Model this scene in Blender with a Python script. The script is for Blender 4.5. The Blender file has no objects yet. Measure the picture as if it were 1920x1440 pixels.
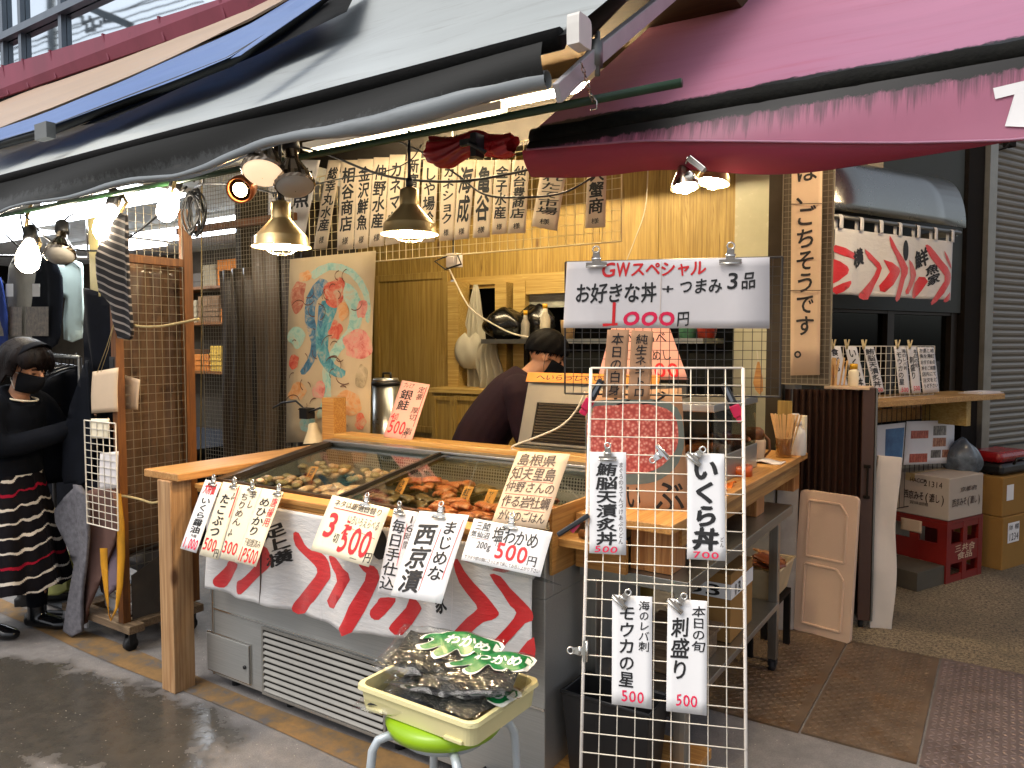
import bpy, bmesh, math, random
from math import sin, cos, pi, radians, sqrt
from mathutils import Vector, Matrix
from mathutils.geometry import delaunay_2d_cdt, tessellate_polygon
random.seed(7)
S = bpy.context.scene
COL = S.collection
V = Vector
# ------------------------------------------------------------------ camera
FPX, PITCH, YAW, EYE = 1415.0, radians(3.0), radians(33.3), 1.5
cam = bpy.data.cameras.new("camera")
cam.sensor_width = 36.0
cam.lens = FPX / 1920 * 36
cam.clip_start = 0.05
cam.clip_end = 500
co = bpy.data.objects.new("camera", cam)
co.location = (0, 0, EYE)
co.rotation_euler = (pi / 2 - PITCH, 0, YAW)
COL.objects.link(co)
S.camera = co
# ------------------------------------------------------------------ world, sun, exposure
w = bpy.data.worlds.new("World")
S.world = w
w.use_nodes = True
nt = w.node_tree
sky = nt.nodes.new("ShaderNodeTexSky")
sky.sky_type = 'NISHITA'
sky.sun_disc = False
sky.sun_elevation = radians(58)
sky.sun_rotation = radians(200)
sky.air_density = 1.0
sky.dust_density = 4.0
hs = nt.nodes.new("ShaderNodeHueSaturation")
hs.inputs['Saturation'].default_value = 0.45
nt.links.new(sky.outputs[0], hs.inputs['Color'])
bg = nt.nodes["Background"]
bg.inputs[1].default_value = 0.125
nt.links.new(hs.outputs[0], bg.inputs[0])
sl = bpy.data.lights.new("sun", 'SUN')
sl.energy = 0.7
sl.angle = radians(25)
sl.color = (1, .96, .9)
so = bpy.data.objects.new("sun", sl)
so.rotation_euler = (radians(32), 0, radians(-20))
COL.objects.link(so)
S.view_settings.view_transform = 'Standard'
S.view_settings.look = 'None'
S.view_settings.gamma = 1
S.view_settings.exposure = 0.75
S.cycles.max_bounces = 8
S.cycles.transparent_max_bounces = 16
S.cycles.sample_clamp_indirect = 6
S.cycles.caustics_reflective = False
S.cycles.caustics_refractive = False
# ------------------------------------------------------------------ from photograph pixels to points on real planes
_F = V((-sin(YAW) * cos(PITCH), cos(YAW) * cos(PITCH), -sin(PITCH)))
_R = V((cos(YAW), sin(YAW), 0))
_U = _R.cross(_F)
_C = V((0, 0, EYE))
def ray(x, y): return _F + _R * ((x - 960) / FPX) + _U * ((720 - y) / FPX)
def onpl(x, y, p0, n):
    d = ray(x, y); n = V(n)
    return _C + d * ((V(p0) - _C).dot(n) / d.dot(n))
def ony(x, y, Y): return onpl(x, y, (0, Y, 0), (0, 1, 0))
def onx(x, y, X): return onpl(x, y, (X, 0, 0), (1, 0, 0))
def onz(x, y, Z=0): return onpl(x, y, (0, 0, Z), (0, 0, 1))
def dep(x, y, d): return _C + ray(x, y) * d
# ------------------------------------------------------------------ mesh collector
class MB:
    def __init__(s, M=None):
        s.v = []; s.f = []; s.m = []; s.sm = []; s.M = M or Matrix()
    def add(s, vs, fs, mi=0, smooth=False):
        b = len(s.v); M = s.M
        s.v += [M @ V(p) for p in vs]
        for f in fs:
            s.f.append([i + b for i in f]); s.m.append(mi); s.sm.append(smooth)
        return s
    def box(s, x0, y0, z0, x1, y1, z1, mi=0):
        x0, x1 = sorted((x0, x1)); y0, y1 = sorted((y0, y1)); z0, z1 = sorted((z0, z1))
        return s.add([(x0, y0, z0), (x1, y0, z0), (x1, y1, z0), (x0, y1, z0), (x0, y0, z1), (x1, y0, z1), (x1, y1, z1), (x0, y1, z1)],
            [(0, 3, 2, 1), (4, 5, 6, 7), (0, 1, 5, 4), (1, 2, 6, 5), (2, 3, 7, 6), (3, 0, 4, 7)], mi)
    def hexa(s, bot, top, mi=0):
        return s.add(list(bot) + list(top), [(0, 3, 2, 1), (4, 5, 6, 7), (0, 1, 5, 4), (1, 2, 6, 5), (2, 3, 7, 6), (3, 0, 4, 7)], mi)
    def beam(s, a, b, w, h, up=(0, 0, 1), mi=0):
        a = V(a); b = V(b); d = (b - a).normalized(); up = V(up)
        if abs(d.dot(up)) > .99: up = V((0, 1, 0))
        sx = d.cross(up).normalized() * (w / 2); uy = sx.cross(d).normalized() * (h / 2)
        return s.hexa([a - sx - uy, a + sx - uy, a + sx + uy, a - sx + uy], [b - sx - uy, b + sx - uy, b + sx + uy, b - sx + uy], mi)
    def tube(s, pts, r, seg=8, mi=0, cap=True, smooth=True, close=False):
        pts = [V(p) for p in pts]; n = len(pts); vs = []; fs = []
        rr = r if isinstance(r, (list, tuple)) else [r] * n
        prev = None
        for i, p in enumerate(pts):
            if close: t = pts[(i + 1) % n] - pts[i - 1]
            else: t = pts[min(i + 1, n - 1)] - pts[max(i - 1, 0)]
            t.normalize()
            if prev is None:
                a = V((0, 0, 1)) if abs(t.z) < .9 else V((1, 0, 0))
                u = t.cross(a).normalized()
            else:
                u = (prev - t * prev.dot(t))
                if u.length < 1e-6: u = t.orthogonal()
                u.normalize()
            prev = u; q = t.cross(u)
            for k in range(seg):
                a = 2 * pi * (k + .5) / seg
                vs.append(p + (u * cos(a) + q * sin(a)) * rr[i])
        m = n if close else n - 1
        for i in range(m):
            for k in range(seg):
                j = (i + 1) % n
                fs.append((i * seg + k, i * seg + (k + 1) % seg, j * seg + (k + 1) % seg, j * seg + k))
        if cap and not close:
            fs.append(tuple(range(seg - 1, -1, -1))); fs.append(tuple(range((n - 1) * seg, n * seg)))
        return s.add(vs, fs, mi, smooth and seg > 4)
    def lathe(s, prof, M=None, seg=24, mi=0, cap=True, smooth=True):
        M = M or Matrix(); vs = []; fs = []
        n = len(prof)
        for r, z in prof:
            for k in range(seg):
                a = 2 * pi * k / seg
                vs.append(M @ V((r * cos(a), r * sin(a), z)))
        for i in range(n - 1):
            for k in range(seg):
                fs.append((i * seg + k, i * seg + (k + 1) % seg, (i + 1) * seg + (k + 1) % seg, (i + 1) * seg + k))
        if cap:
            fs.append(tuple(range(seg - 1, -1, -1))); fs.append(tuple(range((n - 1) * seg, n * seg)))
        return s.add(vs, fs, mi, smooth)
    def cyl(s, p, r, h, seg=20, mi=0, axis=None):
        M = Matrix.Translation(V(p))
        if axis is not None: M = M @ V((0, 0, 1)).rotation_difference(V(axis)).to_matrix().to_4x4()
        return s.lathe([(r, 0), (r, h)], M, seg, mi)
    def ball(s, c, r, seg=14, rings=8, mi=0, sc=(1, 1, 1), M=None):
        prof = [(max(1e-4, sin(pi * i / rings)) * r, -cos(pi * i / rings) * r) for i in range(rings + 1)]
        MM = Matrix.Translation(V(c)) @ (M or Matrix()) @ Matrix.Diagonal((*sc, 1))
        return s.lathe(prof, MM, seg, mi)
    def sheet(s, fn, nu, nv, mi=0, smooth=True, mfn=None):
        vs = [fn(i / nu, j / nv) for j in range(nv + 1) for i in range(nu + 1)]
        for j in range(nv):
            for i in range(nu):
                pass
        b = len(s.v)
        s.v += [s.M @ V(p) for p in vs]
        for j in range(nv):
            for i in range(nu):
                a = b + j * (nu + 1) + i
                s.f.append([a, a + 1, a + nu + 2, a + nu + 1]); s.sm.append(smooth)
                s.m.append(mfn((i + .5) / nu, (j + .5) / nv) if mfn else mi)
        return s
    def slab(s, fn, nu, nv, t, mi=0, smooth=True):
        """a sheet with thickness t along its own normals, closed round the edge"""
        P = [[V(fn(i / nu, j / nv)) for i in range(nu + 1)] for j in range(nv + 1)]
        vs = []; fs = []
        for k in (0, 1):
            for j in range(nv + 1):
                for i in range(nu + 1):
                    du = P[j][min(i + 1, nu)] - P[j][max(i - 1, 0)]; dv = P[min(j + 1, nv)][i] - P[max(j - 1, 0)][i]
                    n = du.cross(dv)
                    if n.length > 0: n.normalize()
                    vs.append(P[j][i] + n * (t * k))
        N = (nu + 1) * (nv + 1)
        for j in range(nv):
            for i in range(nu):
                a = j * (nu + 1) + i; q = (a, a + 1, a + nu + 2, a + nu + 1)
                fs.append(tuple(reversed(q))); fs.append(tuple(x + N for x in q))
        rim = [j * (nu + 1) for j in range(nv + 1)]
        def side(l, flip):
            for a, b in zip(l, l[1:]):
                q = (a, b, b + N, a + N); fs.append(q if flip else tuple(reversed(q)))
        side(list(range(nu + 1)), True); side([nv * (nu + 1) + i for i in range(nu + 1)], False)
        side(rim, False); side([x + nu for x in rim], True)
        return s.add(vs, fs, mi, smooth)
    def poly(s, pts, t, M=None, mi=0):
        """flat outline in x,y (z = 0) extruded to z = t"""
        M = M or Matrix(); n = len(pts)
        tri = tessellate_polygon([[V((p[0], p[1], 0)) for p in pts]])
        vs = [M @ V((p[0], p[1], 0)) for p in pts] + [M @ V((p[0], p[1], t)) for p in pts]
        fs = [tuple(x) for x in tri] + [tuple(x + n for x in reversed(f)) for f in tri]
        fs += [(i, (i + 1) % n, (i + 1) % n + n, i + n) for i in range(n)]
        return s.add(vs, fs, mi)
    def quad3(s, c, t, mi=0):
        """c = 4 corner points (TL,TR,BR,BL); a plate whose front is there, t thick to the back"""
        c = [V(p) for p in c]; n = (c[1] - c[0]).cross(c[3] - c[0]).normalized()
        if n.dot(_C - c[0]) > 0: n = -n
        return s.hexa(c, [p + n * t for p in c], mi)
    def o(s, name, mats, parent=None, bev=0, wn=True):
        me = bpy.data.meshes.new(name)
        if s.v:
            xs = [p.x for p in s.v]; ys = [p.y for p in s.v]; zs = [p.z for p in s.v]
            loc = V(((min(xs) + max(xs)) / 2, (min(ys) + max(ys)) / 2, min(zs)))
        else: loc = V()
        me.from_pydata([p - loc for p in s.v], [], s.f)
        if not isinstance(mats, (list, tuple)): mats = [mats]
        for m in mats: me.materials.append(m)
        me.polygons.foreach_set('material_index', s.m)
        me.polygons.foreach_set('use_smooth', s.sm)
        bm = bmesh.new(); bm.from_mesh(me); bmesh.ops.recalc_face_normals(bm, faces=bm.faces) if wn else None
        bm.to_mesh(me); bm.free()
        ob = bpy.data.objects.new(name, me); COL.objects.link(ob); ob.location = loc
        if parent is not None:
            ob.parent = parent
            pm = parent.matrix_basis.copy(); q = parent.parent
            W = WORLD.get(parent.name, pm)
            ob.matrix_parent_inverse = W.inverted()
        WORLD[ob.name] = Matrix.Translation(loc)
        if bev:
            b = ob.modifiers.new("bevel", 'BEVEL'); b.width = bev; b.segments = 2; b.limit_method = 'ANGLE'; b.angle_limit = radians(40)
        return ob
WORLD = {}
def tag(o, label, cat, group=None, kind=None):
    o['label'] = label; o['category'] = cat
    if group: o['group'] = group
    if kind: o['kind'] = kind
    return o
def T(name, label, cat, loc=(0, 0, 0), group=None):
    o = bpy.data.objects.new(name, None); COL.objects.link(o); o.location = loc
    o.empty_display_size = .05
    WORLD[o.name] = Matrix.Translation(V(loc))
    return tag(o, label, cat, group)
def struct(o):
    o['kind'] = 'structure'; return o
def frame(o, x, y, z=None):
    """matrix with origin o, local x along x, local y as near y as possible"""
    x = V(x).normalized(); z = x.cross(V(y)).normalized(); y = z.cross(x)
    return Matrix(((x.x, y.x, z.x, o[0]), (x.y, y.y, z.y, o[1]), (x.z, y.z, z.z, o[2]), (0, 0, 0, 1)))
# ------------------------------------------------------------------ materials
def lin(h):
    if not isinstance(h, str): return (*h[:3], 1)
    c = [int(h[i:i + 2], 16) / 255 for i in (0, 2, 4)]
    return (*[x / 12.92 if x <= .04045 else ((x + .055) / 1.055) ** 2.4 for x in c], 1)
class NT:
    def __init__(s, name):
        s.m = bpy.data.materials.new(name); s.m.use_nodes = True; s.t = s.m.node_tree
        s.b = s.t.nodes["Principled BSDF"]; s.out = s.t.nodes["Material Output"]
        s.tc = s.n("TexCoord")
    def n(s, typ, **kw):
        x = s.t.nodes.new("ShaderNode" + typ)
        for k, v in kw.items():
            if k.startswith('_'): setattr(x, k[1:], v)
            else: x.inputs[k.replace('__', ' ')].default_value = v
        return x
    def l(s, a, b): s.t.links.new(a, b)
    def map(s, sc, src='Object', rot=(0, 0, 0)):
        mp = s.n("Mapping"); mp.inputs['Scale'].default_value = sc; mp.inputs['Rotation'].default_value = rot
        s.l(s.tc.outputs[src], mp.inputs[0]); return mp.outputs[0]
    def noise(s, sc=(1, 1, 1), scale=5, detail=4, rough=.55, dist=0, src='Object'):
        x = s.n("TexNoise", Scale=scale, Detail=detail, Roughness=rough, Distortion=dist)
        s.l(s.map(sc, src), x.inputs['Vector']); return x.outputs[0]
    def ramp(s, fac, stops):
        r = s.n("ValToRGB"); e = r.color_ramp.elements
        while len(e) < len(stops): e.new(.5)
        for k, (p, c) in enumerate(stops): e[k].position = p; e[k].color = lin(c) if len(c) != 4 or isinstance(c, str) else c
        s.l(fac, r.inputs[0]); return r.outputs[0]
    def mix(s, fac, a, b, bt='MIX'):
        x = s.n("MixRGB"); x.blend_type = bt
        for i, q in ((0, fac), (1, a), (2, b)):
            if hasattr(q, 'is_linked'): s.l(q, x.inputs[i])
            else: x.inputs[i].default_value = q
        return x.outputs[0]
    def math(s, op, a, b=0.0, clamp=False):
        x = s.n("Math"); x.operation = op; x.use_clamp = clamp
        for i, q in ((0, a), (1, b)):
            if hasattr(q, 'is_linked'): s.l(q, x.inputs[i])
            else: x.inputs[i].default_value = q
        return x.outputs[0]
    def set(s, **kw):
        for k, v in kw.items():
            i = s.b.inputs[k.replace('__', ' ')]
            if hasattr(v, 'is_linked'): s.l(v, i)
            else: i.default_value = v
        return s
    def bump(s, h, strength=.3, dist=.01):
        b = s.n("Bump", Strength=strength, Distance=dist); s.l(h, b.inputs['Height']); s.l(b.outputs[0], s.b.inputs['Normal']); return s
def g3(v): return (v, v, v)
def plain(name, c, rough=.6, metal=0, var=.18, vs=9, st=(1, 1, 1), bump=0, bs=None, spec=None, rv=.12, dirt=None, sheen=0):
    k = NT(name); c = lin(c)
    nz = k.noise(st, vs, 5, .6)
    lo = tuple(x * (1 - var) for x in c[:3]) + (1,); hi = tuple(min(1, x * (1 + var)) for x in c[:3]) + (1,)
    colr = k.ramp(nz, [(.3, lo), (.7, hi)])
    if dirt:
        dn = k.noise((1, 1, 1), dirt[1], 6, .7)
        msk = k.ramp(dn, [(dirt[2], g3(0.)), (dirt[2] + .16, g3(1.))])
        colr = k.mix(msk, colr, lin(dirt[0]))
    k.set(Base__Color=colr, Metallic=metal)
    rn = k.n("MapRange"); k.l(nz, rn.inputs[0]); rn.inputs['To Min'].default_value = max(.02, rough - rv); rn.inputs['To Max'].default_value = min(1, rough + rv)
    k.l(rn.outputs[0], k.b.inputs['Roughness'])
    if spec is None and rough >= .75 and metal < .1: spec = .12
    if spec is not None: k.set(Specular__IOR__Level=spec)
    if bump:
        bn = k.noise(st, bs or vs * 6, 4, .6); k.bump(bn, bump, .004)
    return k.m
def wood(name, c1, c2, axis=0, sc=1.0, rough=.5, knots=True, c3=None):
    k = NT(name)
    st = [11 * sc] * 3; st[axis] = 1.1 * sc
    a = k.noise(tuple(st), 1.6, 6, .6, 1.2)
    st2 = [60 * sc] * 3; st2[axis] = 1.5 * sc
    b = k.noise(tuple(st2), 2.2, 3, .5)
    ca = k.ramp(a, [(.3, c1), (.5, c2), (.62, c1), (.72, c3 or c2)])
    cc = k.mix(k.ramp(b, [(.35, g3(.0)), (.65, g3(.5))]), ca, lin(c3 or c1), 'MULTIPLY')
    if knots:
        vo = k.n("TexVoronoi", Scale=3.4 * sc); st3 = [2.0, 2.0, 2.0]; st3[axis] = .8
        k.l(k.map(tuple(st3)), vo.inputs['Vector'])
        kn = k.ramp(vo.outputs['Distance'], [(.05, g3(.9)), (.13, g3(0.))])
        cc = k.mix(kn, cc, lin('4a2a12'))
    k.set(Base__Color=cc, Roughness=rough)
    k.bump(b, .12, .003)
    return k.m
def steel(name, c='b8b8b4', axis=0, rough=.32):
    k = NT(name); st = [90, 90, 90]; st[axis] = 1.5
    a = k.noise(tuple(st), 3, 3, .6); b = k.noise((1, 1, 1), 3, 4, .6)
    c = lin(c)
    k.set(Base__Color=k.ramp(a, [(.3, tuple(x * .82 for x in c[:3]) + (1,)), (.7, c)]), Metallic=1.0)
    rr = k.math('MULTIPLY_ADD', b, .22); rr.node.inputs[2].default_value = rough - .1
    k.set(Roughness=rr); k.bump(a, .06, .002)
    return k.m
def emis(name, c, e):
    k = NT(name); k.set(Base__Color=lin(c), Emission__Color=lin(c), Emission__Strength=e); return k.m
def glass(name, tint='ffffff', rough=.03, alpha_like=True):
    k = NT(name); t = k.t
    tr = k.n("BsdfTransparent", Color=lin(tint)); gl = k.n("BsdfGlossy", Roughness=rough)
    fr = k.n("Fresnel", IOR=1.35); ge = k.n("NewGeometry"); io = k.math('MULTIPLY_ADD', ge.outputs['Backfacing'], -.609); io.node.inputs[2].default_value = 1.35; k.l(io, fr.inputs['IOR']); mx = k.n("MixShader")
    k.l(fr.outputs[0], mx.inputs[0]); k.l(tr.outputs[0], mx.inputs[1]); k.l(gl.outputs[0], mx.inputs[2]); k.l(mx.outputs[0], k.out.inputs[0])
    return k.m
M = {}
M['ink'] = plain('ink_black', '161414', .6, var=.1)
M['red'] = plain('ink_red', 'd4141c', .55, var=.08)
M['pinkink'] = plain('ink_pink', 'e01048', .55, var=.08)
M['brownink'] = plain('ink_faded', '3c2a20', .6, var=.1)
M['paper'] = plain('paper_white', 'e6e4e2', .75, var=.04, vs=5, bump=.05, bs=60)
M['papergrey'] = plain('paper_grey', 'd6d0ce', .75, var=.05, vs=5)
M['papertan'] = plain('paper_tan', 'ccb498', .8, var=.06, vs=6, bump=.06, bs=60)
M['papercream'] = plain('paper_cream', 'e8dcc0', .75, var=.05, vs=5)
M['paperpink'] = plain('paper_pink', 'e8a898', .75, var=.05, vs=5)
M['paperorange'] = plain('paper_orange', 'd89048', .75, var=.06, vs=5)
M['brownboard'] = plain('paper_brown', 'b08868', .8, var=.08, vs=6)
M['wood'] = wood('pine_x', 'c89a58', 'b88644', 0, c3='a57236')
M['woody'] = wood('pine_y', 'be9456', 'ae8042', 1, c3='986a34')
M['woodz'] = wood('pine_z', 'c08a50', 'a8703a', 2, c3='945c2c')
M['ply'] = wood('plywood_wall', 'b29650', 'a0843e', 2, .8, .55, c3='7c6024')
M['plyx'] = wood('plywood_rail', 'c4aa68', 'b49856', 0, .8, .55, False)
M['cab'] = wood('cabinet_wood', 'aa9050', '9a803e', 2, .6, .5, False)
M['postw'] = wood('brown_post', '84521e', '6c4014', 2, 1, .5, False)
M['greywood'] = wood('weathered_wood', '8a7458', '6e5a44', 0, 1, .8)
M['steel'] = steel('steel_x', 'b4b4b2', 0, .34)
M['steelz'] = steel('steel_z', 'a8a8a4', 2, .3)
M['steeld'] = plain('steel_dull', '7c7c78', .42, .9, .15, 6)
M['chrome'] = plain('chrome', 'd0ccc4', .18, 1, .05)
M['wirew'] = plain('wire_white', 'dcd4c4', .5, 0, .05, 14, dirt=('7a5a3c', 22, .66))
M['wirer'] = plain('wire_white_rusty', 'd8d0c6', .5, 0, .06, 14, dirt=('6e3f20', 16, .58))
M['wireb'] = plain('wire_black', '1c1a18', .5, 0, .1)
M['wireg'] = plain('wire_galvanised', '8a8270', .5, .6, .12)
M['wirec'] = plain('wire_cream', 'c8b890', .5, 0, .08)
M['black'] = plain('plastic_black', '141416', .45, 0, .2)
M['rubber'] = plain('rubber_black', '0e0e10', .7, 0, .2)
M['darkcloth'] = plain('cloth_black', '101218', .9, 0, .3, 14, bump=.2, bs=180)
M['cordw'] = plain('cord_white', 'c8c0b0', .6)
M['rope'] = plain('rope', 'a89468', .85, 0, .2, 60, bump=.5, bs=160)
M['whitep'] = plain('plastic_white', 'd8d4cc', .4, 0, .05)
M['green'] = plain('pipe_green', '1e3a20', .35, 0, .25, 12)
M['dark'] = plain('dark_brown', '1a1612', .8, 0, .3)  # near-black brown of handles, posts, brackets and backing panels
M['wallw'] = plain('wall_white', 'c9c5b8', .8, 0, .06, 3)
# ------------------------------------------------------------------ lettering
_tc = bpy.data.curves.new('t', 'FONT'); _tc.resolution_u = 3
_to = bpy.data.objects.new('t', _tc)
_gc = {}
def glyph(ch, wt):
    k = (ch, wt)
    if k in _gc: return _gc[k]
    _tc.body = ch; _tc.offset = wt
    me = bpy.data.meshes.new_from_object(_to)
    vs = [(v.co.x, v.co.y) for v in me.vertices]; fs = [tuple(p.vertices) for p in me.polygons]
    bpy.data.meshes.remove(me)
    if not vs: _gc[k] = ([], []); return _gc[k]
    if ord(ch) < 128:
        xs = [p[0] for p in vs]; cx = (min(xs) + max(xs)) / 2; wd = max(.5, max(xs) - min(xs))
        vs = [((x - cx) / wd, (y - .341) / .72) for x, y in vs]
    else:
        vs = [((x - .5) / .88, (y - .36) / .9) for x, y in vs]
    _gc[k] = (vs, fs); return _gc[k]
class Card:
    """a flat card: corners TL, TR, BR, BL in space"""
    def __init__(s, tl, tr, br, bl):
        s.c = [V(tl), V(tr), V(br), V(bl)]
        n = (s.c[1] - s.c[0]).cross(s.c[3] - s.c[0]).normalized()
        s.n = -n if n.dot(_C - s.c[0]) < 0 else n
    def P(s, u, v, h=0):
        a, b, c, d = s.c
        return (a * (1 - u) + b * u) * (1 - v) + (d * (1 - u) + c * u) * v + s.n * h
    def body(s, name, mat, parent=None, t=.0015, warp=0):
        m = MB(); ph = random.random() * 6
        m.slab(lambda u, v: s.P(u, v, warp * (sin(pi * v) * .7 + .3 * sin(2 * pi * u + ph))), 6, 8, -t if (s.c[1]-s.c[0]).cross(s.c[3]-s.c[0]).dot(s.n) > 0 else t, smooth=True)
        s.warp = lambda u, v: warp * (sin(pi * v) * .7 + .3 * sin(2 * pi * u + ph))
        return m.o(name, mat, parent)
def letter(card, items, parent, name='lettering', h=.0012, jit=1.0):
    """items: (text, u0, v0, u1, v1, ink[, weight]); a tall box is written downwards. ('|', u0,v0,u1,v1, ink, width) rules a line"""
    inks = {}
    wp = getattr(card, 'warp', lambda u, v: 0)
    for it in items:
        t, u0, v0, u1, v1, ink = it[:6]
        m = inks.setdefault(ink, MB())
        if t == '|':
            wd = it[6] if len(it) > 6 else .02
            a = V((u0, v0)); b = V((u1, v1))
            W = (card.c[1] - card.c[0]).length; Hh = (card.c[3] - card.c[0]).length
            d = V(((b - a).x * W, (b - a).y * Hh)); L = d.length; pn = V((-d.y, d.x)) / L * wd * W * .5
            pv = []; n = 10
            for i in range(n + 1):
                p = a.lerp(b, i / n); q = .8 + .4 * random.random()
                for sgn in (1, -1):
                    uu = p.x + sgn * pn.x / W * q; vv = p.y + sgn * pn.y / Hh * q
                    pv.append(card.P(uu, vv, h + wp(uu, vv)))
            m.add(pv, [(2 * i, 2 * i + 1, 2 * i + 3, 2 * i + 2) for i in range(n)])
            continue
        wt = it[6] if len(it) > 6 else .016
        n = len(t); W = (card.c[1] - card.c[0]).length; Hh = (card.c[3] - card.c[0]).length
        vert = it[7] == 'v' if len(it) > 7 else ((v1 - v0) * Hh > (u1 - u0) * W and n > 1)
        for i, ch in enumerate(t):
            if ch == ' ': continue
            gv, gf = glyph(ch, 0)
            bold = wt * 1.25 if wt > .003 else 0
            if vert:
                if ch in 'ー－': gv = [(-y, x) for x, y in gv]
                cu = (u0 + u1) / 2; cv = v0 + (v1 - v0) * (i + .5) / n; sw = u1 - u0; sh = (v1 - v0) / n * .9
            else:
                cu = u0 + (u1 - u0) * (i + .5) / n; cv = v0 + (v1 - v0) * .5; sw = (u1 - u0) / n * .9; sh = v1 - v0
            ph = random.random() * 6; sk = random.uniform(-.02, .10) * jit; tl = random.uniform(-.05, .05) * jit; k1 = random.uniform(.93, 1.07)
            pts = []
            for x, y in gv:
                x2 = x * k1 + sk * y + .018 * jit * sin(6 * y + ph); y2 = y + (tl + .06 * jit) * x + .018 * jit * sin(5 * x + ph * 2)
                uu = cu + x2 * sw; vv = cv - y2 * sh
                pts.append((uu, vv))
            for q, (ox, oy) in enumerate(((0, 0), (bold, bold * .4), (-bold, -bold * .4), (bold * .3, -bold), (-bold * .3, bold)) if bold else ((0, 0),)):
                m.add([card.P(uu + ox * sw, vv + oy * sh, h + .00012 * q + wp(uu, vv)) for uu, vv in pts], gf)
    if inks:
        allm = MB(); ks = list(inks)
        for i, k in enumerate(ks):
            b = len(allm.v); allm.v += inks[k].v; allm.f += [[q + b for q in f] for f in inks[k].f]; allm.m += [i] * len(inks[k].f); allm.sm += [False] * len(inks[k].f)
        return allm.o(name, [M[k] for k in ks], parent, wn=False)
def smoothpoly(p, n=4):
    r = []; L = len(p)
    for i in range(L):
        a, b, c, d = [V((*p[(i + k) % L], 0)) for k in (-1, 0, 1, 2)]
        for j in range(n):
            t = j / n
            q = .5 * ((2 * b) + (c - a) * t + (2 * a - 5 * b + 4 * c - d) * t * t + (3 * b - a - 3 * c + d) * t ** 3)
            r.append((q.x, q.y))
    return r
def inside(p, poly):
    x, y = p; c = False; n = len(poly)
    for i in range(n):
        x1, y1 = poly[i]; x2, y2 = poly[i - 1]
        if (y1 > y) != (y2 > y) and x < (x2 - x1) * (y - y1) / (y2 - y1) + x1: c = not c
    return c
def fill(poly, step):
    """triangulate an outline with inner points every step"""
    n = len(poly); xs = [p[0] for p in poly]; ys = [p[1] for p in poly]
    pts = [V(p) for p in poly]
    y = min(ys) + step / 2
    while y < max(ys):
        x = min(xs) + step / 2
        while x < max(xs):
            if inside((x, y), poly): pts.append(V((x, y)))
            x += step
        y += step
    r = delaunay_2d_cdt(pts, [], [list(range(n))], 1, 1e-6)
    return [tuple(v) for v in r[0]], [tuple(f) for f in r[2]]
def decal(m, fn, poly, step, mi=0, smooth=3):
    """lay a flat outline given in (u,v) on the surface fn(u,v)"""
    vs, fs = fill(smoothpoly(poly, smooth) if smooth else poly, step)
    m.add([fn(a, b) for a, b in vs], fs, mi, True)
# ------------------------------------------------------------------ the ground
def ground_material():
    k = NT('asphalt')
    big = k.noise((1, 1, 1), .9, 6, .62); fine = k.noise((1, 1, 1), 160, 3, .7); mid = k.noise((1, 1, 1), 14, 6, .65)
    geo = k.n("NewGeometry")
    def blob(x, y, r, sx=1.0):
        sb = k.n("VectorMath"); sb.operation = 'SUBTRACT'; k.l(geo.outputs['Position'], sb.inputs[0]); sb.inputs[1].default_value = (x, y, 0)
        ml = k.n("VectorMath"); ml.operation = 'MULTIPLY'; k.l(sb.outputs[0], ml.inputs[0]); ml.inputs[1].default_value = (sx / r, 1 / r, 0)
        le = k.n("VectorMath"); le.operation = 'LENGTH'; k.l(ml.outputs[0], le.inputs[0])
        return k.math('SUBTRACT', 1.0, le.outputs['Value'])
    wet = None
    for x, y, r, sx in ((-3.05, 1.45, .42, .55), (-3.9, 1.3, .5, .5), (-2.55, 1.45, .2, .6), (-2.9, 1.0, .55, .6), (-4.9, 1.1, .5, .6), (-3.3, .4, .9, .6), (-2.0, 1.0, .25, .5), (.3, 2.2, .5, .5), (-.2, 1.2, .6, .7)):
        b = blob(x, y, r, sx); wet = b if wet is None else k.math('MAXIMUM', wet, b)
    f = k.math('ADD', wet, k.math('MULTIPLY_ADD', big, 1.5)); f.node.inputs[1].default_value = 1.0
    bb = k.math('MULTIPLY', k.math('SUBTRACT', big, .5), 2.6)
    mm = k.math('MULTIPLY', k.math('SUBTRACT', mid, .5), .55)
    f = k.math('ADD', k.math('ADD', wet, bb), mm)
    msk = k.ramp(f, [(.14, g3(0.)), (.34, g3(1.))])
    dry = k.ramp(mid, [(.3, '6c6866'), (.52, '7a7673'), (.75, '88827e')])
    dry = k.mix(k.ramp(fine, [(.42, g3(.0)), (.62, g3(.4))]), dry, lin('565352'))
    wetc = k.ramp(mid, [(.3, '3a3834'), (.7, '4a4640')])
    c = k.mix(msk, dry, wetc)
    sp = k.n("TexVoronoi", Scale=34.0); k.l(k.map((1, 1, 1)), sp.inputs['Vector'])
    c = k.mix(k.ramp(sp.outputs['Distance'], [(.05, g3(1.)), (.085, g3(0.))]), c, lin('b5aea2'))
    k.set(Base__Color=c, Roughness=k.ramp(k.math('ADD', msk, k.math('MULTIPLY', k.math('SUBTRACT', mid, .5), .5)), [(0., g3(.85)), (1., g3(.16))]), Specular__IOR__Level=.5)
    k.bump(k.mix(msk, fine, mid), .35, .006)
    return k.m
m = MB(); m.add([(-60, -60, 0), (60, -60, 0), (60, 60, 0), (-60, 60, 0)], [(0, 1, 2, 3)])
struct(m.o('street', ground_material()))
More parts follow.
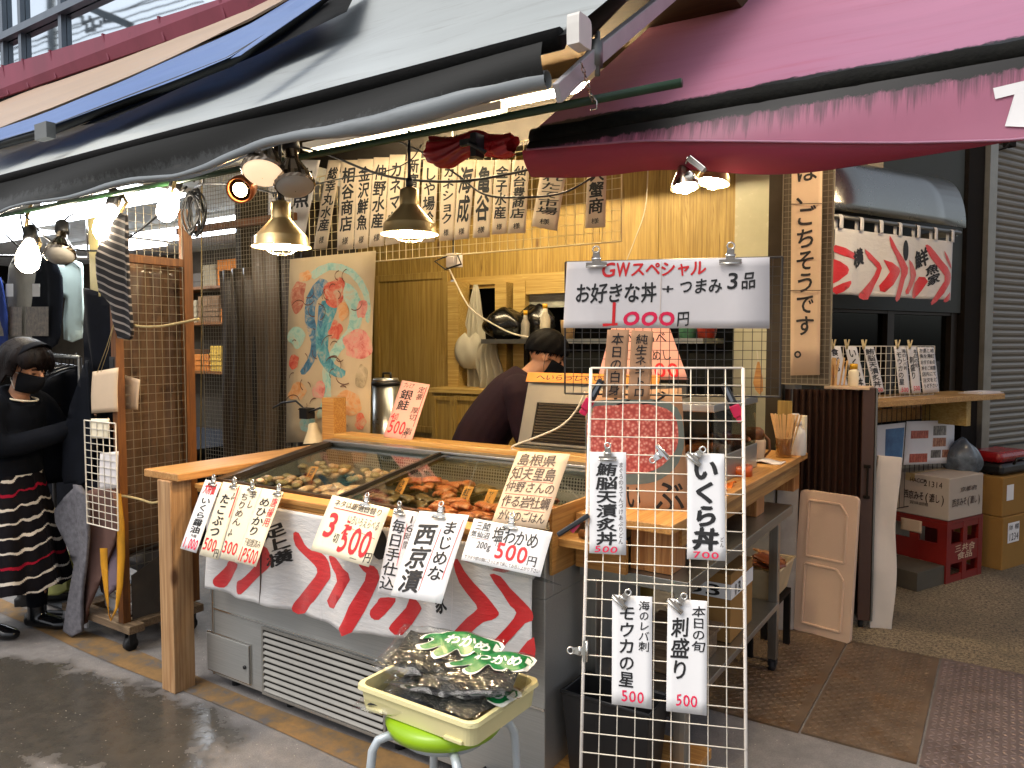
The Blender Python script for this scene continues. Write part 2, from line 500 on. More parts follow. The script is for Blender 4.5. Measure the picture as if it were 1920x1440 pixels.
def worn_line():
    k = NT('worn_line_paint'); a = k.noise((1, 1, 1), 9, 8, .75); b = k.noise((1, 1, 1), 2.2, 3, .6)
    f = k.math('ADD', a, k.math('MULTIPLY', b, .5))
    k.set(Base__Color=k.ramp(f, [(.62, '5a5552'), (.7, '6e5a40'), (.8, '80623a'), (.95, '8c6c42')]), Roughness=.8); k.bump(a, .3, .004); return k.m
m = MB(); n = 40
m.sheet(lambda u, v: (-12 + 12.6 * u, 1.88 + .13 * v + .012 * sin(40 * u) * (1 if v > .5 else -1), .004), n, 1, smooth=False)
struct(m.o('road_line', worn_line()))
def concrete():
    k = NT('speckled_concrete'); a = k.noise((1, 1, 1), 62, 5, .85); b = k.noise((1, 1, 1), 1.6, 6, .65)
    c = k.ramp(a, [(.40, '2e281e'), (.49, '6e604a'), (.57, 'a89878'), (.64, '4a4032')])
    k.set(Base__Color=k.mix(.55, c, k.ramp(b, [(.3, '3a342a'), (.7, '6a6355')]), 'MULTIPLY'), Roughness=.7)
    c2 = k.mix(k.ramp(b, [(.4, g3(0.)), (.6, g3(.5))]), c, lin('3c362c'))
    k.set(Base__Color=c2); k.bump(a, .25, .004); return k.m
m = MB(); m.add([(-1.6, 4.07, .004), (8, 4.07, .004), (8, 16, .004), (-1.6, 16, .004)], [(0, 1, 2, 3)])
struct(m.o('alley_floor', concrete()))
# steel plates with raised lugs, one thing each
rust = plain('plate_steel', '6a5846', .5, .4, .3, 7, dirt=('6a5036', 5, .5), rv=.15)
plw = plain('plate_steel_worn', '80706a', .42, .6, .25, 9, dirt=('5a4434', 7, .58))
for nm, x0, x1, y0, y1, mat in (('dark rusty checker plate between table leg and middle plate', -1.35, -.636, 2.98, 4.05, rust), ('brown checker plate lying between its two neighbours', -.626, -.232, 2.985, 4.055, rust), ('bright worn checker plate nearest the corner of the frame', -.222, .75, 2.975, 4.07, plw)):
    m = MB(); m.box(x0, y0, .0, x1, y1, .008)
    r = 0; px = .026
    for j in range(int((y1 - y0 - .02) / px)):
        for i in range(int((x1 - x0 - .02) / px)):
            x = x0 + .02 + i * px; y = y0 + .02 + j * px; a = .65 if (i + j) % 2 else -.65
            c, s_ = cos(a) * .0125, sin(a) * .0125; cx, cy = -sin(a) * .0035, cos(a) * .0035
            m.add([(x - c, y - s_, .008), (x - cx, y - cy, .008), (x + c, y + s_, .008), (x + cx, y + cy, .008), (x - c * .4, y - s_ * .4, .0108), (x + c * .4, y + s_ * .4, .0108)],
                [(0, 1, 4), (1, 5, 4), (1, 2, 5), (2, 3, 5), (3, 4, 5), (3, 0, 4)])
    tag(m.o('floor_plate', mat), nm, 'floor plate', 'steel checker plates on the floor')
# ------------------------------------------------------------------ buildings behind everything
pw = plain('painted_panel_green', '2c302a', .6, 0, .12, 2)
b = T('stall_building', 'fish stall shell with plywood upper wall and pale wood joinery', 'building', (-2.5, 4.6, 0))
YB = 4.6
m = MB(); p = ony(860, 515, YB); zt = p.z
m.box(-4.6, YB, 2.0, -1.40, YB + .1, 3.0); m.o('plywood_wall', M['ply'], b)
for x in (-3.25, -2.32, -1.9): m = MB(); m.box(x, YB - .006, 2.02, x + .004, YB - .001, 3.0); m.o('board_joint', M['cab'], b)
m = MB(); m.box(-3.5, YB - .05, 1.94, -1.40, YB - .003, 2.0); m.box(-3.5, YB - .03, 1.915, -1.40, YB - .006, 1.937); m.o('wall_rail', M['plyx'], b)
m = MB(); m.box(-4.7, YB + .2, 0, -1.4, YB + .3, 1.99); m.o('rear_wall', plain('rear_wall', '191a1a', .8, var=.3), b)
m = MB(); m.box(-4.6, 3.0, 2.95, -1.0, YB + .4, 3.05); m.o('ceiling', plain('ceiling_board', '4a3a26', .8, var=.2, st=(1, 6, 6)), b)
m = MB(); m.box(-1.40, YB - .02, 0, -1.16, YB + .1, 3.0); m.o('tile_strip', plain('pale_tile', 'b8b49a', .25, var=.06), b)
# joinery: frames left and right of the opening, cupboard doors
def panel_door(name, c, mat, parent, fr=.035, t=.02, handle=None):
    cd = Card(*c); m = MB(); W = (cd.c[1] - cd.c[0]).length; H_ = (cd.c[3] - cd.c[0]).length
    a, e = fr / W, fr / H_
    def bx(u0, v0, u1, v1, h0, h1):
        m.hexa([cd.P(u0, v0, h0), cd.P(u1, v0, h0), cd.P(u1, v1, h0), cd.P(u0, v1, h0)], [cd.P(u0, v0, h1), cd.P(u1, v0, h1), cd.P(u1, v1, h1), cd.P(u0, v1, h1)])
    bx(0, 0, 1, 1, -t, 0)
    bx(0, 0, a, 1, .0005, .012); bx(1 - a, 0, 1, 1, .0005, .012); bx(a, 0, 1 - a, e, .0005, .011); bx(a, 1 - e, 1 - a, 1, .0005, .011)
    o = m.o(name, mat, parent, .002)
    if handle:
        m = MB(); u, v = handle; m.box(*(cd.P(u, v, .012) - V((.012, .012, .03))), *(cd.P(u, v, .012) + V((.012, .012, .03)))); m.o('handle', M['dark'], o)
    return o
def yq(x0, y0, x1, y1, Y):
    a = ony(x0, y0, Y); c = ony(x1, y1, Y)
    return [(a.x, Y, a.z), (c.x, Y, a.z), (c.x, Y, c.z), (a.x, Y, c.z)]
w2 = T('tall_cupboard', 'tall yellow wood cupboard door beside the hanging aprons', 'cupboard', (-3.9, 4.5, 0))
c = yq(703, 518, 842, 815, 4.45); panel_door('door', c, M['cab'], w2, .05, .03)
m = MB(); m.box(c[0][0] - .1, 4.485, 0, c[1][0], YB + .15, 1.96); m.o('carcass', M['cab'], w2)
m = MB(); a = ony(842, 525, 4.43); e = ony(862, 525, 4.43); m.box(a.x, 4.41, 0, e.x, 4.55, 1.96); m.o('door_post', M['plyx'], w2)
w2 = T('low_cupboard', 'low wood cupboard with framed door behind the case', 'cupboard', (-3.1, 4.3, 0))
for x0, x1, hd in ((812, 852, None), (852, 940, (.93, .4)), (940, 1010, None)):
    panel_door('door', yq(x0, 742, x1, 860, 4.2), M['cab'], w2, .03, .02, hd)
a = ony(805, 735, 4.2); e = ony(1150, 735, 4.2); m = MB(); m.box(a.x, 4.19, a.z, e.x, YB, a.z + .03); m.o('top', M['plyx'], w2); m = MB(); m.box(a.x, 4.23, 0, e.x, YB, a.z - .002); m.o('carcass', M['cab'], w2)
w2 = T('window_frame', 'pale wood frame with small window above the black bags', 'window', (-2.7, 4.5, 1.5))
for x0, x1 in ((934, 955), (968, 990)):
    a = ony(x0, 530, 4.5); e = ony(x1, 530, 4.5); m = MB(); m.box(a.x, 4.46, 1.0, e.x, 4.56, 1.94); m.o('post', M['plyx'], w2)
a = ony(968, 515, 4.5); e = ony(1400, 535, 4.5); m = MB(); m.box(a.x + .07, 4.47, e.z, e.x, 4.54, a.z - .01); m.o('head_rail', M['plyx'], w2)
a = ony(990, 533, 4.5); e = ony(1400, 565, 4.5); m = MB(); m.box(a.x, 4.52, e.z, e.x, 4.53, a.z); m.o('pane', plain('frosted_pane', '8e9088', .25, var=.5, vs=5, st=(1, 1, 6)), w2)
# right corner: metal column, shutter box
cl = T('corner_column', 'dark metal corner column between stall and alley', 'column', (-1.05, 4.2, 0))
a = ony(1446, 400, 4.2); e = ony(1480, 400, 4.2)
m = MB(); m.box(a.x, 4.15, 0, a.x + .085, 4.35, 3.2); m.o('dark_profile', plain('bronze_metal', '3a3226', .4, .6, .2), cl)
m = MB(); m.box(a.x + .088, 4.20, 0, a.x + .14, 4.36, 3.2); m.o('steel_channel', M['steelz'], cl)
# ------------------------------------------------------------------ the rear building across the alley: wall turned towards us
WA = V((-.905, 4.9, 0)); WD = V((.44, .898, 0)).normalized(); WN = V((WD.y, -WD.x, 0))
def wp(s_, off, z): return WA + WD * s_ + WN * off + V((0, 0, z))
def onw(x, y, off=0): return onpl(x, y, WA + WN * off, WN)
def ws(p): return (V(p) - WA).dot(WD)
FW = frame(WA, WD, (0, 0, 1))           # local x along wall, y up, z out of the wall
rb = T('rear_building', 'dark green alley building with metal hood', 'building', wp(1, 0, 0))
m = MB(FW); sx = ws(onw(1800, 600)); 
m.box(-.3, 1.72, -.12, sx, 4.8, 0); m.box(-.3, 0, -.12, -.18, 1.72, 0); m.o('upper_wall', pw, rb)
m = MB(FW); m.box(sx + .02, 0, -.1, ws(onw(1832, 600)), 4.8, .02); m.o('corner_post', M['dark'], rb)
m = MB(FW); m.box(-.18, 0, -.12, sx, .86, -.02); m.o('lower_wall', plain('cream_tile', 'b8ac98', .4), rb)
HZ0, HZ1 = onw(1770, 422, .2).z, onw(1770, 340, .05).z
def hood(u, v):
    a = v * pi * .5
    return FW @ V((-.3 + u * (ws(onw(1797, 400, .15)) + .3), HZ0 + (HZ1 - HZ0) * sin(a), .03 + .16 * cos(a)))
m = MB(); m.slab(hood, 4, 10, .012); m.o('hood', steel('hood_steel', '9a9a94', 0, .28), rb)
m = MB(FW); a = onw(1598, 330); e = onw(1652, 262); s0, s1 = ws(a), ws(e); m.box(s0, a.z - .02, .002, s1, 2.75, .02); m.o('notice_board', plain('notice_board', 'a89c80', .7), rb)
m = MB(FW); m.box(s0 - .03, a.z - .05, .002, s0 - .002, 2.75, .03); m.o('board_edge', M['postw'], rb)
# window behind the noren
wi = T('serving_window', 'dark serving window under the hanging cloth', 'window', wp(.7, 0, 1.0))
m = MB(FW); m.box(-.18, .86, -.5, sx, 1.72, -.44); m.o('interior_back', M['dark'], wi)
gl = glass('window_glass', 'c8ccc8', .02)
m = MB(FW)
for s0, s1 in ((-.15, .60), (.68, sx - .02)): m = MB(FW); m.box(s0, 1.12, -.06, s1, 1.70, -.055); m.o('pane', gl, wi)
m = MB(FW)
for s0 in (-.18, .60, sx - .07): m.box(s0, 1.08, -.09, s0 + .07, 1.72, -.02)
m.box(-.1, 1.70, -.088, sx - .08, 1.718, -.022); m.o('frame', plain('brown_metal', '2e261e', .4, .4), wi)
m = MB(FW); m.box(-.18, 1.0, -.1, sx - .02, 1.08, .015); m.o('sill', M['wood'], wi)
m = MB(FW); m.box(-.18, .84, -.44, sx, .86, -.1); m.box(-.18, 1.09, -.43, sx, 1.10, -.12); m.o('inner_shelf', M['steeld'], wi)
for x, z0, h_, r, c in ((.12, 1.1, .16, .05, 'c8c4bc'), (.27, 1.1, .2, .06, 'd8d4d0'), (.42, 1.1, .12, .05, 'a8a49c'), (.75, 1.1, .26, .04, '3c7a2c'), (.86, 1.1, .25, .04, '4c8a34'), (1.1, 1.1, .1, .09, 'a89a84')):
    m = MB(); m.lathe([(r * .9, 0), (r, .02), (r, h_ * .6), (r * .45, h_ * .82), (r * .4, h_)], FW @ Matrix.Translation((x, z0, -.25)) @ Matrix.Rotation(-pi / 2, 4, 'X'), 14)
    tag(m.o('jar' if h_ < .24 else 'bottle', plain('jar_' + c, c, .3)), {.12: 'grey lidded jar at the left end behind window glass', .27: 'white lidded tub behind the window glass', .42: 'short grey jar behind the window glass', .75: 'left green bottle behind the window glass', .86: 'right green bottle behind the window glass', 1.1: 'wide beige pot behind the window glass'}[x], 'jar' if h_ < .24 else 'bottle', 'goods behind the serving window')
# roller shutter
sh = T('roller_shutter', 'grey steel roller shutter closed over the right hand shop', 'shutter', wp(2.6, 0, 0))
s0 = ws(onw(1852, 500)); zb = onw(1880, 760).z - .1
SZ = .74
def slat(u, v):
    n = 52; ph = (v * n) % 1.0
    return FW @ V((s0 + u * 2.4, SZ + v * 2.5, .012 * (1 - (2 * ph - 1) ** 2) - .03))
m = MB(); n = 52; prof = []
for i in range(n):
    for t, d in ((0, 0), (.08, .002), (.3, .011), (.6, .013), (.9, .006), (.97, 0)): prof.append((SZ + (i + t) * 2.5 / n, d))
vs = []; 
for z, d in prof: vs += [FW @ V((s0, z, d - .02)), FW @ V((s0 + 2.6, z, d - .02))]
m.add(vs, [(2 * i, 2 * i + 1, 2 * i + 3, 2 * i + 2) for i in range(len(prof) - 1)])
m.o('curtain', plain('shutter_steel', '77736a', .42, .35, .1, 4, st=(1, 1, 1), dirt=('5c564a', 3, .62)), sh)
m = MB(FW); m.box(s0, SZ - .1, -.03, s0 + 2.6, SZ, .012); m.o('bottom_bar', M['steeld'], sh)
m = MB(FW); m.box(ws(onw(1834, 600)), 0, -.03, s0 - .004, 3.6, .05); m.o('guide_rail', plain('rail_alu', '8a877e', .4, .6, .15), sh)
cdS = Card(FW @ V((s0 + .12, SZ - .03, .013)), FW @ V((s0 + .3, SZ - .03, .013)), FW @ V((s0 + .3, SZ - .075, .013)), FW @ V((s0 + .12, SZ - .075, .013)))
m = MB(FW); m.box(s0, 0, -.06, s0 + 2.6, SZ - .104, -.01)
def tiles():
    k = NT('cream_wall_tile'); br = k.n("TexBrick", Scale=1.0, Color1=lin('b3a690'), Color2=lin('a89c88'), Mortar=lin('4a4238')); br.offset = 0
    br.inputs['Brick Width'].default_value = .1; br.inputs['Row Height'].default_value = .1; br.inputs['Mortar Size'].default_value = .004
    k.l(k.map((1, 1, 1), rot=(pi / 2, 0, -math.atan2(WD.y, WD.x))), br.inputs[0])
    mp = br.inputs[0].links[0].from_node; mp.vector_type = 'TEXTURE'; mp.inputs['Rotation'].default_value = (pi / 2, 0, math.atan2(WD.y, WD.x))
    k.set(Base__Color=br.outputs[0], Roughness=.35); return k.m
tl = m.o('tiled_wall', tiles()); tag(tl, 'cream square tiled wall below the roller shutter', 'wall')
m = MB(FW)
m.box(-.1, 0, -3, s0 + 2.7, 4.8, -.6); tag(m.o('building_mass', pw), 'dark building mass behind alley window and shutter', 'building')
# ------------------------------------------------------------------ awnings
def tarp(name, c, mold=None, rough=.5, z0=0, z1=0, tr=.12, c2=None):
    """awning cloth: faint long folds; black mildew where mold (height range on the thing) says"""
    k = NT(name); c = lin(c)
    a = k.noise((.35, 3.2, 3.2), 1.6, 5, .6); f = k.noise((1, 1, 1), 260, 2, .5); d = k.noise((1.2, 7, 7), 2.2, 6, .68)
    colr = k.ramp(a, [(.3, tuple(x * .86 for x in c[:3]) + (1,)), (.7, c)])
    colr = k.mix(k.ramp(d, [(.55, g3(0.)), (.75, g3(.45))]), colr, lin(c2 or '6a6862'))
    if mold:
        geo = k.n("NewGeometry"); sp = k.n("SeparateXYZ"); k.l(geo.outputs['Position'], sp.inputs[0])
        mr = k.n("MapRange"); k.l(sp.outputs['Z'], mr.inputs[0]); mr.inputs['From Min'].default_value = mold[0]; mr.inputs['From Max'].default_value = mold[1]
        n1 = k.noise((3, 3, 2.2), 6, 7, .8); n2 = k.noise((1, 1, 1), 60, 3, .7)
        f1 = k.math('ADD', mr.outputs[0], k.math('MULTIPLY', k.math('SUBTRACT', n1, .5), mold[2]))
        f1 = k.math('ADD', f1, k.math('MULTIPLY', k.math('SUBTRACT', n2, .5), mold[2] * .5))
        colr = k.mix(k.ramp(f1, [(.45, g3(0.)), (.62, g3(1.))]), colr, lin('121310'))
    k.set(Base__Color=colr, Roughness=rough)
    bs = k.n("BsdfTranslucent"); k.l(colr, bs.inputs[0]); mx = k.n("MixShader"); mx.inputs[0].default_value = tr
    k.l(k.b.outputs[0], mx.inputs[1]); k.l(bs.outputs[0], mx.inputs[2]); k.l(mx.outputs[0], k.out.inputs[0])
    k.bump(k.math('ADD', a, k.math('MULTIPLY', f, .08)), .12, .03)
    return k.m
GY, GZ, GS = 1.7, 2.285, .80
XE = -.955
aw = T('awning', 'pale grey fabric awning with black mildewed hem over the fish case', 'awning', (-3, GY, GZ))
def sag(x, t): return -.05 * sin(pi * t) + .012 * sin(x * 3.1) * sin(pi * t) + .006 * sin(9 * x + 5 * t)
def gcan(u, v):
    x = -8.5 + (XE + 8.5) * u; L = 1.9 + .6 * max(0, min(1, (x + 3.9) / .3)); y = GY + L * v
    return V((x, y, GZ + L * v * GS + sag(x, v)))
mg = tarp('grey_awning_cloth', 'b4bab9', (GZ + .075, GZ + .0, .9), .42, tr=.10)
m = MB(); m.sheet(gcan, 90, 24); m.o('canopy', mg, aw)
m = MB(); m.slab(lambda u, v: V((-4.5 + (XE - .03 + 4.5) * u, 1.9 + 1.9 * v, GZ - .10 + (.2 + 1.9 * v) * GS)), 10, 6, .02); m.o('light_stop_board', plain('light_stop_dark', '2a211a', .85), aw)  # dark board added under the canopy to block light from the stall
def gval(u, v):
    x = -8.5 + (XE - .06 + 8.5) * u; L = .165 - .03 * max(0, min(1, (x + 2.6) / .6)) + .016 * sin(2.3 * x) + .01 * sin(7 * x) + max(0, (-2.2 - x)) * .012
    s_ = v * L; r = .028
    y = GY - .012 + .02 * sin(3 * x + 4 * v) * v; z = GZ + .005 - s_
    return V((x, y, z))
mgv = tarp('grey_awning_hem', '3c3e3e', (GZ - .19, GZ - .03, .8), .75, tr=.02)  # dark base colour holds the shade under the canopy as well as dirt
def ghem(u, a):
    """rolled lower edge of the hem: a wandering tube along the cloth"""
    p = gval(u, 1); x = p.x; r = (.008 + .012 * max(0, min(1, (x + 2.5) / .6))) * (1 + .22 * sin(3.7 * x) + .15 * sin(8 * x + 1) + .06 * sin(31 * x + 5 * a))
    th = -pi * .5 + 2 * pi * a
    return V((x, p.y - .01 - .02 * sin(1.9 * x) + r * cos(th), p.z + .01 + r * 1.15 * sin(th)))
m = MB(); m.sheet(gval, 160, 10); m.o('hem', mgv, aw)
m = MB(); m.sheet(ghem, 160, 14); m.o('rolled_edge', tarp('grey_roll', '858b8d', None, .4, tr=.05, c2='50504c'), aw)
m = MB(); m.tube([(-8.5, GY + .012, GZ - .006), (XE - .02, GY + .012, GZ - .006)], .028, 12); m.o('front_bar', plain('bar_black', '0e0e0d', .8, 0, .4, 30, bump=.6, bs=70), aw)
m = MB(); q = frame((XE + .015, GY + .01, GZ), (0, 1, 0), (0, 0, 1))
pts = [(x * .62, y * .62 - .004) for x, y in smoothpoly([(-.05, -.05), (-.04, -.06), (.04, -.06), (.055, -.045), (.058, .03), (.04, .06), (-.03, .062), (-.05, .05)], 3)]
m.poly(pts, .035, q); m.o('end_cap', M['whitep'], aw, .004)
# folding arm with its joint
a0 = onpl(1050, 165, (0, GY, 0), (0, 1, 0)); a1 = ony(1118, 105, GY + .25); a2 = ony(1260, -12, GY + 1.0)
arm_m = plain('arm_paint', 'a8a4a4', .45, .1, .12)
m = MB(); m.beam(ony(1045, 175, GY), a1, .018, .05, (0, 0, 1)); m.o('bracket', arm_m, aw, .003)
m = MB(); m.beam(a1, a2, .03, .05, (0, 0, 1)); m.o('arm', arm_m, aw, .004)
m = MB(); m.cyl(a1 - V((0, .012, .035)), .024, .07, 14); m.cyl(a1 - V((-.01, .012, .06)), .008, .12, 8); m.o('joint', M['steeld'], aw)
# chain from the joint to the green pipe
c0 = ony(1090, 118, GY + .06); c1 = ony(1112, 192, 1.98)
m = MB(); n = 9
for i in range(n):
    p = c0.lerp(c1, i / n); q = c0.lerp(c1, (i + 1) / n)
    d = (q - p); e = V((.004, 0, 0)) if i % 2 else V((0, .004, 0))
    m.tube([p - e, p + e, q + e, q - e], .0016, 5, close=True)
m.tube([c1 + V((-.012, 0, .03)), c1 + V((.012, 0, .0)), c1 + V((.012, 0, -.02)), c1 + V((-.008, 0, -.02))], .003, 6)
tag(m.o('hanging_chain', M['chrome']), 'short steel chain with hook linking white awning arm to green pipe', 'chain')
# pink awning
PY, PZ, PXL = 2.3, 2.236, -1.42
pa = T('awning', 'pink fabric awning with mildewed bar and drip stained hem at the corner', 'awning', (1, PY, PZ))
def pcan(u, v):
    x = PXL + (4.5 - PXL) * u; y = PY + 2.6 * v
    return V((x, y, PZ + .015 + 2.6 * v * .72 + sag(x, v) * .8))
mp_ = tarp('pink_awning_cloth', 'b07690', (PZ + .075, PZ + .02, .8), .45, tr=.12, c2='a04a60')
m = MB(); m.sheet(pcan, 60, 24); m.o('canopy', mp_, pa)
m = MB(); mold = plain('bar_mildew', '12120f', .75, 0, .5, 30, bump=.9, bs=70, dirt=('8a8478', 38, .74))
L = 90; ps = [(PXL + (4.5 - PXL) * i / L, PY, PZ - .012) for i in range(L + 1)]
m.tube(ps, [.034 + .003 * sin(i * 1.7) for i in range(L + 1)], 14); m.o('front_bar', mold, pa)
def h1(x):                               # height of the outward face of the hem
    px = [(-1.42, .03), (-1.2, .045), (-1.0, .062), (-.75, .10), (-.5, .138), (-.25, .175), (.0, .205), (.4, .215), (4.5, .22)]
    for (a, b), (c, d) in zip(px, px[1:]):
        if x <= c: return b + (d - b) * (x - a) / (c - a)
    return .22
def pval(u, v):
    x = PXL + (4.5 - PXL) * u; H_ = h1(x)
    return V((x, PY - .03 - .02 * v + .006 * sin(6 * x + 3 * v) * v, PZ - .03 - H_ * v))
mpv = tarp('pink_hem_cloth', 'c05878', (PZ - .075, PZ - .03, .9), .5, tr=.10, c2='7a3a50')
def drip():
    k = NT('pink_hem_drips'); c = lin('a25e78')
    a = k.noise((1.2, 1, 1), 3, 5, .6); geo = k.n("NewGeometry"); sp = k.n("SeparateXYZ"); k.l(geo.outputs['Position'], sp.inputs[0])
    st = k.noise((22, 1, .7), 2.2, 6, .75, src='Object')
    mr = k.n("MapRange"); k.l(sp.outputs['Z'], mr.inputs[0]); mr.inputs['From Min'].default_value = PZ - .22; mr.inputs['From Max'].default_value = PZ - .04
    f = k.math('ADD', k.math('MULTIPLY', mr.outputs[0], .55), st)
    colr = k.ramp(a, [(.3, tuple(x * .85 for x in c[:3]) + (1,)), (.7, c)])
    colr = k.mix(k.ramp(f, [(.84, g3(0.)), (1.1, g3(.75))]), colr, lin('3e2a34'))
    m2 = k.n("MapRange"); k.l(sp.outputs['Z'], m2.inputs[0]); m2.inputs['From Min'].default_value = PZ - .085; m2.inputs['From Max'].default_value = PZ - .035
    n2 = k.noise((4, 4, 3), 7, 7, .8); ff = k.math('ADD', m2.outputs[0], k.math('MULTIPLY', k.math('SUBTRACT', n2, .5), 1.1))
    colr = k.mix(k.ramp(ff, [(.42, g3(0.)), (.55, g3(1.))]), colr, lin('14120f'))
    k.set(Base__Color=colr, Roughness=.5)
    bs = k.n("BsdfTranslucent"); k.l(colr, bs.inputs[0]); mx = k.n("MixShader"); mx.inputs[0].default_value = .1
    k.l(k.b.outputs[0], mx.inputs[1]); k.l(bs.outputs[0], mx.inputs[2]); k.l(mx.outputs[0], k.out.inputs[0]); k.bump(a, .1, .02); return k.m
m = MB(); m.sheet(pval, 120, 8); hem = m.o('hem', drip(), pa)
def pfold(u, v):                         # the hem folded back under itself at the left, hanging as a dark roll
    x = PXL - .02 + (.35 - PXL) * u; p = pval((x - PXL) / (4.5 - PXL), 1); L = .085 * max(0, 1 - max(0, (x + .75) / .75) ** 1.5) if x < 0 else 0
    L = max(L, .002); a = v * pi * 1.15
    return V((x, p.y + .004 + .03 * (1 - cos(a)) * (L / .085), p.z - L * sin(a * .5) * (1 + .1 * sin(9 * x))))
m = MB(); m.sheet(pfold, 70, 12); m.o('turned_up_hem', tarp('maroon_cloth', '7a2238', None, .42, tr=.12, c2='5a1a28'), pa)
m = MB(); m.tube([V(pval(u / 80, 1)) + V((0, -.002, 0)) for u in range(81)], .0035, 6); m.o('hem_piping', plain('piping_pale', '9a6a80', .5), pa)
# white letter strokes on the pink hem at the right
def onh(x, y):
    p = ony(x, y, PY - .05); u = (p.x - PXL) / (4.5 - PXL); v = (PZ - .03 - p.z) / h1(p.x); q = V(pval(u, v)); return q + V((0, -.004, 0))
m = MB()
for pl in ([(1862, 163), (1990, 132), (1990, 152), (1866, 184)], [(1884, 236), (1905, 165), (1935, 160), (1960, 240)]):
    vs, fs = fill([(a, -b) for a, b in pl], 10); m.add([onh(a, -b) for a, b in vs], fs)
m.o('letter_stroke', M['paper'], pa)
# gathered red cloth with a black clamp, tied to the pipe
rc = T('red_cloth', 'bunched shiny red cloth tied at the left end of the pink awning', 'cloth', ony(870, 290, 2.2))
def rcl(u, v):
    c = ony(812 + 150 * u, 283 - 16 * u + 6 * sin(9 * u), 2.22); a = 2 * pi * v; r = (.045 + .016 * sin(7 * u + 2) + .022 * abs(sin(5 * a + 7 * u)) * .6) * (.55 + .45 * sin(pi * min(1, u * 1.2 + .12)))
    return c + V((0.01 * sin(3 * a), r * cos(a), r * sin(a) * 1.1))
m = MB(); m.sheet(rcl, 40, 40); m.o('gathered_cloth', plain('red_vinyl', '9c1c22', .25, 0, .25, 10), rc)
m = MB(); p = ony(893, 262, 2.14); m.box(p.x - .012, p.y - .02, p.z - .06, p.x + .012, p.y + .03, p.z + .02); m.box(p.x - .05, p.y - .03, p.z - .02, p.x + .02, p.y - .01, p.z + .0)
m.tube([p + V((-.06, 0, 0)), p + V((0, -.03, -.02)), p + V((.04, 0, -.05))], .008, 8); m.o('clamp', M['black'], rc)
# green pipe along the front
m = MB(); pe = ony(1278, 155, 2.0); m.tube([(-7.5, 2.0, pe.z + .02), (pe.x, 2.0, pe.z)], .0125, 12)
tag(m.o('hanging_pipe', M['green']), 'long dark green pipe slung under the two awnings', 'pipe')
# ------------------------------------------------------------------ neighbour awning: blue stripe and beige, over the grey one
na = T('awning', 'blue and beige striped awning of the neighbouring shop under the gutter', 'awning', (-6, 3, 3))
NO = .10
def npl(x, y, o=NO):                     # plane lying NO above the grey canopy
    n = V((0, -GS, 1)).normalized(); return onpl(x, y, V((0, GY, GZ)) + n * o, n)
low = [(-60, 290), (0, 268), (100, 240), (250, 182), (340, 148), (430, 113), (520, 58), (610, -8)]
mid = [(-60, 262), (0, 243), (100, 205), (240, 146), (330, 105), (400, 72), (470, 38), (560, -14)]
upp = [(-60, 195), (0, 180), (100, 150), (240, 100), (330, 64), (400, 38), (470, 10), (540, -20)]
def strip(l0, l1, o0, o1):
    def fn(u, v):
        i = min(int(u * (len(l0) - 1)), len(l0) - 2); t = u * (len(l0) - 1) - i
        a = V((*l0[i], 0)).lerp(V((*l0[i + 1], 0)), t); b = V((*l1[i], 0)).lerp(V((*l1[i + 1], 0)), t)
        p = a.lerp(b, v); q = npl(p.x, p.y, o0 + (o1 - o0) * v)
        return q + V((0, 0, .012 * sin(v * 9 + u * 3) + .012 * sin(22 * v + 9 * u) * .6))
    return fn
m = MB(); m.sheet(strip(low, mid, NO, NO), 60, 10); m.o('blue_canopy', tarp('blue_tarp', '5f7cb2', None, .4, tr=.12, c2='5470b0'), na)
m = MB(); m.sheet(strip(mid, upp, NO, NO - .02), 60, 14); m.o('beige_canopy', tarp('beige_tarp', 'c0a68c', None, .45, tr=.12, c2='9aa4b4'), na)
m = MB(); dk = [(150, 236), (330, 152), (427, 112), (470, 84), (530, 46), (600, 2), (680, -40), (650, 22), (560, 66), (480, 104), (330, 168), (200, 228)]; vs, fs = fill([(x, -y) for x, y in dk], 15); m.add([npl(x, -y, .06) for x, y in vs], fs, 0, True); m.o('painted_gap_shade', plain('gap_shade_black', '0c0c0c', .8), na)  # black sheet paints the shade in the gap between blue and grey awnings
m = MB(); m.tube([npl(x, y + 3, NO - .012) for x, y in low], .022, 8); m.o('edge_tube', plain('tube_dark', '20221f', .5, .3), na)
m = MB(); p = npl(92, 247, NO); m.box(p.x - .05, p.y - .04, p.z - .04, p.x + .06, p.y, p.z + .03); m.o('bracket', M['steeld'], na)
m = MB(); p0 = npl(598, -6, NO + .05); p1 = npl(432, 110, NO + .05); m.hexa([p0, p0 + V((.1, 0, 0)), p0 + V((.1, .02, .02)), p0 + V((0, .02, .02))], [p1, p1 + V((.06, 0, 0)), p1 + V((.06, .02, .02)), p1 + V((0, .02, .02))]); m.o('hem_strip', bpy.data.materials['blue_tarp'], na)
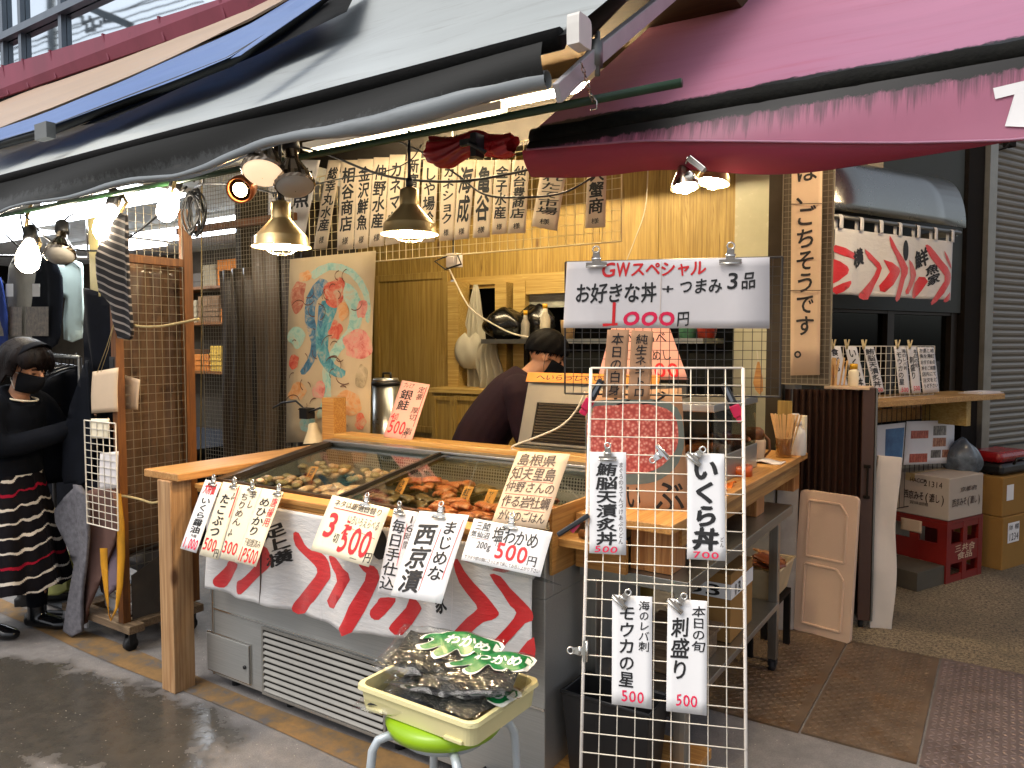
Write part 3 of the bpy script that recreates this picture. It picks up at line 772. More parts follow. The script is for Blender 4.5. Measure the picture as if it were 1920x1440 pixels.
# gutter and glazed upper storey
def pgut(u): return None
g = T('rain_gutter', 'long dusty pink metal gutter under the glazed upper floor', 'gutter', (-6, 3.5, 3.86))
YG = 3.5
x0, x1 = -14.0, -3.95
za, zb_ = ony(0, 183, YG), ony(530, 3, YG); ta, tb_ = ony(0, 132, YG), ony(440, -2, YG)
def lz(a, b, x): return a.z + (b.z - a.z) * (x - a.x) / (b.x - a.x)
pk = plain('gutter_pink', '8c4658', .55, .1, .16, 3, st=(1, 1, .3), dirt=('4a2f36', 4, .62))
m = MB(); m.hexa([(x0, YG, lz(za, zb_, x0)), (x1, YG, lz(za, zb_, x1)), (x1, YG + .22, lz(za, zb_, x1)), (x0, YG + .22, lz(za, zb_, x0))], [(x0, YG - .05, lz(ta, tb_, x0)), (x1, YG - .05, lz(ta, tb_, x1)), (x1, YG + .22, lz(ta, tb_, x1)), (x0, YG + .22, lz(ta, tb_, x0))]); m.o('trough', pk, g)
for px in (48, 100, 305, 10, 200, 420):
    m = MB(); p = ony(px, 150, YG - .03); zz = lz(za, zb_, p.x); zt = lz(ta, tb_, p.x); m.hexa([(p.x - .012, YG - .012, zz), (p.x + .012, YG - .012, zz), (p.x + .012, YG + .02, zz), (p.x - .012, YG + .02, zz)], [(p.x - .012, YG - .06, zt + .01), (p.x + .012, YG - .06, zt + .01), (p.x + .012, YG + .02, zt + .01), (p.x - .012, YG + .02, zt + .01)]); m.o('strap', pk, g)
m = MB(); m.hexa([(x0, YG + .02, lz(za, zb_, x0) - .2), (x1, YG + .02, lz(za, zb_, x1) - .2), (x1, YG + .2, lz(za, zb_, x1) - .2), (x0, YG + .2, lz(za, zb_, x0) - .2)], [(x0, YG + .02, lz(za, zb_, x0) - .004), (x1, YG + .02, lz(za, zb_, x1) - .004), (x1, YG + .2, lz(za, zb_, x1) - .004), (x0, YG + .2, lz(za, zb_, x0) - .004)]); m.o('soffit_board', M['dark'], g)
uf = T('upper_facade', 'glazed upper floor with slim mullions reflecting the sky', 'building', (-7, 3.9, 3.9))
YW = 3.9
k = NT('mirror_window'); k.set(Base__Color=lin('dfe8ec'), Metallic=1.0, Roughness=.03); bnz = k.noise((1, 1, 1), 1.2, 2, .5); k.bump(bnz, .015, .05)
wall_d = plain('facade_wall', '3a3632', .8)
m = MB(); m.box(-16, YW, 4.0, -4.2, YW + .02, 7.5); m.o('glazing', k.m, uf)
m = MB(); m.box(-16, YW + .0, 2.7, -1.0, YW + .2, 3.996); m.box(-4.195, YW, 3.996, -1.0, YW + .2, 7.5); m.o('spandrel', wall_d, uf)
fr_ = plain('mullion_alu', '707880', .4, .6, .1)
for x in [ony(px, 60, YW - .03).x for px in (40, 116, 6)] + [-5.0, -14]: m = MB(); m.box(x - .03, YW - .05, 3.9, x + .03, YW - .003, 7.5); m.o('mullion', fr_, uf)
m = MB(); a = ony(0, 72, YW - .03); e = ony(160, 2, YW - .03); m.beam((-16, YW - .045, a.z + (a.z - e.z) * (-16 - a.x) / (a.x - e.x) * -1 if False else a.z), (-4.2, YW - .045, e.z), .07, .07); m.o('transom', fr_, uf)
# power lines across the street, seen mirrored in the glazing
def mir(px, py, yv=13.0): p = ony(px, py, yv); return V((p.x, 2 * YW - yv, p.z))
grey_p = plain('pole_grey', '6e7478', .6, .2)
up = T('utility_pole', 'grey utility pole with crossarm mirrored in the upper glazing', 'utility pole', V((mir(95, -60).x, 2 * YW - 13.0, 0)))
m = MB(); q = mir(95, -60); m.tube([(q.x, q.y, 0), (q.x, q.y, q.z + 1.5)], .14, 12); m.o('pole', grey_p, up)
m = MB(); m.beam(mir(92, -20), mir(245, 48), .2, .2); m.o('crossarm', grey_p, up)
for px, py in ((140, 30), (160, 40), (182, 50), (205, 40), (170, 58)): m = MB(); a = mir(px, py); m.tube([a + V((-.2, 0, .25)), a + V((-.22, 0, 0)), a, a + V((.25, 0, -.04)), a + V((.28, 0, .12))], .05, 8); m.o('insulator', grey_p, up)
for i, l in enumerate((((-40, 118), (60, 78), (150, 42), (340, -12)), ((-40, 126), (80, 80), (180, 50), (360, -6)), ((-40, 138), (60, 100), (190, 60), (380, 2)), ((-40, 108), (100, 66), (230, 18), (330, -18)))):
    m = MB(); m.tube([mir(*p) for p in l], .022, 6); tag(m.o('power_line', M['dark']), 'dark power line across the street mirrored in the upper glazing', 'cable', 'power lines across the street')
# ------------------------------------------------------------------ clothes shop shell on the left
cs = T('clothes_shop', 'clothes shop shell with white lit ceiling left of the stall', 'building', (-6, 4, 0))
m = MB(); m.box(-12, 5.6, 0, -4.62, 5.8, 2.9); m.o('rear_wall', plain('shop_wall', '4c443a', .8, var=.25, vs=3), cs)
m = MB(); m.box(-12, 2.6, 2.62, -4.0, 5.6, 2.72); m.o('ceiling', plain('shop_ceiling', 'd0d4d4', .7), cs)
m = MB(); m.box(-12.1, 1.9, 0, -12, 5.8, 4); m.o('side_wall', M['dark'], cs)
m = MB(); m.box(-12, 2.5, 2.56, -4.0, 2.6, 2.62); m.o('header', plain('header', 'b4b0a4', .7), cs)
m = MB(); m.box(-4.62, 3.45, 0, -4.56, 5.8, 2.9); m.o('party_wall', plain('party_wall', '3a342c', .85, var=.25), cs)
diff_m = emis('light_diffuser', 'eef6ff', 11)
for i, (x, y) in enumerate(((-8.3, 3.5), (-6.9, 3.2), (-5.6, 3.1), (-8.2, 4.6), (-6.6, 4.4), (-5.4, 4.3))):
    l = T('ceiling_light', ('fluorescent batten light on clothes shop ceiling'), 'ceiling light', (x, y, 2.62), 'fluorescent battens on the shop ceiling')
    m = MB(); m.box(x - .65, y - .23, 2.585, x + .65, y + .23, 2.619); m.o('housing', M['whitep'], l)
    m = MB(); m.box(x - .62, y - .2, 2.56, x + .62, y + .2, 2.584); m.o('diffuser', diff_m, l)
# ------------------------------------------------------------------ wire mesh panel maker
def wires(m, P, w, h, nx, ny, r, fr, mi=0):
    """P(x,y): point on the panel; wires every cell, thicker frame"""
    for i in range(nx + 1):
        x = w * i / nx; m.tube([P(x, 0), P(x, h)], fr if i in (0, nx) else r, 4 if i not in (0, nx) else 6, mi, smooth=False)
    for j in range(ny + 1):
        y = h * j / ny; m.tube([P(0, y), P(w, y)], fr if j in (0, ny) else r, 4 if j not in (0, ny) else 6, mi, smooth=False)
    return m
def clip(p, right, down, size, label, mat='chrome', turn=0.0, out=.004):
    right = V(right).normalized(); down = V(down).normalized(); n = right.cross(down).normalized()
    if n.dot(_C - V(p)) < 0: n = -n
    R_ = Matrix.Rotation(turn, 3, n); right = R_ @ right; down = R_ @ down
    F_ = Matrix(((right.x, -down.x, n.x, p[0]), (right.y, -down.y, n.y, p[1]), (right.z, -down.z, n.z, p[2]), (0, 0, 0, 1)))
    m = MB(F_ @ Matrix.Translation((0, 0, out))); s_ = size
    for sg, zz in ((1, .0), (1, -.010)):
        m.add([(-.5 * s_, -.18 * s_, zz), (.5 * s_, -.18 * s_, zz), (.5 * s_, .02 * s_, zz + .003), (-.5 * s_, .02 * s_, zz + .003), (-.5 * s_, -.18 * s_, zz - .0015), (.5 * s_, -.18 * s_, zz - .0015), (.5 * s_, .02 * s_, zz + .0015), (-.5 * s_, .02 * s_, zz + .0015)], [(0, 1, 2, 3), (7, 6, 5, 4), (0, 4, 5, 1), (1, 5, 6, 2), (2, 6, 7, 3), (3, 7, 4, 0)])
        m.add([(-.2 * s_, .02 * s_, zz + .003), (.2 * s_, .02 * s_, zz + .003), (.15 * s_, .55 * s_, zz + .008), (-.15 * s_, .55 * s_, zz + .008), (-.2 * s_, .02 * s_, zz + .0015), (.2 * s_, .02 * s_, zz + .0015), (.15 * s_, .55 * s_, zz + .0065), (-.15 * s_, .55 * s_, zz + .0065)], [(0, 1, 2, 3), (7, 6, 5, 4), (0, 4, 5, 1), (1, 5, 6, 2), (2, 6, 7, 3), (3, 7, 4, 0)])
    m.tube([(-.5 * s_, -.17 * s_, .002), (.5 * s_, -.17 * s_, .002)], .0035, 6)
    m.tube([(-.22 * s_, .18 * s_, .0), (.22 * s_, .18 * s_, .0)], .006, 8)
    a = [(.16 * s_ * cos(t), .62 * s_ + .16 * s_ * sin(t), .008) for t in [2 * pi * i / 12 for i in range(12)]]
    m.tube(a, .0028, 6, close=True)
    return tag(m.o('bulldog_clip', M[mat]), label, 'clip', 'metal bulldog clips')
def sign(name, label, cat, c, mat, items, group=None, t=.0015, warp=0, h=.0012, loc=None):
    cd = Card(*c); b = cd.body(name, mat, None, t, warp); tag(b, label, cat, group)
    if items: letter(cd, items, b, h=h)
    b['_c'] = 0; del b['_c']
    return cd, b
# ------------------------------------------------------------------ refrigerated case
X0, X1, YF, YK = -2.90, -1.19, 2.0, 2.74
fc = T('display_case', 'stainless refrigerated fish case with sliding glass lids', 'display case', (-2.05, 2.35, 0))
slm = plain('slat_steel', '8a8780', .45, .5, .08)
ss = steel('case_steel', 'b2b2ae', 0, .46); ss.node_tree.nodes['Principled BSDF'].inputs['Metallic'].default_value = .7
m = MB(); m.box(X0, YF, .05, X1, YK, .70); m.box(X0, YF, .70, X1, YF + .05, .868); m.box(X0, YK - .05, .70, X1, YK, .985); m.hexa([(X0, YF + .05, .70), (X0 + .04, YF + .05, .70), (X0 + .04, YK - .05, .70), (X0, YK - .05, .70)], [(X0, YF + .05, .868), (X0 + .04, YF + .05, .868), (X0 + .04, YK - .05, .985), (X0, YK - .05, .985)])
m.hexa([(X1 - .04, YF + .05, .70), (X1, YF + .05, .70), (X1, YK - .05, .70), (X1 - .04, YK - .05, .70)], [(X1 - .04, YF + .05, .868), (X1, YF + .05, .868), (X1, YK - .05, .985), (X1 - .04, YK - .05, .985)])
m.o('body', ss, fc, .003)
m = MB(); zl = ony(560, 1178, YF).z + .03
m.box(X0 + .02, YF - .006, .345, X1, YF - .001, .351); m.box(X0 + .022, YF - .008, .055, X0 + .028, YF - .001, .86); m.o('panel_seam', M['chrome'], fc)
d_ = T
a = ony(392, 1195, YF); e = ony(474, 1290, YF)
m = MB(); m.box(a.x, YF - .012, .07, a.x + .285, YF - .0015, .235); dr = m.o('service_door', ss, fc, .002)
m = MB(); x0, x1 = a.x - .006, a.x + .291
m.box(x0, YF - .006, .064, x1, YF - .0012, .068); m.box(x0, YF - .006, .237, x1, YF - .0012, .241); m.box(x0, YF - .006, .068, x0 + .004, YF - .0012, .237); m.box(x1 - .004, YF - .006, .068, x1, YF - .0012, .237); m.o('door_edge', M['chrome'], dr)
m = MB(); m.cyl((a.x + .262, YF - .0125, .14), .008, .006, 14, 0, (0, -1, 0)); m.o('lock', M['black'], dr)
m = MB(); g0, g1 = -2.55, -1.86; zt = .325
m.box(g0, YF - .01, .05, g1, YF - .002, .062); m.box(g0, YF - .01, zt, g1, YF - .002, zt + .012); m.box(g0, YF - .01, .062, g0 + .012, YF - .002, zt); m.box(g1 - .012, YF - .01, .062, g1, YF - .002, zt)
gr = m.o('grille', slm, fc, .001)
m = MB(); m.box(g0 + .013, YF - .0025, .063, g1 - .013, YF - .0012, zt - .001); m.o('grille_back', M['dark'], gr)
for i in range(10):
    z = .066 + i * .0262; m = MB(); m.hexa([(g0 + .013, YF - .012, z), (g1 - .013, YF - .012, z), (g1 - .013, YF - .003, z + .010), (g0 + .013, YF - .003, z + .010)], [(g0 + .013, YF - .012, z + .003), (g1 - .013, YF - .012, z + .003), (g1 - .013, YF - .003, z + .0135), (g0 + .013, YF - .003, z + .0135)]); m.o('slat', slm, gr)
for x in (X0 + .09, -2.45, -1.85, X1 - .06):
    for y in (YF + .06, YK - .06): m = MB(); m.cyl((x, y, 0), .02, .055, 10); m.box(x - .03, y - .03, .035, x + .03, y + .03, .049); m.o('foot', M['rubber'], fc)
m = MB(); m.box(X0 - .0, 1.945, .868, X1, YF + .04, .882); m.box(X0, 1.935, .884, X1, YF + .02, .905); m.o('front_rail', M['wood'], fc, .003)
m = MB(); m.box(X0 + .1, 1.94, .845, X1, 1.955, .8665); m.o('curtain_rod', M['wood'], fc, .002)
fm = plain('frame_bronze', '54483c', .32, .8, .15)
z0, z1 = .905, 1.0; ya, yb = YF + .05, YK - .06
def gp(x, y, dz=0): return (x, y, z0 + (z1 - z0) * (y - ya) / (yb - ya) + dz)
m = MB()
m.beam(gp(X0 + .03, ya - .02), gp(X0 + .03, yb), .05, .025); m.beam(gp(X1 - .02, ya - .02), gp(X1 - .02, yb), .04, .025)
m.beam(gp(X0, ya - .012), gp(X1, ya - .012), .022, .02); m.o('lid_frame', fm, fc)
m = MB(); m.box(X0, yb, .986, X1, yb + .05, 1.004); m.box(X0, yb - .018, 1.005, X1, yb + .06, 1.016); m.box(X0, yb + .052, .99, X1, YK + .02, 1.01); m.o('rear_rail', M['steel'], fc, .002)
ld = glass('lid_glass', 'f0f4f0', .015)
for x0, x1, dz in ((X0 + .055, -2.10, -.004), (-2.14, X1 - .045, .006)):
    m = MB(); m.hexa([gp(x0, ya, dz - .003), gp(x1, ya, dz - .003), gp(x1, yb, dz - .003), gp(x0, yb, dz - .003)], [gp(x0, ya, dz), gp(x1, ya, dz), gp(x1, yb, dz), gp(x0, yb, dz)]); lo = m.o('glass_lid', ld, fc)
    m = MB(); xe = x1 if x0 < -2.5 else x0; m.beam(gp(xe, ya, dz + .002), gp(xe, yb, dz + .002), .014, .016); m.o('lid_edge', plain('lid_trim', '3a332c', .4, .5), lo)
def FZ(y): return .800 + (y - ya) * .09
# inside: floor tray, perforated back, evaporator
m = MB(); m.hexa([(X0 + .045, ya + .01, .705), (X1 - .045, ya + .01, .705), (X1 - .045, yb - .06, .705), (X0 + .045, yb - .06, .705)], [(X0 + .045, ya + .01, FZ(ya)), (X1 - .045, ya + .01, FZ(ya)), (X1 - .045, yb - .06, FZ(yb)), (X0 + .045, yb - .06, FZ(yb))]); m.o('inner_floor', M['steel'], fc)
def perf():
    k = NT('perforated_steel'); vo = k.n("TexVoronoi", Scale=75.0); vo.inputs['Randomness'].default_value = 0
    k.l(k.map((1, 1, 1)), vo.inputs['Vector'])
    k.set(Base__Color=k.ramp(vo.outputs['Distance'], [(.33, '1a1814'), (.42, '9a9488')]), Metallic=.8, Roughness=.4); return k.m
m = MB(); m.hexa([(X0 + .05, yb - .075, .86), (X1 - .05, yb - .075, .86), (X1 - .05, yb - .07, .86), (X0 + .05, yb - .07, .86)], [(X0 + .05, yb - .06, .97), (X1 - .05, yb - .06, .97), (X1 - .05, yb - .052, .97), (X0 + .05, yb - .052, .97)]); m.o('perforated_back', perf(), fc)
m = MB(); m.box(X0 + .05, yb - .05, .71, X1 - .05, yb - .005, .975); m.o('rear_lining', M['steeld'], fc)
# seafood in trays
def flesh(name, c, c2, vs=18):
    k = NT(name); a = k.noise((1, 1, 1), vs, 5, .65); st = k.n("TexWave", Scale=24.0, Distortion=6.0); k.l(k.map((1, 1, 1)), st.inputs['Vector'])
    k.set(Base__Color=k.mix(.35, k.ramp(a, [(.35, c), (.65, c2)]), k.ramp(st.outputs[0], [(.2, c), (.8, c2)])), Roughness=.28); k.bump(a, .3, .01); return k.m
salmon = flesh('salmon_flesh', 'b8481f', 'd88a56'); shellm = flesh('shell_brown', '7a5a34', 'b09868', 30); darkfish = flesh('dark_fish', '3a2e24', '8a6a40'); palef = flesh('pale_fish', 'c0845c', 'dcb894')
trm = plain('foam_tray', '2a2622', .4)
rnd = random.Random(3)
def tray(x, y, w_, d_, label, kind):
    fz = FZ(y + d_ / 2) + .001; t = T('fish_tray', label, 'tray', (x, y, fz), 'trays of seafood inside the glass case')
    m = MB(); z = fz; m.box(x - w_ / 2, y - d_ / 2, z, x + w_ / 2, y + d_ / 2, z + .008)
    for a in ((x - w_ / 2, y - d_ / 2, x + w_ / 2, y - d_ / 2 + .006), (x - w_ / 2, y + d_ / 2 - .006, x + w_ / 2, y + d_ / 2), (x - w_ / 2, y - d_ / 2 + .006, x - w_ / 2 + .006, y + d_ / 2 - .006), (x + w_ / 2 - .006, y - d_ / 2 + .006, x + w_ / 2, y + d_ / 2 - .006)): m.box(a[0], a[1], z + .0085, a[2], a[3], z + .03)
    m.o('dish', trm, t)
    n = 20 if kind != 'shell' else 34
    for i in range(n):
        px = x + rnd.uniform(-.42, .42) * w_; py = y + rnd.uniform(-.38, .38) * d_; zz = z + .022 + rnd.uniform(0, .04) + (.02 if kind == 'shell' else 0)
        Mx = Matrix.Rotation(rnd.uniform(0, 6.3), 4, 'Z') @ Matrix.Rotation(rnd.uniform(-.35, .35), 4, 'X')
        m = MB()
        if kind == 'shell': m.ball((px, py, zz), .025, 10, 6, 0, (1, .75, .5), Mx); mt = shellm if rnd.random() < .7 else palef
        else:
            F_ = Matrix.Translation((px, py, zz)) @ Mx; L, W_ = rnd.uniform(.06, .10), rnd.uniform(.028, .042)
            m = MB(F_); m.slab(lambda u, v: V(((u - .5) * L, (v - .5) * W_ * (1 - .55 * u * u), .008 * sin(pi * v) + .006 * sin(3 * u))), 8, 6, .014); mt = {'salmon': salmon, 'dark': darkfish, 'pale': palef}[kind]
        m.o({'shell': 'shellfish', 'salmon': 'salmon_slice', 'dark': 'fish_fillet', 'pale': 'fish_fillet'}[kind], mt, t)
ym = (ya + yb) / 2
for i, (x, y, w_, d_, lb, kd) in enumerate((
    (-2.66, 2.22, .30, .26, 'tray of brown shellfish nearest the wooden post, front row', 'shell'), (-2.66, 2.47, .30, .2, 'tray of shellfish at the back left of the case', 'shell'),
    (-2.33, 2.22, .30, .26, 'tray of pale fillets in front row under left lid', 'pale'), (-2.33, 2.47, .30, .2, 'tray of shellfish at the back just left of lid edge', 'shell'),
    (-2.0, 2.22, .30, .26, 'tray of dark fillets in front row under right lid', 'dark'), (-2.0, 2.47, .30, .2, 'tray of orange salmon slices at the back beside perforated plate', 'salmon'),
    (-1.68, 2.22, .28, .26, 'tray of salmon slices in front row behind the orange tags', 'salmon'), (-1.68, 2.47, .28, .2, 'tray of dark fillets at the back below perforated plate', 'dark'),
    (-1.38, 2.32, .26, .4, 'wide tray of salmon slices at the right end of the case', 'salmon'))): tray(x, y, w_, d_, lb, kd)
# ------------------------------------------------------------------ wooden counter at the left, with its post
wc = T('wooden_counter', 'pine counter end board on a square post left of the case', 'counter', (-3.0, 2.2, 0))
m = MB(); m.box(-3.155, 1.86, .922, X0 - .004, 2.85, .955); m.o('board', wood('pine_board_left', 'c89a60', 'b8874c', 1, 1, .45, c3='a67840'), wc, .004)
m = MB(); m.box(-3.04, 1.85, .0, -2.945, 1.95, .921); m.o('post', wood('pine_post', 'c29c70', 'b0885c', 2, .8, .6, c3='966c44'), wc, .004)
m = MB(); m.box(-3.04, 2.75, 0, -2.945, 2.84, .921); m.o('rear_post', M['woodz'], wc)
# back beam behind the glass
bb = T('counter_beam', 'long pine ledge running behind the glass lids', 'counter', (-2.1, 2.85, 0))
m = MB(); m.box(-2.93, YK + .025, .99, -1.16, YK + .15, 1.035); m.o('ledge', wood('pine_ledge', 'd2a868', 'c29650', 0, .9, .4, c3='b37a34'), bb, .004)
m = MB(); m.box(-2.93, YK + .03, 0, -1.16, YK + .06, .989); m.o('backing', M['cab'], bb)
m = MB(); m.box(-3.02, YK + .03, .956, -2.935, YK + .12, 1.22); m.o('end_stile', M['wood'], bb)
# ------------------------------------------------------------------ red and white cloth on the case
NZ = .862; NX0, NX1 = -2.815, -1.197
def nbot(x):
    t = (x - NX0) / (NX1 - NX0); return .452 + .052 * t + .012 * sin(9 * t) - .02 * max(0, 1 - t * 12) * -1
def nz(x, z, off=0):
    d = max(0, min(1, (NZ - z) / .4))
    y = 1.936 - .018 * d * (1 + sin(12.5 * x + 1) ) - .008 * d * sin(31 * x) - off - .004 * sin(19 * z + 5 * x) * d
    return V((x, y, z))
def nsurf(u, v):
    x = NX0 + (NX1 - NX0) * u; return nz(x, NZ + (nbot(x) - NZ) * v)
def satin(name, c):
    k = NT(name); a = k.noise((1, 1, 1), 5, 5, .6); wv = k.noise((2.5, 2.5, 9), 6, 5, .65)
    c = lin(c); k.set(Base__Color=k.ramp(a, [(.3, tuple(x * .9 for x in c[:3]) + (1,)), (.7, c)]), Roughness=.42, Sheen__Weight=.3); k.bump(wv, .35, .012); return k.m
clw = satin('cloth_white', 'd2cfcc'); clr = satin('cloth_red', 'c8141a')
nr = T('shop_curtain', 'white cloth with bold red brush strokes hung across the fish case', 'curtain', (-2, 1.93, .45))
m = MB(); m.slab(nsurf, 140, 26, -.0012); m.o('cloth', clw, nr)
def z6(l): return [(320 + x / 3.428, 820 + y / 3.428) for x, y in l]
def z8(l): return [(620 + x / 3.6, 1040 + y / 3.6) for x, y in l]
shp = [z6([(355, 800), (435, 815), (405, 870), (365, 930), (330, 970), (285, 955), (275, 915), (300, 880), (340, 830)]),
 z6([(570, 700), (630, 710), (660, 790), (640, 840), (590, 880), (540, 930), (480, 1000), (445, 985), (440, 925), (470, 910), (520, 860), (560, 800)]),
 z6([(775, 620), (810, 618), (850, 690), (900, 730), (960, 745), (1010, 800), (1030, 890), (1000, 940), (850, 1135), (770, 1125), (770, 1080), (800, 1040), (900, 930), (940, 870), (920, 820), (850, 760), (790, 700)]),
 z6([(1010, 765), (1060, 775), (1120, 840), (1170, 910), (1065, 1095), (1005, 1050), (1085, 920), (1040, 840)]),
 z6([(1210, 815), (1300, 830), (1335, 890), (1320, 960), (1195, 1240), (1115, 1215), (1250, 920), (1240, 860)]),
 z6([(1350, 1030), (1440, 1035), (1420, 1090), (1345, 1170), (1295, 1155), (1290, 1110), (1330, 1060)]),
 z6([(1520, 1040), (1560, 1050), (1600, 1095), (1590, 1130), (1480, 1275), (1415, 1240), (1420, 1200), (1500, 1100)]),
 z8([(825, 60), (850, 30), (900, 110), (970, 190), (1050, 270), (1120, 370), (1130, 410), (1090, 440), (1040, 450), (960, 520), (920, 570), (825, 565), (830, 530), (930, 420), (1000, 360), (960, 300), (870, 190)]),
 z8([(1070, 135), (1140, 150), (1200, 230), (1290, 320), (1355, 390), (1355, 450), (1300, 470), (1180, 600), (1100, 690), (985, 688), (985, 640), (1060, 620), (1180, 490), (1240, 400), (1200, 350), (1150, 260)]),
 z8([(1365, 560), (1368, 735), (1300, 745), (1250, 700), (1265, 650)])]
def nuv(p): q = ony(p[0], p[1], 1.925); return (q.x, q.z)
m = MB()
for s_ in shp: decal(m, lambda a, b: nz(a, b, .0022), [nuv(p) for p in s_], .018, 0, 2)
m.o('red_stroke', clr, nr, wn=False)
m = MB(); cx, cz = nuv(z6([(1330, 690)])[0]); decal(m, lambda a, b: nz(a, b, .0022), [(cx + .04 * cos(t), cz + .055 * sin(t)) for t in [i * pi / 8 for i in range(16)]], .015, 0, 1); m.o('black_disc', M['ink'], nr, wn=False)
class ClothCard(Card):
    def __init__(s, x0, z0, x1, z1, rot=0, fn=None): s.b = (x0, z0, x1, z1); s.rot = rot; s.fn = fn or nz; s.c = [V((x0, 0, z0)), V((x1, 0, z0)), V((x1, 0, z1)), V((x0, 0, z1))]; s.n = V((0, -1, 0))
    def P(s, u, v, h=0):
        x0, z0, x1, z1 = s.b; cx, cz = (x0 + x1) / 2, (z0 + z1) / 2; x = (x0 + (x1 - x0) * u) - cx; z = (z0 + (z1 - z0) * v) - cz
        c_, s_ = cos(s.rot), sin(s.rot); return s.fn(cx + x * c_ - z * s_, cz + x * s_ + z * c_, .0022)
def cc(px0, py0, px1, py1, rot=0): a = nuv((px0, py0)); b = nuv((px1, py1)); return ClothCard(a[0], a[1], b[0], b[1], rot)
letter(cc(497, 980, 540, 1065, .35), [('足上横', 0, 0, 1, 1, 'ink', .03)], nr)
letter(cc(815, 1105, 838, 1150, .35), [('家', 0, 0, 1, 1, 'ink', .03)], nr)
m = MB()
for px in (598, 848): q = nuv((px, 1000)); m.tube([nz(q[0], NZ - .05 - i * (NZ - .05 - nbot(q[0])) / 12, .001) for i in range(13)], .0014, 4)
m.o('cloth_seam', M['papergrey'], nr)
m = MB(); q = nuv((492, 1000)); m.tube([nz(q[0], NZ - .05 - i * (NZ - .05 - nbot(q[0])) / 12, .002) for i in range(13)], [.001 + .0035 * sin(pi * i / 12) for i in range(13)], 5); m.o('cloth_slit', M['brownink'], nr)
# ------------------------------------------------------------------ price cards clipped along the case front
def tilt(tl, tr, br, bl, Y0):
    a = ony(*tl, Y0); b = ony(*tr, Y0); d = onx(*bl, a.x); c = onx(*br, b.x)
    d2 = (d + (c - (b - a))) / 2; return [a, b, d2 + (b - a), d2]
G1 = 'price cards clipped along the case front'
def pcard(label, q, Y0, mat, items, clipat=.5, cs=.045, warp=.004, cmat='chrome', name='price_card'):
    c = tilt(*q, Y0); cd, b = sign(name, label, 'price card', c, M[mat], items, G1, .0012, warp)
    if clipat is not None: clip(cd.P(clipat, .035, .002), cd.c[1] - cd.c[0], cd.c[3] - cd.c[0], cs, 'bulldog clip on ' + ' '.join(label.split()[:11]), cmat)
    return cd
pcard('white tag for soy salmon roe at 1,000, leftmost of the slanted tags', [(385, 899), (415, 905), (368, 1036), (337, 1029)], 1.925, 'paper', [('大特価', .15, .03, .85, .2, 'red', .02), ('いくら醤油', .25, .24, .8, .76, 'ink', .02), ('大瓶', .35, .77, .75, .81, 'brownink', .006), ('1,000', .05, .83, .95, .97, 'pinkink', .02)], .6)
pcard('white tag for chopped octopus at 500 yen beside the roe tag', [(418, 903), (453, 909), (410, 1050), (372, 1040)], 1.918, 'papercream', [('たこぶつ', .2, .15, .68, .74, 'ink', .025), ('1P', .72, .12, .9, .22, 'brownink', .006), ('|', .92, .02, .92, .45, 'red', .05), ('500', .04, .76, .76, .92, 'red', .016), ('円', .72, .87, .95, .98, 'ink', .008)], .7)
pcard('cream tag for spicy young sardines at 300', [(454, 909), (491, 915), (448, 1055), (413, 1048)], 1.912, 'papercream', [('辛し', .55, .05, .85, .3, 'brownink', .006), ('ちりめん', .15, .1, .5, .55, 'brownink', .008), ('1P', .1, .6, .3, .7, 'ink', .004), ('300', .0, .76, .72, .92, 'red', .014)], .6)
pcard('cream tag for greeneye fish at 500 beside the bare cloth', [(492, 915), (531, 922), (474, 1062), (445, 1053)], 1.906, 'papercream', [('めひかり', .15, .12, .62, .64, 'ink', .016), ('唐揚用', .68, .1, .92, .5, 'red', .004), ('下処理済み', .1, .68, .9, .78, 'brownink', .002, 'h'), ('1P500', .05, .8, .95, .98, 'red', .014)], .85)
pcard('cream square card offering three cuts for 500 yen', [(623, 928), (731, 953), (693, 1060), (580, 1034)], 1.91, 'papercream', [('ネタは厳選日替り', .1, .05, .92, .17, 'brownink', .004, 'h'), ('|', .12, .21, .82, .2, 'red', .012), ('3', .08, .3, .3, .72, 'red', .03), ('切', .3, .62, .4, .78, 'ink', .006), ('え', .4, .36, .52, .62, 'red', .02), ('いろいろえらべる', .42, .26, .95, .42, 'brownink', .003, 'h'), ('|', .4, .46, .95, .55, 'red', .006), ('500', .4, .45, .92, .9, 'red', .022), ('円', .88, .78, 1.0, .95, 'ink', .006), ('~', .66, .9, .78, .97, 'ink', .004)], .62, .05)
pcard('narrow grey card saying handmade every day, half under the next card', [(739, 953), (784, 960), (752, 1122), (707, 1113)], 1.912, 'papergrey', [('毎日手仕込', .08, .12, .62, .95, 'ink', .008), ('16時間', .68, .05, .98, .45, 'brownink', .003), ('|', .68, .15, .6, .65, 'red', .02)], .3, .045)
pcard('large white card for miso marinated fish with two red rules', [(787, 958), (880, 966), (823, 1130), (738, 1119)], 1.90, 'paper', [('西京漬', .1, .14, .48, .95, 'ink', .024), ('まじめな', .58, .08, .86, .78, 'ink', .014), ('|', .55, .18, .5, .9, 'red', .012), ('|', .93, .06, .88, .75, 'red', .012)], .45, .055)
pcard('tall tan card naming an island oyster farmer in brown letters', [(971, 846), (1069, 851), (1022, 995), (921, 977)], 2.12, 'papertan', [('島根県', .06, .04, .8, .2, 'brownink', .008), ('知夫里島', .04, .23, .88, .4, 'brownink', .008), ('仲野さんの', .03, .43, .95, .57, 'brownink', .006), ('作る岩牡蠣', .05, .62, .95, .77, 'brownink', .006), ('がにのごはん', .08, .82, .95, .95, 'ink', .004), ('|', .05, .215, .8, .215, 'red', .008), ('|', .05, .415, .88, .415, 'red', .008), ('|', .05, .6, .95, .6, 'red', .008), ('|', .05, .79, .9, .8, 'red', .008)], None, warp=.002)
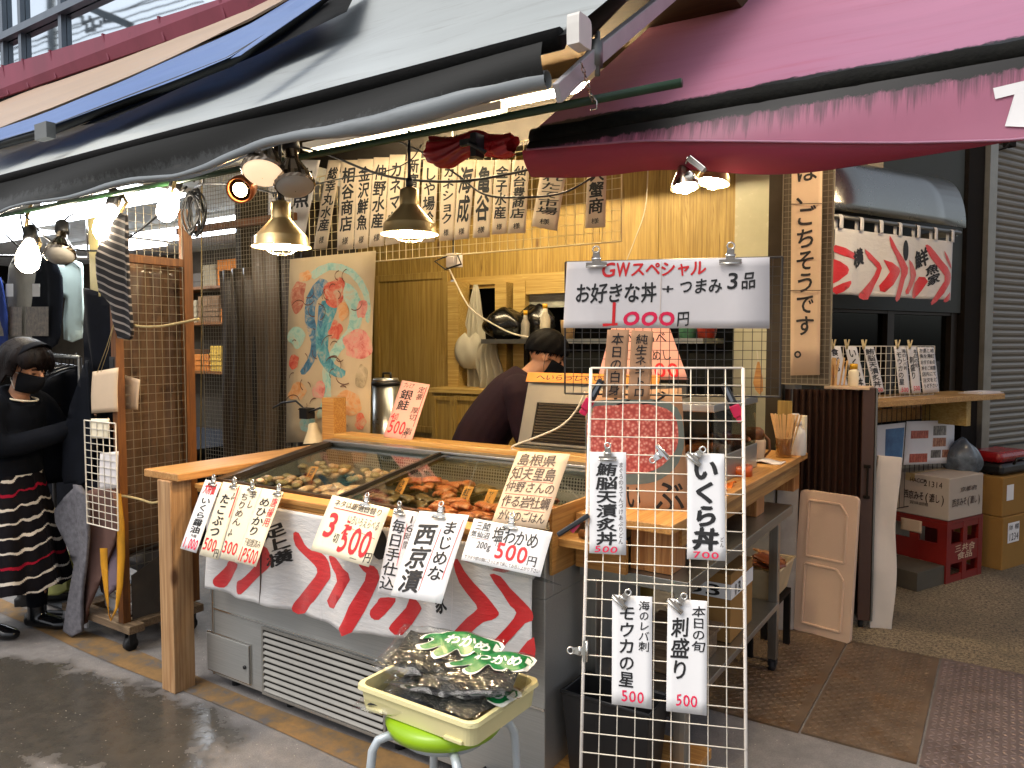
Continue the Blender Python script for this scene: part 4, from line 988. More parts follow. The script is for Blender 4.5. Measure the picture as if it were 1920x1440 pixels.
c8 = pcard('white card for salted wakame seaweed on a bent clear stand', [(889, 972), (1036, 998), (1011, 1084), (866, 1048)], 1.90, 'paper', [('三陸', .05, .05, .25, .25, 'ink', .006), ('気仙沼', .02, .28, .27, .42, 'ink', .004), ('塩わかめ', .3, .1, .88, .45, 'ink', .008), ('200g', .14, .5, .33, .66, 'ink', .004), ('1P', .36, .4, .44, .55, 'ink', .003), ('500', .38, .44, .8, .8, 'red', .025), ('円', .8, .6, .92, .82, 'ink', .006), ('サラダや酢の物にさっと水で戻してお召し上がり下さい', .03, .85, .98, .94, 'brownink', .001, 'h'), ('|', .05, .45, .28, .44, 'red', .004)], .5, .05, .002, name='price_card')
m = MB(); a = c8.P(0, 1.0, 0); b_ = c8.P(1, 1.0, 0); dn = V((.035, .06, -.035)); m.hexa([a, b_, b_ + V((0, .002, 0)), a + V((0, .002, 0))], [a + dn, b_ + dn, b_ + dn + V((0, .002, .001)), a + dn + V((0, .002, .001))])
m.hexa([c8.P(0, 0, -.004), c8.P(1, 0, -.004), c8.P(1, 0, -.006), c8.P(0, 0, -.006)], [c8.P(0, 1, -.004), c8.P(1, 1, -.004), c8.P(1, 1, -.006), c8.P(0, 1, -.006)])
tag(m.o('card_stand', glass('acrylic', 'e8ecec', .05)), 'clear bent acrylic stand behind the wakame card', 'stand')
pcard('pink card for thick cut silver salmon propped on the pine ledge', [(754, 713), (806, 721), (770, 831), (720, 816)], 2.93, 'paperpink', [('プレミア', .12, .03, .5, .12, 'ink', .006, 'h'), ('銀鮭', .14, .15, .52, .52, 'ink', .014), ('定番 厚切 脂', .68, .06, .9, .9, 'brownink', .004, 'v'), ('|', .93, .05, .9, .75, 'red', .02), ('4切', .04, .58, .3, .7, 'red', .01), ('500', .06, .7, .66, .92, 'red', .016), ('円', .62, .86, .78, .96, 'ink', .006)], None, warp=.001)
# small orange tags inside the case
for i, (q, tx, lb) in enumerate((([(860, 902), (880, 905), (848, 962), (830, 957)], '紅鮭', 'small orange tag standing in salmon under right lid'), ([(905, 922), (935, 927), (893, 972), (868, 965)], 'サーモン', 'small orange tag nearest the oyster card'), ([(740, 905), (762, 908), (705, 950), (690, 945)], 'さば', 'small orange tag crossing below the lid edge'), ([(572, 905), (590, 908), (560, 925), (545, 922)], '貝', 'small orange tag among shellfish at left'))):
    a = ony(*q[0], 2.32); b_ = ony(*q[1], 2.32); sh = V((0, .0, 0)); a.z = min(a.z, .87); b_.z = a.z
    W_ = V((.075, 0, 0)); dn = V((-.0, -.05, -.13)); a2 = V((a.x, 2.36, .945)); dn = V((0, -.06, -.075)); c = [a2, a2 + W_ * .6, a2 + W_ * .6 + dn, a2 + dn]
    sign('price_card', lb, 'price card', c, M['paperorange'], [(tx, .2, .1, .75, .9, 'ink', .012)], 'orange tags inside the case')
# ------------------------------------------------------------------ white mesh stand with menu cards
TL, TR = dep(1108, 690, 2.20), dep(1393, 690, 2.105)
BL = dep(1080, 1440, 2.03); BR = dep(1390, 1440, 1.935)
PX = (TR - TL).normalized(); PD = ((BL - TL) + (BR - TR)).normalized(); PD = (PD - PX * PD.dot(PX)).normalized(); PN = PX.cross(PD).normalized()
if PN.dot(_C - TL) < 0: PN = -PN
LH = (TL.z - .01) / -PD.z; LH = round(LH / .05) * .05
def PP(x, y, h=0): return TL + PX * x + PD * y + PN * h
ps = T('mesh_stand', 'white rusty wire mesh panel leaning on the counter with menu cards', 'mesh panel', PP(.225, LH))
PW = (TR - TL).length
m = MB(); ny = int(round(LH / .05))
for x in (0, PW): m.tube([PP(x, 0), PP(x, LH)], .0046, 8)
m.tube([PP(0, 0), PP(PW, 0)], .0032, 8); m.tube([PP(0, LH), PP(PW, LH)], .0055, 8); m.o('frame', M['wirer'], ps)
m = MB()
for i in range(1, 9): m.tube([PP(PW * i / 9, 0), PP(PW * i / 9, LH)], .0016, 5)
for j in range(1, ny): m.tube([PP(0, LH * j / ny, .003), PP(PW, LH * j / ny, .003)], .0016, 5)
m.o('wire_grid', M['wirew'], ps)
def pq(l, h=.008): return [onpl(x, y, TL + PN * h, PN) for x, y in l]
G2 = 'menu cards on the white mesh stand'
def mcard(lb, q, mat, items, h=.008): return sign('menu_card', lb, 'menu card', pq(q, h), M[mat], items, G2, .0012, .002)[0]
fu = 'ink'
cA = mcard('white menu card for tuna brain rice bowl, upper left of the mesh', [(1106, 847), (1174, 848), (1174, 1041), (1105, 1037)], 'paper', [('鮪脳天漬炙丼', .2, .11, .74, .92, 'ink', .022), ('500', .12, .925, .78, .985, 'pinkink', .012, 'h'), ('まぐろのうてんづけあぶりどん', .8, .1, .92, .9, 'brownink', 0, 'v')])
cB = mcard('white menu card for salmon roe bowl, upper right of the mesh', [(1289, 849), (1358, 851), (1361, 1052), (1288, 1048)], 'paper', [('いくら丼', .18, .05, .8, .92, 'ink', .04), ('700', .14, .925, .84, .985, 'pinkink', .014, 'h'), ('どん', .86, .78, .95, .88, 'brownink', 0)])
cC = mcard('white menu card for shark heart, lower left of the mesh', [(1148, 1115), (1223, 1119), (1222, 1330), (1147, 1320)], 'paper', [('海のレバ刺', .68, .04, .92, .5, 'ink', .008), ('モウカの星', .18, .09, .56, .84, 'ink', .014), ('500', .22, .86, .82, .96, 'pinkink', .012, 'h')])
cD = mcard('white menu card for the seasonal sashimi plate, lower right of the mesh', [(1252, 1122), (1326, 1127), (1325, 1342), (1249, 1333)], 'paper', [('本日の旬', .64, .05, .94, .46, 'ink', .01), ('刺盛り', .12, .16, .54, .72, 'ink', .016), ('500', .22, .84, .78, .94, 'pinkink', .012, 'h')])
for cd, u, lb, tn in ((cA, .5, 'tuna brain', 0), (cB, .2, 'salmon roe', -.75), (cC, .22, 'shark heart', -.7), (cD, .22, 'sashimi plate', -.7)):
    clip(cd.P(u, .05, .003), PX, PD, .05, 'bulldog clip gripping the %s menu card' % lb, 'chrome', tn)
clip(pq([(1240, 850)])[0], PX, PD, .05, 'empty bulldog clip hanging between the two upper menu cards', 'chrome', 2.3)
clip(PP(0, .79, .0), PD, PX, .055, 'bulldog clip biting the left edge of the mesh stand', 'chrome', 0, .006)
# black fine mesh above, with the big sign
K0 = TL - PN * .02; KN = V((PN.x, PN.y, 0)).normalized()
def kq(l, h=0): return [onpl(x, y, K0 + KN * h, KN) for x, y in l]
k = kq([(1060, 492), (1467, 484), (1467, 740), (1060, 738)]); kx = V((k[1].x - k[0].x, k[1].y - k[0].y, 0)); KW = kx.length; kx.normalize(); zt = k[0].z; KH = zt - k[3].z
def KP(x, y): return V((k[0].x, k[0].y, zt)) + kx * x - V((0, 0, y))
m = MB(); wires(m, KP, KW, KH, int(KW / .025), int(KH / .025), .0011, .003); tag(m.o('wire_mesh', M['wireb']), 'fine black wire mesh clamped above the white mesh stand', 'mesh panel')
cG = Card(*kq([(1063, 491), (1443, 482), (1443, 616), (1056, 615)], .012))
sg = cG.body('sign_board', M['papergrey'], None, .002, .003); tag(sg, 'wide white sign offering a rice bowl and three snacks for 1000 yen', 'sign')
letter(cG, [('GWスペシャル', .18, .03, .70, .24, 'red', .024, 'h'), ('お好きな丼', .05, .34, .465, .62, 'ink', .016, 'h'), ('+', .485, .36, .55, .5, 'ink', .01), ('つまみ', .57, .29, .78, .50, 'ink', .016, 'h'), ('3品', .79, .21, .94, .44, 'ink', .016, 'h'), ('1', .22, .62, .29, .96, 'red', .02), ('|', .20, .955, .275, .94, 'red', .014), ('ooo', .30, .66, .56, .96, 'pinkink', .02, 'h'), ('円', .565, .76, .625, .97, 'ink', .012)], sg)
m = MB(); m.hexa([cG.P(.482, .02, .0045), cG.P(.4835, .02, .0045), cG.P(.4835, .02, .0055), cG.P(.482, .02, .0055)], [cG.P(.482, .99, .0045), cG.P(.4835, .99, .0045), cG.P(.4835, .99, .0055), cG.P(.482, .99, .0055)]); m.o('paper_seam', M['papertan'], sg)
clip(cG.P(.155, .03, .004), kx, (0, 0, -1), .06, 'bulldog clip on the top left of the wide sign'); clip(cG.P(.815, .03, .004), kx, (0, 0, -1), .06, 'bulldog clip on the top right of the wide sign')
for q, tx, lb in (([(1139, 618), (1180, 618), (1172, 747), (1129, 745)], '本日の白身', "brown strip reading today's white fish under the wide sign"), ([(1184, 619), (1225, 621), (1218, 750), (1177, 749)], '純生ネギトロ', 'brown strip reading minced raw tuna under the wide sign')):
    sign('menu_strip', lb, 'menu strip', kq(q, .010), M['brownboard'], [(tx, .26, .05, .74, .97, 'ink', .008)], 'brown menu strips under the wide sign', .0015)
# red and black spring clamps
def clamp(p, ang, lb):
    r = KN.cross(V((0, 0, 1))); F_ = Matrix(((kx.x, 0, KN.x, p.x), (kx.y, 0, KN.y, p.y), (0, 1, 0, p.z), (0, 0, 0, 1))) @ Matrix.Rotation(ang, 4, 'Z')
    t = T('spring_clamp', lb, 'clamp', p, 'red and black spring clamps')
    m = MB(F_); m.hexa([(-.012, -.01, .0), (.012, -.01, .0), (.012, -.01, .024), (-.012, -.01, .024)], [(-.009, .055, .006), (.009, .055, .006), (.009, .055, .022), (-.009, .055, .022)]); m.o('jaw', M['black'], t, .003)
    m = MB(F_); m.box(-.004, .0, .0242, .004, .045, .026); m.o('inlay', plain('clamp_grey', '6a7078', .4), t)
    m = MB(F_); m.box(-.014, -.045, .0, .014, -.0105, .026); m.box(-.011, -.062, .004, .011, -.0455, .022); m.o('grip', plain('clamp_red', 'c01848', .4), t, .003)
clamp(kq([(1112, 742)], .006)[0], -.5, 'red and black spring clamp at the left edge of the mesh stand')
clamp(kq([(1372, 752)], .006)[0], .45, 'red and black spring clamp at the right edge of the mesh stand')
# black quick grip clamp low on the left
m = MB(); a = onpl(1046, 1003, TL + PN * .01, PN); b_ = onpl(1104, 966, TL + PN * .01, PN); m.beam(a, b_, .014, .024, PN); q = tag(m.o('hand_clamp', M['black'], None, .003), 'black bar clamp sticking out left of the mesh stand', 'clamp')
m = MB(); c_ = a.lerp(b_, .45) + V((0, 0, -.016)); m.beam(c_, c_.lerp(b_, .4) + V((0, 0, .004)), .012, .01, PN); m.o('trigger', bpy.data.materials['clamp_red'], q)
# ------------------------------------------------------------------ right hand counter, steel table, what is on and under it
CXL, CXR, CY0, CY1, CZ = -1.17, -.838, 2.16, 4.02, .95
ct = T('side_counter', 'pine counter board along the alley side on wooden blocks', 'counter', (-1, 3.1, .77))
m = MB(); m.box(CXL, CY0, CZ - .03, CXR, CY1, CZ); m.o('board', wood('pine_board_right', 'd0a264', 'c08e4c', 1, 1, .4, c3='ac7a3c'), ct, .003)
for y in (2.24, 3.2, 3.86): m = MB(); m.box(CXR - .17, y, .772, CXR - .03, y + .12, CZ - .031); m.o('support_block', M['woodz'], ct)
m = MB(); m.box(CXR - .045, 2.3, CZ - .10, CXR - .02, CY1 - .1, CZ - .031); m.o('apron', M['woody'], ct)
stt = T('steel_table', 'stainless work table under the side counter', 'table', (-1, 3, 0))
m = MB(); m.box(-1.175, 2.20, .73, -.80, 3.55, .77); m.o('top', steel('table_steel', 'a0a09c', 1, .34), stt, .002)
m = MB(); m.box(-1.15, 2.26, .30, -.84, 3.5, .325); m.o('lower_shelf', M['steel'], stt, .002)
for x, y in ((-.83, 2.235), (-.865, 3.5), (-1.14, 2.235), (-1.14, 3.5)):
    m = MB(); m.box(x - .02, y - .02, .06, x + .02, y + .02, .729); lg = m.o('leg', M['steelz'], stt, .002)
    m = MB(); m.cyl((x - .012, y, .028), .028, .024, 14, 0, (1, 0, 0)); m.box(x - .018, y - .018, .03, x + .018, y + .018, .059); m.o('caster', M['rubber'], lg)
wl = T('wood_ledge', 'wooden ledge and cladding between case and side counter', 'counter', (-1.18, 2.2, .77))
m = MB(); m.box(-1.186, 2.02, .775, -1.176, 2.7, .985); m.o('cladding', M['woody'], wl); 
m = MB(); m.box(-1.186, 2.06, .86, -.98, 2.155, .885); m.o('ledge', M['wood'], wl, .002)
m = MB(); m.box(-1.17, 2.162, .772, -.99, 2.18, .859); m.o('apron', M['wood'], wl)
m = MB(); a = ony(1030, 1008, 2.1); m.cyl((-1.12, 2.1, .90), .014, .09, 12, 0, (1, 0, 0)); tag(m.o('wooden_stick', M['postw']), 'round brown wooden handle on the ledge beside the black bar clamp', 'handle')
# roe bowl poster
Q0 = V((-.98, 2.36, .95))
def qq(l, h=0): return [onpl(x, y, Q0 + KN * h, KN) for x, y in l]
cP = Card(*qq([(1098, 735), (1278, 728), (1292, 968), (1098, 968)]))
pb = cP.body('roe_poster', M['brownboard'], None, .003); tag(pb, 'brown poster with a big red roe rice bowl behind the mesh stand', 'poster')
def roe():
    k = NT('roe_print'); vo = k.n("TexVoronoi", Scale=85.0); k.l(k.map((1, 1, 1)), vo.inputs['Vector']); gn = k.noise((1, 1, 1), 12, 3, .5)
    c = k.ramp(vo.outputs['Distance'], [(.1, 'eab8a6'), (.4, 'd87064'), (.7, 'b84c44')]); k.set(Base__Color=k.mix(k.ramp(gn, [(.66, g3(0.)), (.7, g3(.8))]), c, lin('6a7a44')), Roughness=.6); return k.m
def pl(l, h, mat, nm, sm=3, st=.05):
    m = MB(); pts = [(x, -y) for x, y in l]; vs, fs = fill(smoothpoly(pts, sm) if sm else pts, 12); m.add([onpl(x, -y, Q0 + KN * h, KN) for x, y in vs], fs); return m.o(nm, mat, pb, wn=False)
rim = plain('print_greygreen', '6e7a74', .6)
pl([(1102, 765), (1150, 750), (1220, 748), (1270, 765), (1283, 820), (1272, 868), (1240, 898), (1200, 908), (1150, 905), (1104, 880)], .0008, rim, 'bowl_rim')
pl([(1104, 772), (1150, 760), (1215, 758), (1262, 775), (1272, 820), (1262, 852), (1230, 880), (1190, 888), (1140, 884), (1105, 862)], .0016, roe(), 'roe_print')
letter(cP, [('ツジ', .25, .02, .85, .12, 'ink', .012, 'h'), ('い', .4, .74, .55, .95, 'ink', .01), ('ぶ', .66, .72, .96, .98, 'ink', .01)], pb, h=.0012)
# pink poster
cK = Card(*[ony(x, y, 2.95) for x, y in [(1150, 600), (1250, 600), (1290, 712), (1120, 712)]])
pk_ = cK.body('pink_poster', M['paperpink'], None, .002); tag(pk_, 'pink poster in brush letters behind the brown strips', 'poster')
letter(cK, [('食べくらべ', .1, .2, .9, .4, 'ink', .01, 'h'), ('おためし', .4, .5, .9, .68, 'ink', .006, 'h'), ('1500', .35, .72, .95, .96, 'red', .016, 'h')], pk_)
# countertop glass showcase with fish
gs = T('countertop_showcase', 'small glass topped showcase of fish on the side counter', 'display case', (-1.0, 3.1, .95))
m = MB(); m.box(-1.16, 2.82, .951, -.93, 3.42, 1.06); m.box(-1.16, 2.82, 1.24, -.93, 3.42, 1.27); m.o('shell', M['steel'], gs, .003)
m = MB(); m.box(-.938, 2.83, 1.061, -.934, 3.41, 1.239); m.box(-1.15, 2.823, 1.061, -.94, 2.826, 1.239); m.o('glass_front', gl, gs)
m = MB(); m.box(-1.159, 2.83, 1.061, -1.152, 3.41, 1.239); m.o('rear_panel', M['steeld'], gs)
m = MB(); rr = random.Random(5)
for i in range(14):
    x, y = rr.uniform(-1.12, -.97), rr.uniform(2.88, 3.36); m.ball((x, y, 1.085), .045, 10, 6, 0, (1.2, .7, .45), Matrix.Rotation(rr.uniform(0, 3), 4, 'Z'))
fs_ = m.o('fish_slices', salmon, gs); fs_['kind'] = 'stuff'
CHM = plain('chopstick_wood', 'd8b078', .6, 0, .12, 30)
# chopsticks, pots, bottle, tape, cloth
def cup(name, lb, cat, x, y, z, r0, r1, h, mat, open_=True):
    t = T(name, lb, cat, (x, y, z)); m = MB(); m.lathe([(r0 * .95, 0), (r0, .004), (r1, h), (r1 - .004, h), (r0 - .004, .008), (.001, .008)], Matrix.Translation((x, y, z)), 24, cap=False); m.o('cup', mat, t); return t
cz = CZ + .001
px = onz(1462, 838, .951)
t = cup('chopstick_cup', 'clear cup full of disposable chopsticks on the side counter', 'cup', -.90, 3.78, cz, .036, .042, .095, glass('cup_clear', 'e8e0d4', .1))
rr = random.Random(11)
for i in range(26):
    a = rr.uniform(0, 6.28); r = rr.uniform(.004, .027); e = rr.uniform(.03, .062); x, y = -.90 + r * cos(a), 3.78 + r * sin(a); d = V((cos(a) * e * .9, sin(a) * e * .6, .2)); m = MB(); m.beam((x, y, cz + .01), V((x, y, cz + .01)) + d, .0075, .0045); m.o('chopstick', CHM, t)
bt = T('pump_bottle', 'white pump bottle beside the chopstick cup', 'bottle', (-.86, 3.9, cz))
m = MB(); m.lathe([(.034, 0), (.037, .004), (.037, .10), (.030, .125), (.012, .14), (.012, .15)], Matrix.Translation((-.86, 3.9, cz)), 20); m.o('body', M['whitep'], bt)
m = MB(); m.lathe([(.016, 0), (.016, .02), (.006, .022), (.006, .05)], Matrix.Translation((-.86, 3.9, cz + .15)), 14); m.tube([(-.86, 3.9, cz + .2), (-.88, 3.88, cz + .202), (-.90, 3.86, cz + .192)], .007, 8); m.o('pump', M['whitep'], bt)
m = MB(); m.box(-.89, 3.95, cz, -.84, 4.0, cz + .19); m.box(-.885, 3.948, cz + .02, -.845, 3.949, cz + .17); tag(m.o('paper_carton', M['papercream'], None, .004), 'tall cream carton behind the pump bottle', 'carton')
m = MB(); m.box(-1.0, 4.022, cz - .01, -.90, 4.05, cz + .29) if False else m.box(-.985, 3.99, cz, -.915, 4.01, cz + .26); tag(m.o('wooden_slip', M['ply'], None, .002), 'upright plywood slip behind the chopsticks', 'board')
t = T('seasoning_jar', 'squat cream jar with brown lid and handle left of the chopsticks', 'jar', (-1.0, 3.62, cz))
m = MB(); m.lathe([(.04, 0), (.052, .006), (.055, .09), (.05, .1)], Matrix.Translation((-1.0, 3.62, cz)), 22); m.o('body', M['papertan'], t)
m = MB(); m.lathe([(.046, .1), (.046, .14), (.03, .155), (.001, .158)], Matrix.Translation((-1.0, 3.62, cz)), 22); m.o('lid', M['postw'], t)
m = MB(); m.tube([(-.95, 3.62, cz + .02), (-.925, 3.62, cz + .05), (-.93, 3.62, cz + .1), (-.96, 3.62, cz + .13)], .006, 8); m.o('handle', M['postw'], t)
m = MB(); m.lathe([(.030, 0), (.052, 0), (.052, .042), (.030, .042), (.030, 0)], Matrix.Translation((-.93, 3.16, cz)), 28, cap=False); tag(m.o('tape_roll', plain('tape_orange', 'b8541c', .35)), 'roll of orange packing tape on the side counter', 'tape')
def cl_(u, v): return V((-1.13 + .26 * u, 2.62 + .3 * v, cz + .012 + .012 * sin(9 * u + 3 * v) + .008 * sin(14 * v + 2) + .01 * sin(5 * u * v * 3)))
m = MB(); m.slab(cl_, 24, 24, .004); tag(m.o('orange_cloth', plain('cloth_orange', 'c86a2c', .8, var=.1, bump=.2)), 'crumpled orange cloth on the front of the side counter', 'cloth')
m = MB(); m.slab(lambda u, v: V((-.97 + .12 * u, 3.52 + .1 * v, cz + .004 + .005 * sin(6 * u))), 8, 8, .004); tag(m.o('plastic_sachet', M['papergrey']), 'flat silver plastic sachet in front of the chopstick cup', 'packet')
# under the table
def bin_(name, lb, cat, x0, y0, z, x1, y1, h, mat, tap=.02, rimr=.006):
    t = T(name, lb, cat, ((x0 + x1) / 2, (y0 + y1) / 2, z))
    m = MB(); a = [(x0 + tap, y0 + tap), (x1 - tap, y0 + tap), (x1 - tap, y1 - tap), (x0 + tap, y1 - tap)]; b = [(x0, y0), (x1, y0), (x1, y1), (x0, y1)]
    w_ = .006; vs = [(p[0], p[1], z) for p in a] + [(p[0], p[1], z + h) for p in b]
    cx, cy = (x0 + x1) / 2, (y0 + y1) / 2
    def sh(p, d): return (p[0] + (d if p[0] < cx else -d), p[1] + (d if p[1] < cy else -d))
    vs += [(*sh(p, w_), z + w_) for p in a] + [(*sh(p, w_), z + h) for p in b]
    m.add(vs, [(0, 3, 2, 1), (0, 1, 5, 4), (1, 2, 6, 5), (2, 3, 7, 6), (3, 0, 4, 7), (8, 9, 10, 11), (9, 8, 12, 13), (10, 9, 13, 14), (11, 10, 14, 15), (8, 11, 15, 12), (4, 5, 13, 12), (5, 6, 14, 13), (6, 7, 15, 14), (7, 4, 12, 15)])
    m.o('tub', mat, t, .004)
    m = MB(); m.tube([(p[0], p[1], z + h - .002) for p in b], rimr, 8, close=True); m.o('rim', mat, t)
    return t
bin_('black_bin', 'black plastic bin on the low board behind the mesh stand', 'bin', -1.16, 1.93 + .12, .14, -.86, 2.21, .26, M['black'])
m = MB(); m.box(-1.3, 2.0, .10, -.8, 2.45, .135); tag(m.o('low_board', M['wood'], None, .003), 'low wooden board carrying the black bin', 'board')
for x, y in ((-1.25, 2.05), (-.86, 2.05), (-1.25, 2.4), (-.86, 2.4)): m = MB(); m.box(x - .03, y - .03, 0, x + .03, y + .03, .0995); tag(m.o('brick_support', M['greywood']), 'short timber block under the low wooden board', 'block', 'timber blocks under the low board')
bin_('black_crate', 'black folded plastic crate on the ground beside the tray stool', 'crate', -1.42, 1.98, .0, -1.08, 2.0 + .28, .09, M['black'], .01)
t = T('wooden_box', 'small pale wooden box on the ground behind the mesh stand', 'box', (-.98, 2.1, 0)); 
m = MB(); m.box(-1.06, 1.965, .0, -.92, 2.04, .085); m.box(-1.06, 1.965, .0855, -.92, 2.04, .095); m.o('body', M['wood'], t, .002)
# things on the lower shelf
m = MB(); m.box(-1.12, 2.5, .326, -.9, 2.8, .42); m.box(-1.14, 2.48, .421, -.88, 2.82, .435); tag(m.o('wooden_crate', M['greywood'], None, .002), 'shallow wooden crate on the steel table shelf', 'crate')
m = MB(); m.box(-1.1, 2.9, .326, -.88, 3.2, .60); cb = m.o('carton', plain('carton_brown', '9a7444', .8, var=.08), None, .003); tag(cb, 'brown carton with a printed date strip on the table shelf', 'carton')
m = MB(); m.box(-1.101, 2.898, .50, -.8785, 3.201, .56); m.o('label_band', M['paper'], cb)
cd = Card((-.877, 2.91, .558), (-.877, 3.19, .558), (-.877, 3.19, .502), (-.877, 2.91, .502)); letter(cd, [('13', .08, .12, .4, .88, 'ink', .02, 'h')], cb)
cd = Card((-1.09, 2.897, .558), (-.89, 2.897, .558), (-.89, 2.897, .502), (-1.09, 2.897, .502)); letter(cd, [('B3', .1, .1, .9, .9, 'ink', .02, 'h')], cb)
bk = bin_('basket', 'cream plastic basket holding brown packets under the side counter', 'basket', -1.03, 3.53, .30, -.855, 3.86, .15, plain('basket_cream', 'c0aa84', .5), .03)
m = MB()
for i, (x, y, a) in enumerate(((-.96, 3.64, .5), (-.93, 3.72, .2), (-.96, 3.77, .8), (-.92, 3.62, -.3))):
    F_ = Matrix.Translation((x, y, .44 + .01 * i)) @ Matrix.Rotation(a, 4, 'Z') @ Matrix.Rotation(.3, 4, 'Y'); q = MB(F_); q.slab(lambda u, v: V(((u - .5) * .13, (v - .5) * .09, .012 * sin(pi * u) * sin(pi * v))), 8, 6, .01)
    tag(q.o('food_packet', plain('packet_%d' % i, ['8a4a24', '9c5c34', 'a87850', '7a3c1c'][i], .35)), ['dark brown packet leaning in the cream basket', 'mid brown packet in the middle of the basket', 'pale brown packet at the back of the basket', 'reddish packet at the front of the basket'][i], 'packet', 'packets in the basket')
m = MB(); m.box(-1.02, 3.56, .27, -.87, 3.86, .29);
for x, y in ((-1.01, 3.57), (-.90, 3.57), (-1.01, 3.83), (-.90, 3.83)): m.box(x, y, 0, x + .03, y + .03, .2695)
tag(m.o('side_stool', M['dark'], None, .002), 'dark low rack carrying the cream basket', 'rack')
# foam boxes leaning at the gate
foam = plain('foam_white', 'd2b49a', .75, 0, .05, 4, bump=.15, bs=150)
fb = T('polystyrene_cover', 'pale polystyrene box lid with raised ribs leaning on the folded gate', 'box lid', onz(1540, 1185))
FA = V((-.905, 4.10, .0)); FB = V((-.672, 4.05, 0)); fx = (FB - FA).normalized(); fu_ = (V((.02, .055, .82))).normalized(); fn = fx.cross(fu_); fn = fn if fn.dot(_C - FA) > 0 else -fn
FF = Matrix(((fx.x, fu_.x, fn.x, FA.x), (fx.y, fu_.y, fn.y, FA.y), (fx.z, fu_.z, fn.z, FA.z), (0, 0, 0, 1)))
W_, H_ = (FB - FA).length + .06, .74
def rrect(x0, y0, x1, y1, r, n=4): return [(cx + r * cos(a0 + pi / 2 * i / n), cy + r * sin(a0 + pi / 2 * i / n)) for cx, cy, a0 in ((x1 - r, y0 + r, -pi / 2), (x1 - r, y1 - r, 0), (x0 + r, y1 - r, pi / 2), (x0 + r, y0 + r, pi)) for i in range(n + 1)]
m = MB(FF); m.poly(rrect(0, 0, W_, H_, .025), .028); m.o('slab', foam, fb, .006)
m = MB(FF)
for y0, y1 in ((.05, .36), (.40, .69)):
    o_ = [(.05, y0), (W_ - .05, y0), (W_ - .05, y1 - .05), (W_ - .085, y1), (.05, y1)]
    for a, b_ in zip(o_, o_[1:] + o_[:1]): m.beam((a[0], a[1], .029), (b_[0], b_[1], .029), .012, .012, (0, 0, 1))
m.o('rib', foam, fb, .003)
m = MB(); m.hexa([(-.99, 3.98, 0), (-.90, 4.05, 0), (-.90, 4.08, 0), (-.99, 4.01, 0)], [(-.99, 4.04, .86), (-.90, 4.11, .86), (-.90, 4.14, .86), (-.99, 4.07, .86)]); m.hexa([(-1.2, 3.95, 0), (-1.0, 3.97, 0), (-1.0, 4.0, 0), (-1.2, 3.98, 0)], [(-1.2, 4.02, .84), (-1.0, 4.04, .84), (-1.0, 4.07, .84), (-1.2, 4.05, .84)]); tag(m.o('foam_board', plain('foam_grey', '9a948c', .7), None, .01), 'grey foam sheets standing behind the foam lid', 'board')
# ------------------------------------------------------------------ lamps (all lit in the photograph)
BULB = emis('bulb_warm', 'ffdfb0', 560)
BULBL = emis('bulb_white', 'fff0d8', 60)
gold = plain('lamp_gold', 'c4aa78', .36, .9, .06); golds = plain('lamp_inside', 'e8d4a0', .4, .3, .05)
silver = plain('lamp_silver', '9a8c7c', .2, 1, .08)
def zto(p, d): return Matrix.Translation(V(p)) @ V((0, 0, 1)).rotation_difference(V(d)).to_matrix().to_4x4()
def dome_lamp(lb, p, k=1.0, up=(0, 0, 1), cord=.25):
    t = T('dome_lamp', lb, 'lamp', p, 'gold dome lamps over the fish case'); F_ = zto(p, up) @ Matrix.Scale(k, 4)
    out = [(.104, 0), (.105, .004), (.095, .010), (.094, .036), (.089, .043), (.037, .100), (.0345, .108), (.0345, .158), (.022, .166), (.012, .17)]
    m = MB(); m.lathe(out, F_, 40, cap=False); m.lathe([(.104, 0), (.091, .012), (.090, .036), (.085, .041), (.034, .096), (.0325, .12), (.001, .121)], F_, 40, 1, cap=False); m.o('shade', [gold, golds], t, wn=False)
    m = MB(); m.ball((0, 0, .038), .036, 18, 10, 0, (1, 1, 1.15), F_); 
    m = MB(F_); m.ball((0, 0, .036), .036, 18, 10, 0, (1, 1, 1.15)); m.o('bulb', BULB, t)
    m = MB(F_)
    for i in range(8):
        a = 2 * pi * i / 8; m.tube([(.06 * cos(a), .06 * sin(a), .012), (.056 * cos(a), .056 * sin(a), -.006), (.04 * cos(a), .04 * sin(a), -.02), (.012 * cos(a), .012 * sin(a), -.027)], .0013, 4)
    for r, z in ((.058, .0), (.045, -.016), (.02, -.026)): m.tube([(r * cos(i * pi / 10), r * sin(i * pi / 10), z) for i in range(20)], .0013, 4, close=True)
    m.o('guard', M['chrome'], t)
    m = MB(F_); m.cyl((0, 0, .17), .013, .03, 12); m.tube([(0, 0, .19), (0, 0, .19 + cord)], .006, 8); m.o('cord', M['black'], t)
    return t
dome_lamp('gold dome lamp with wire guard in front of the brush lettered strips, left one', dep(528, 464, 2.75), 1.0, (0, 0, 1), .2)
dome_lamp('larger looking gold dome lamp beside the red cloth, in front of the name strips', dep(768, 440, 2.72), 1.0, (0, 0, 1), .18)
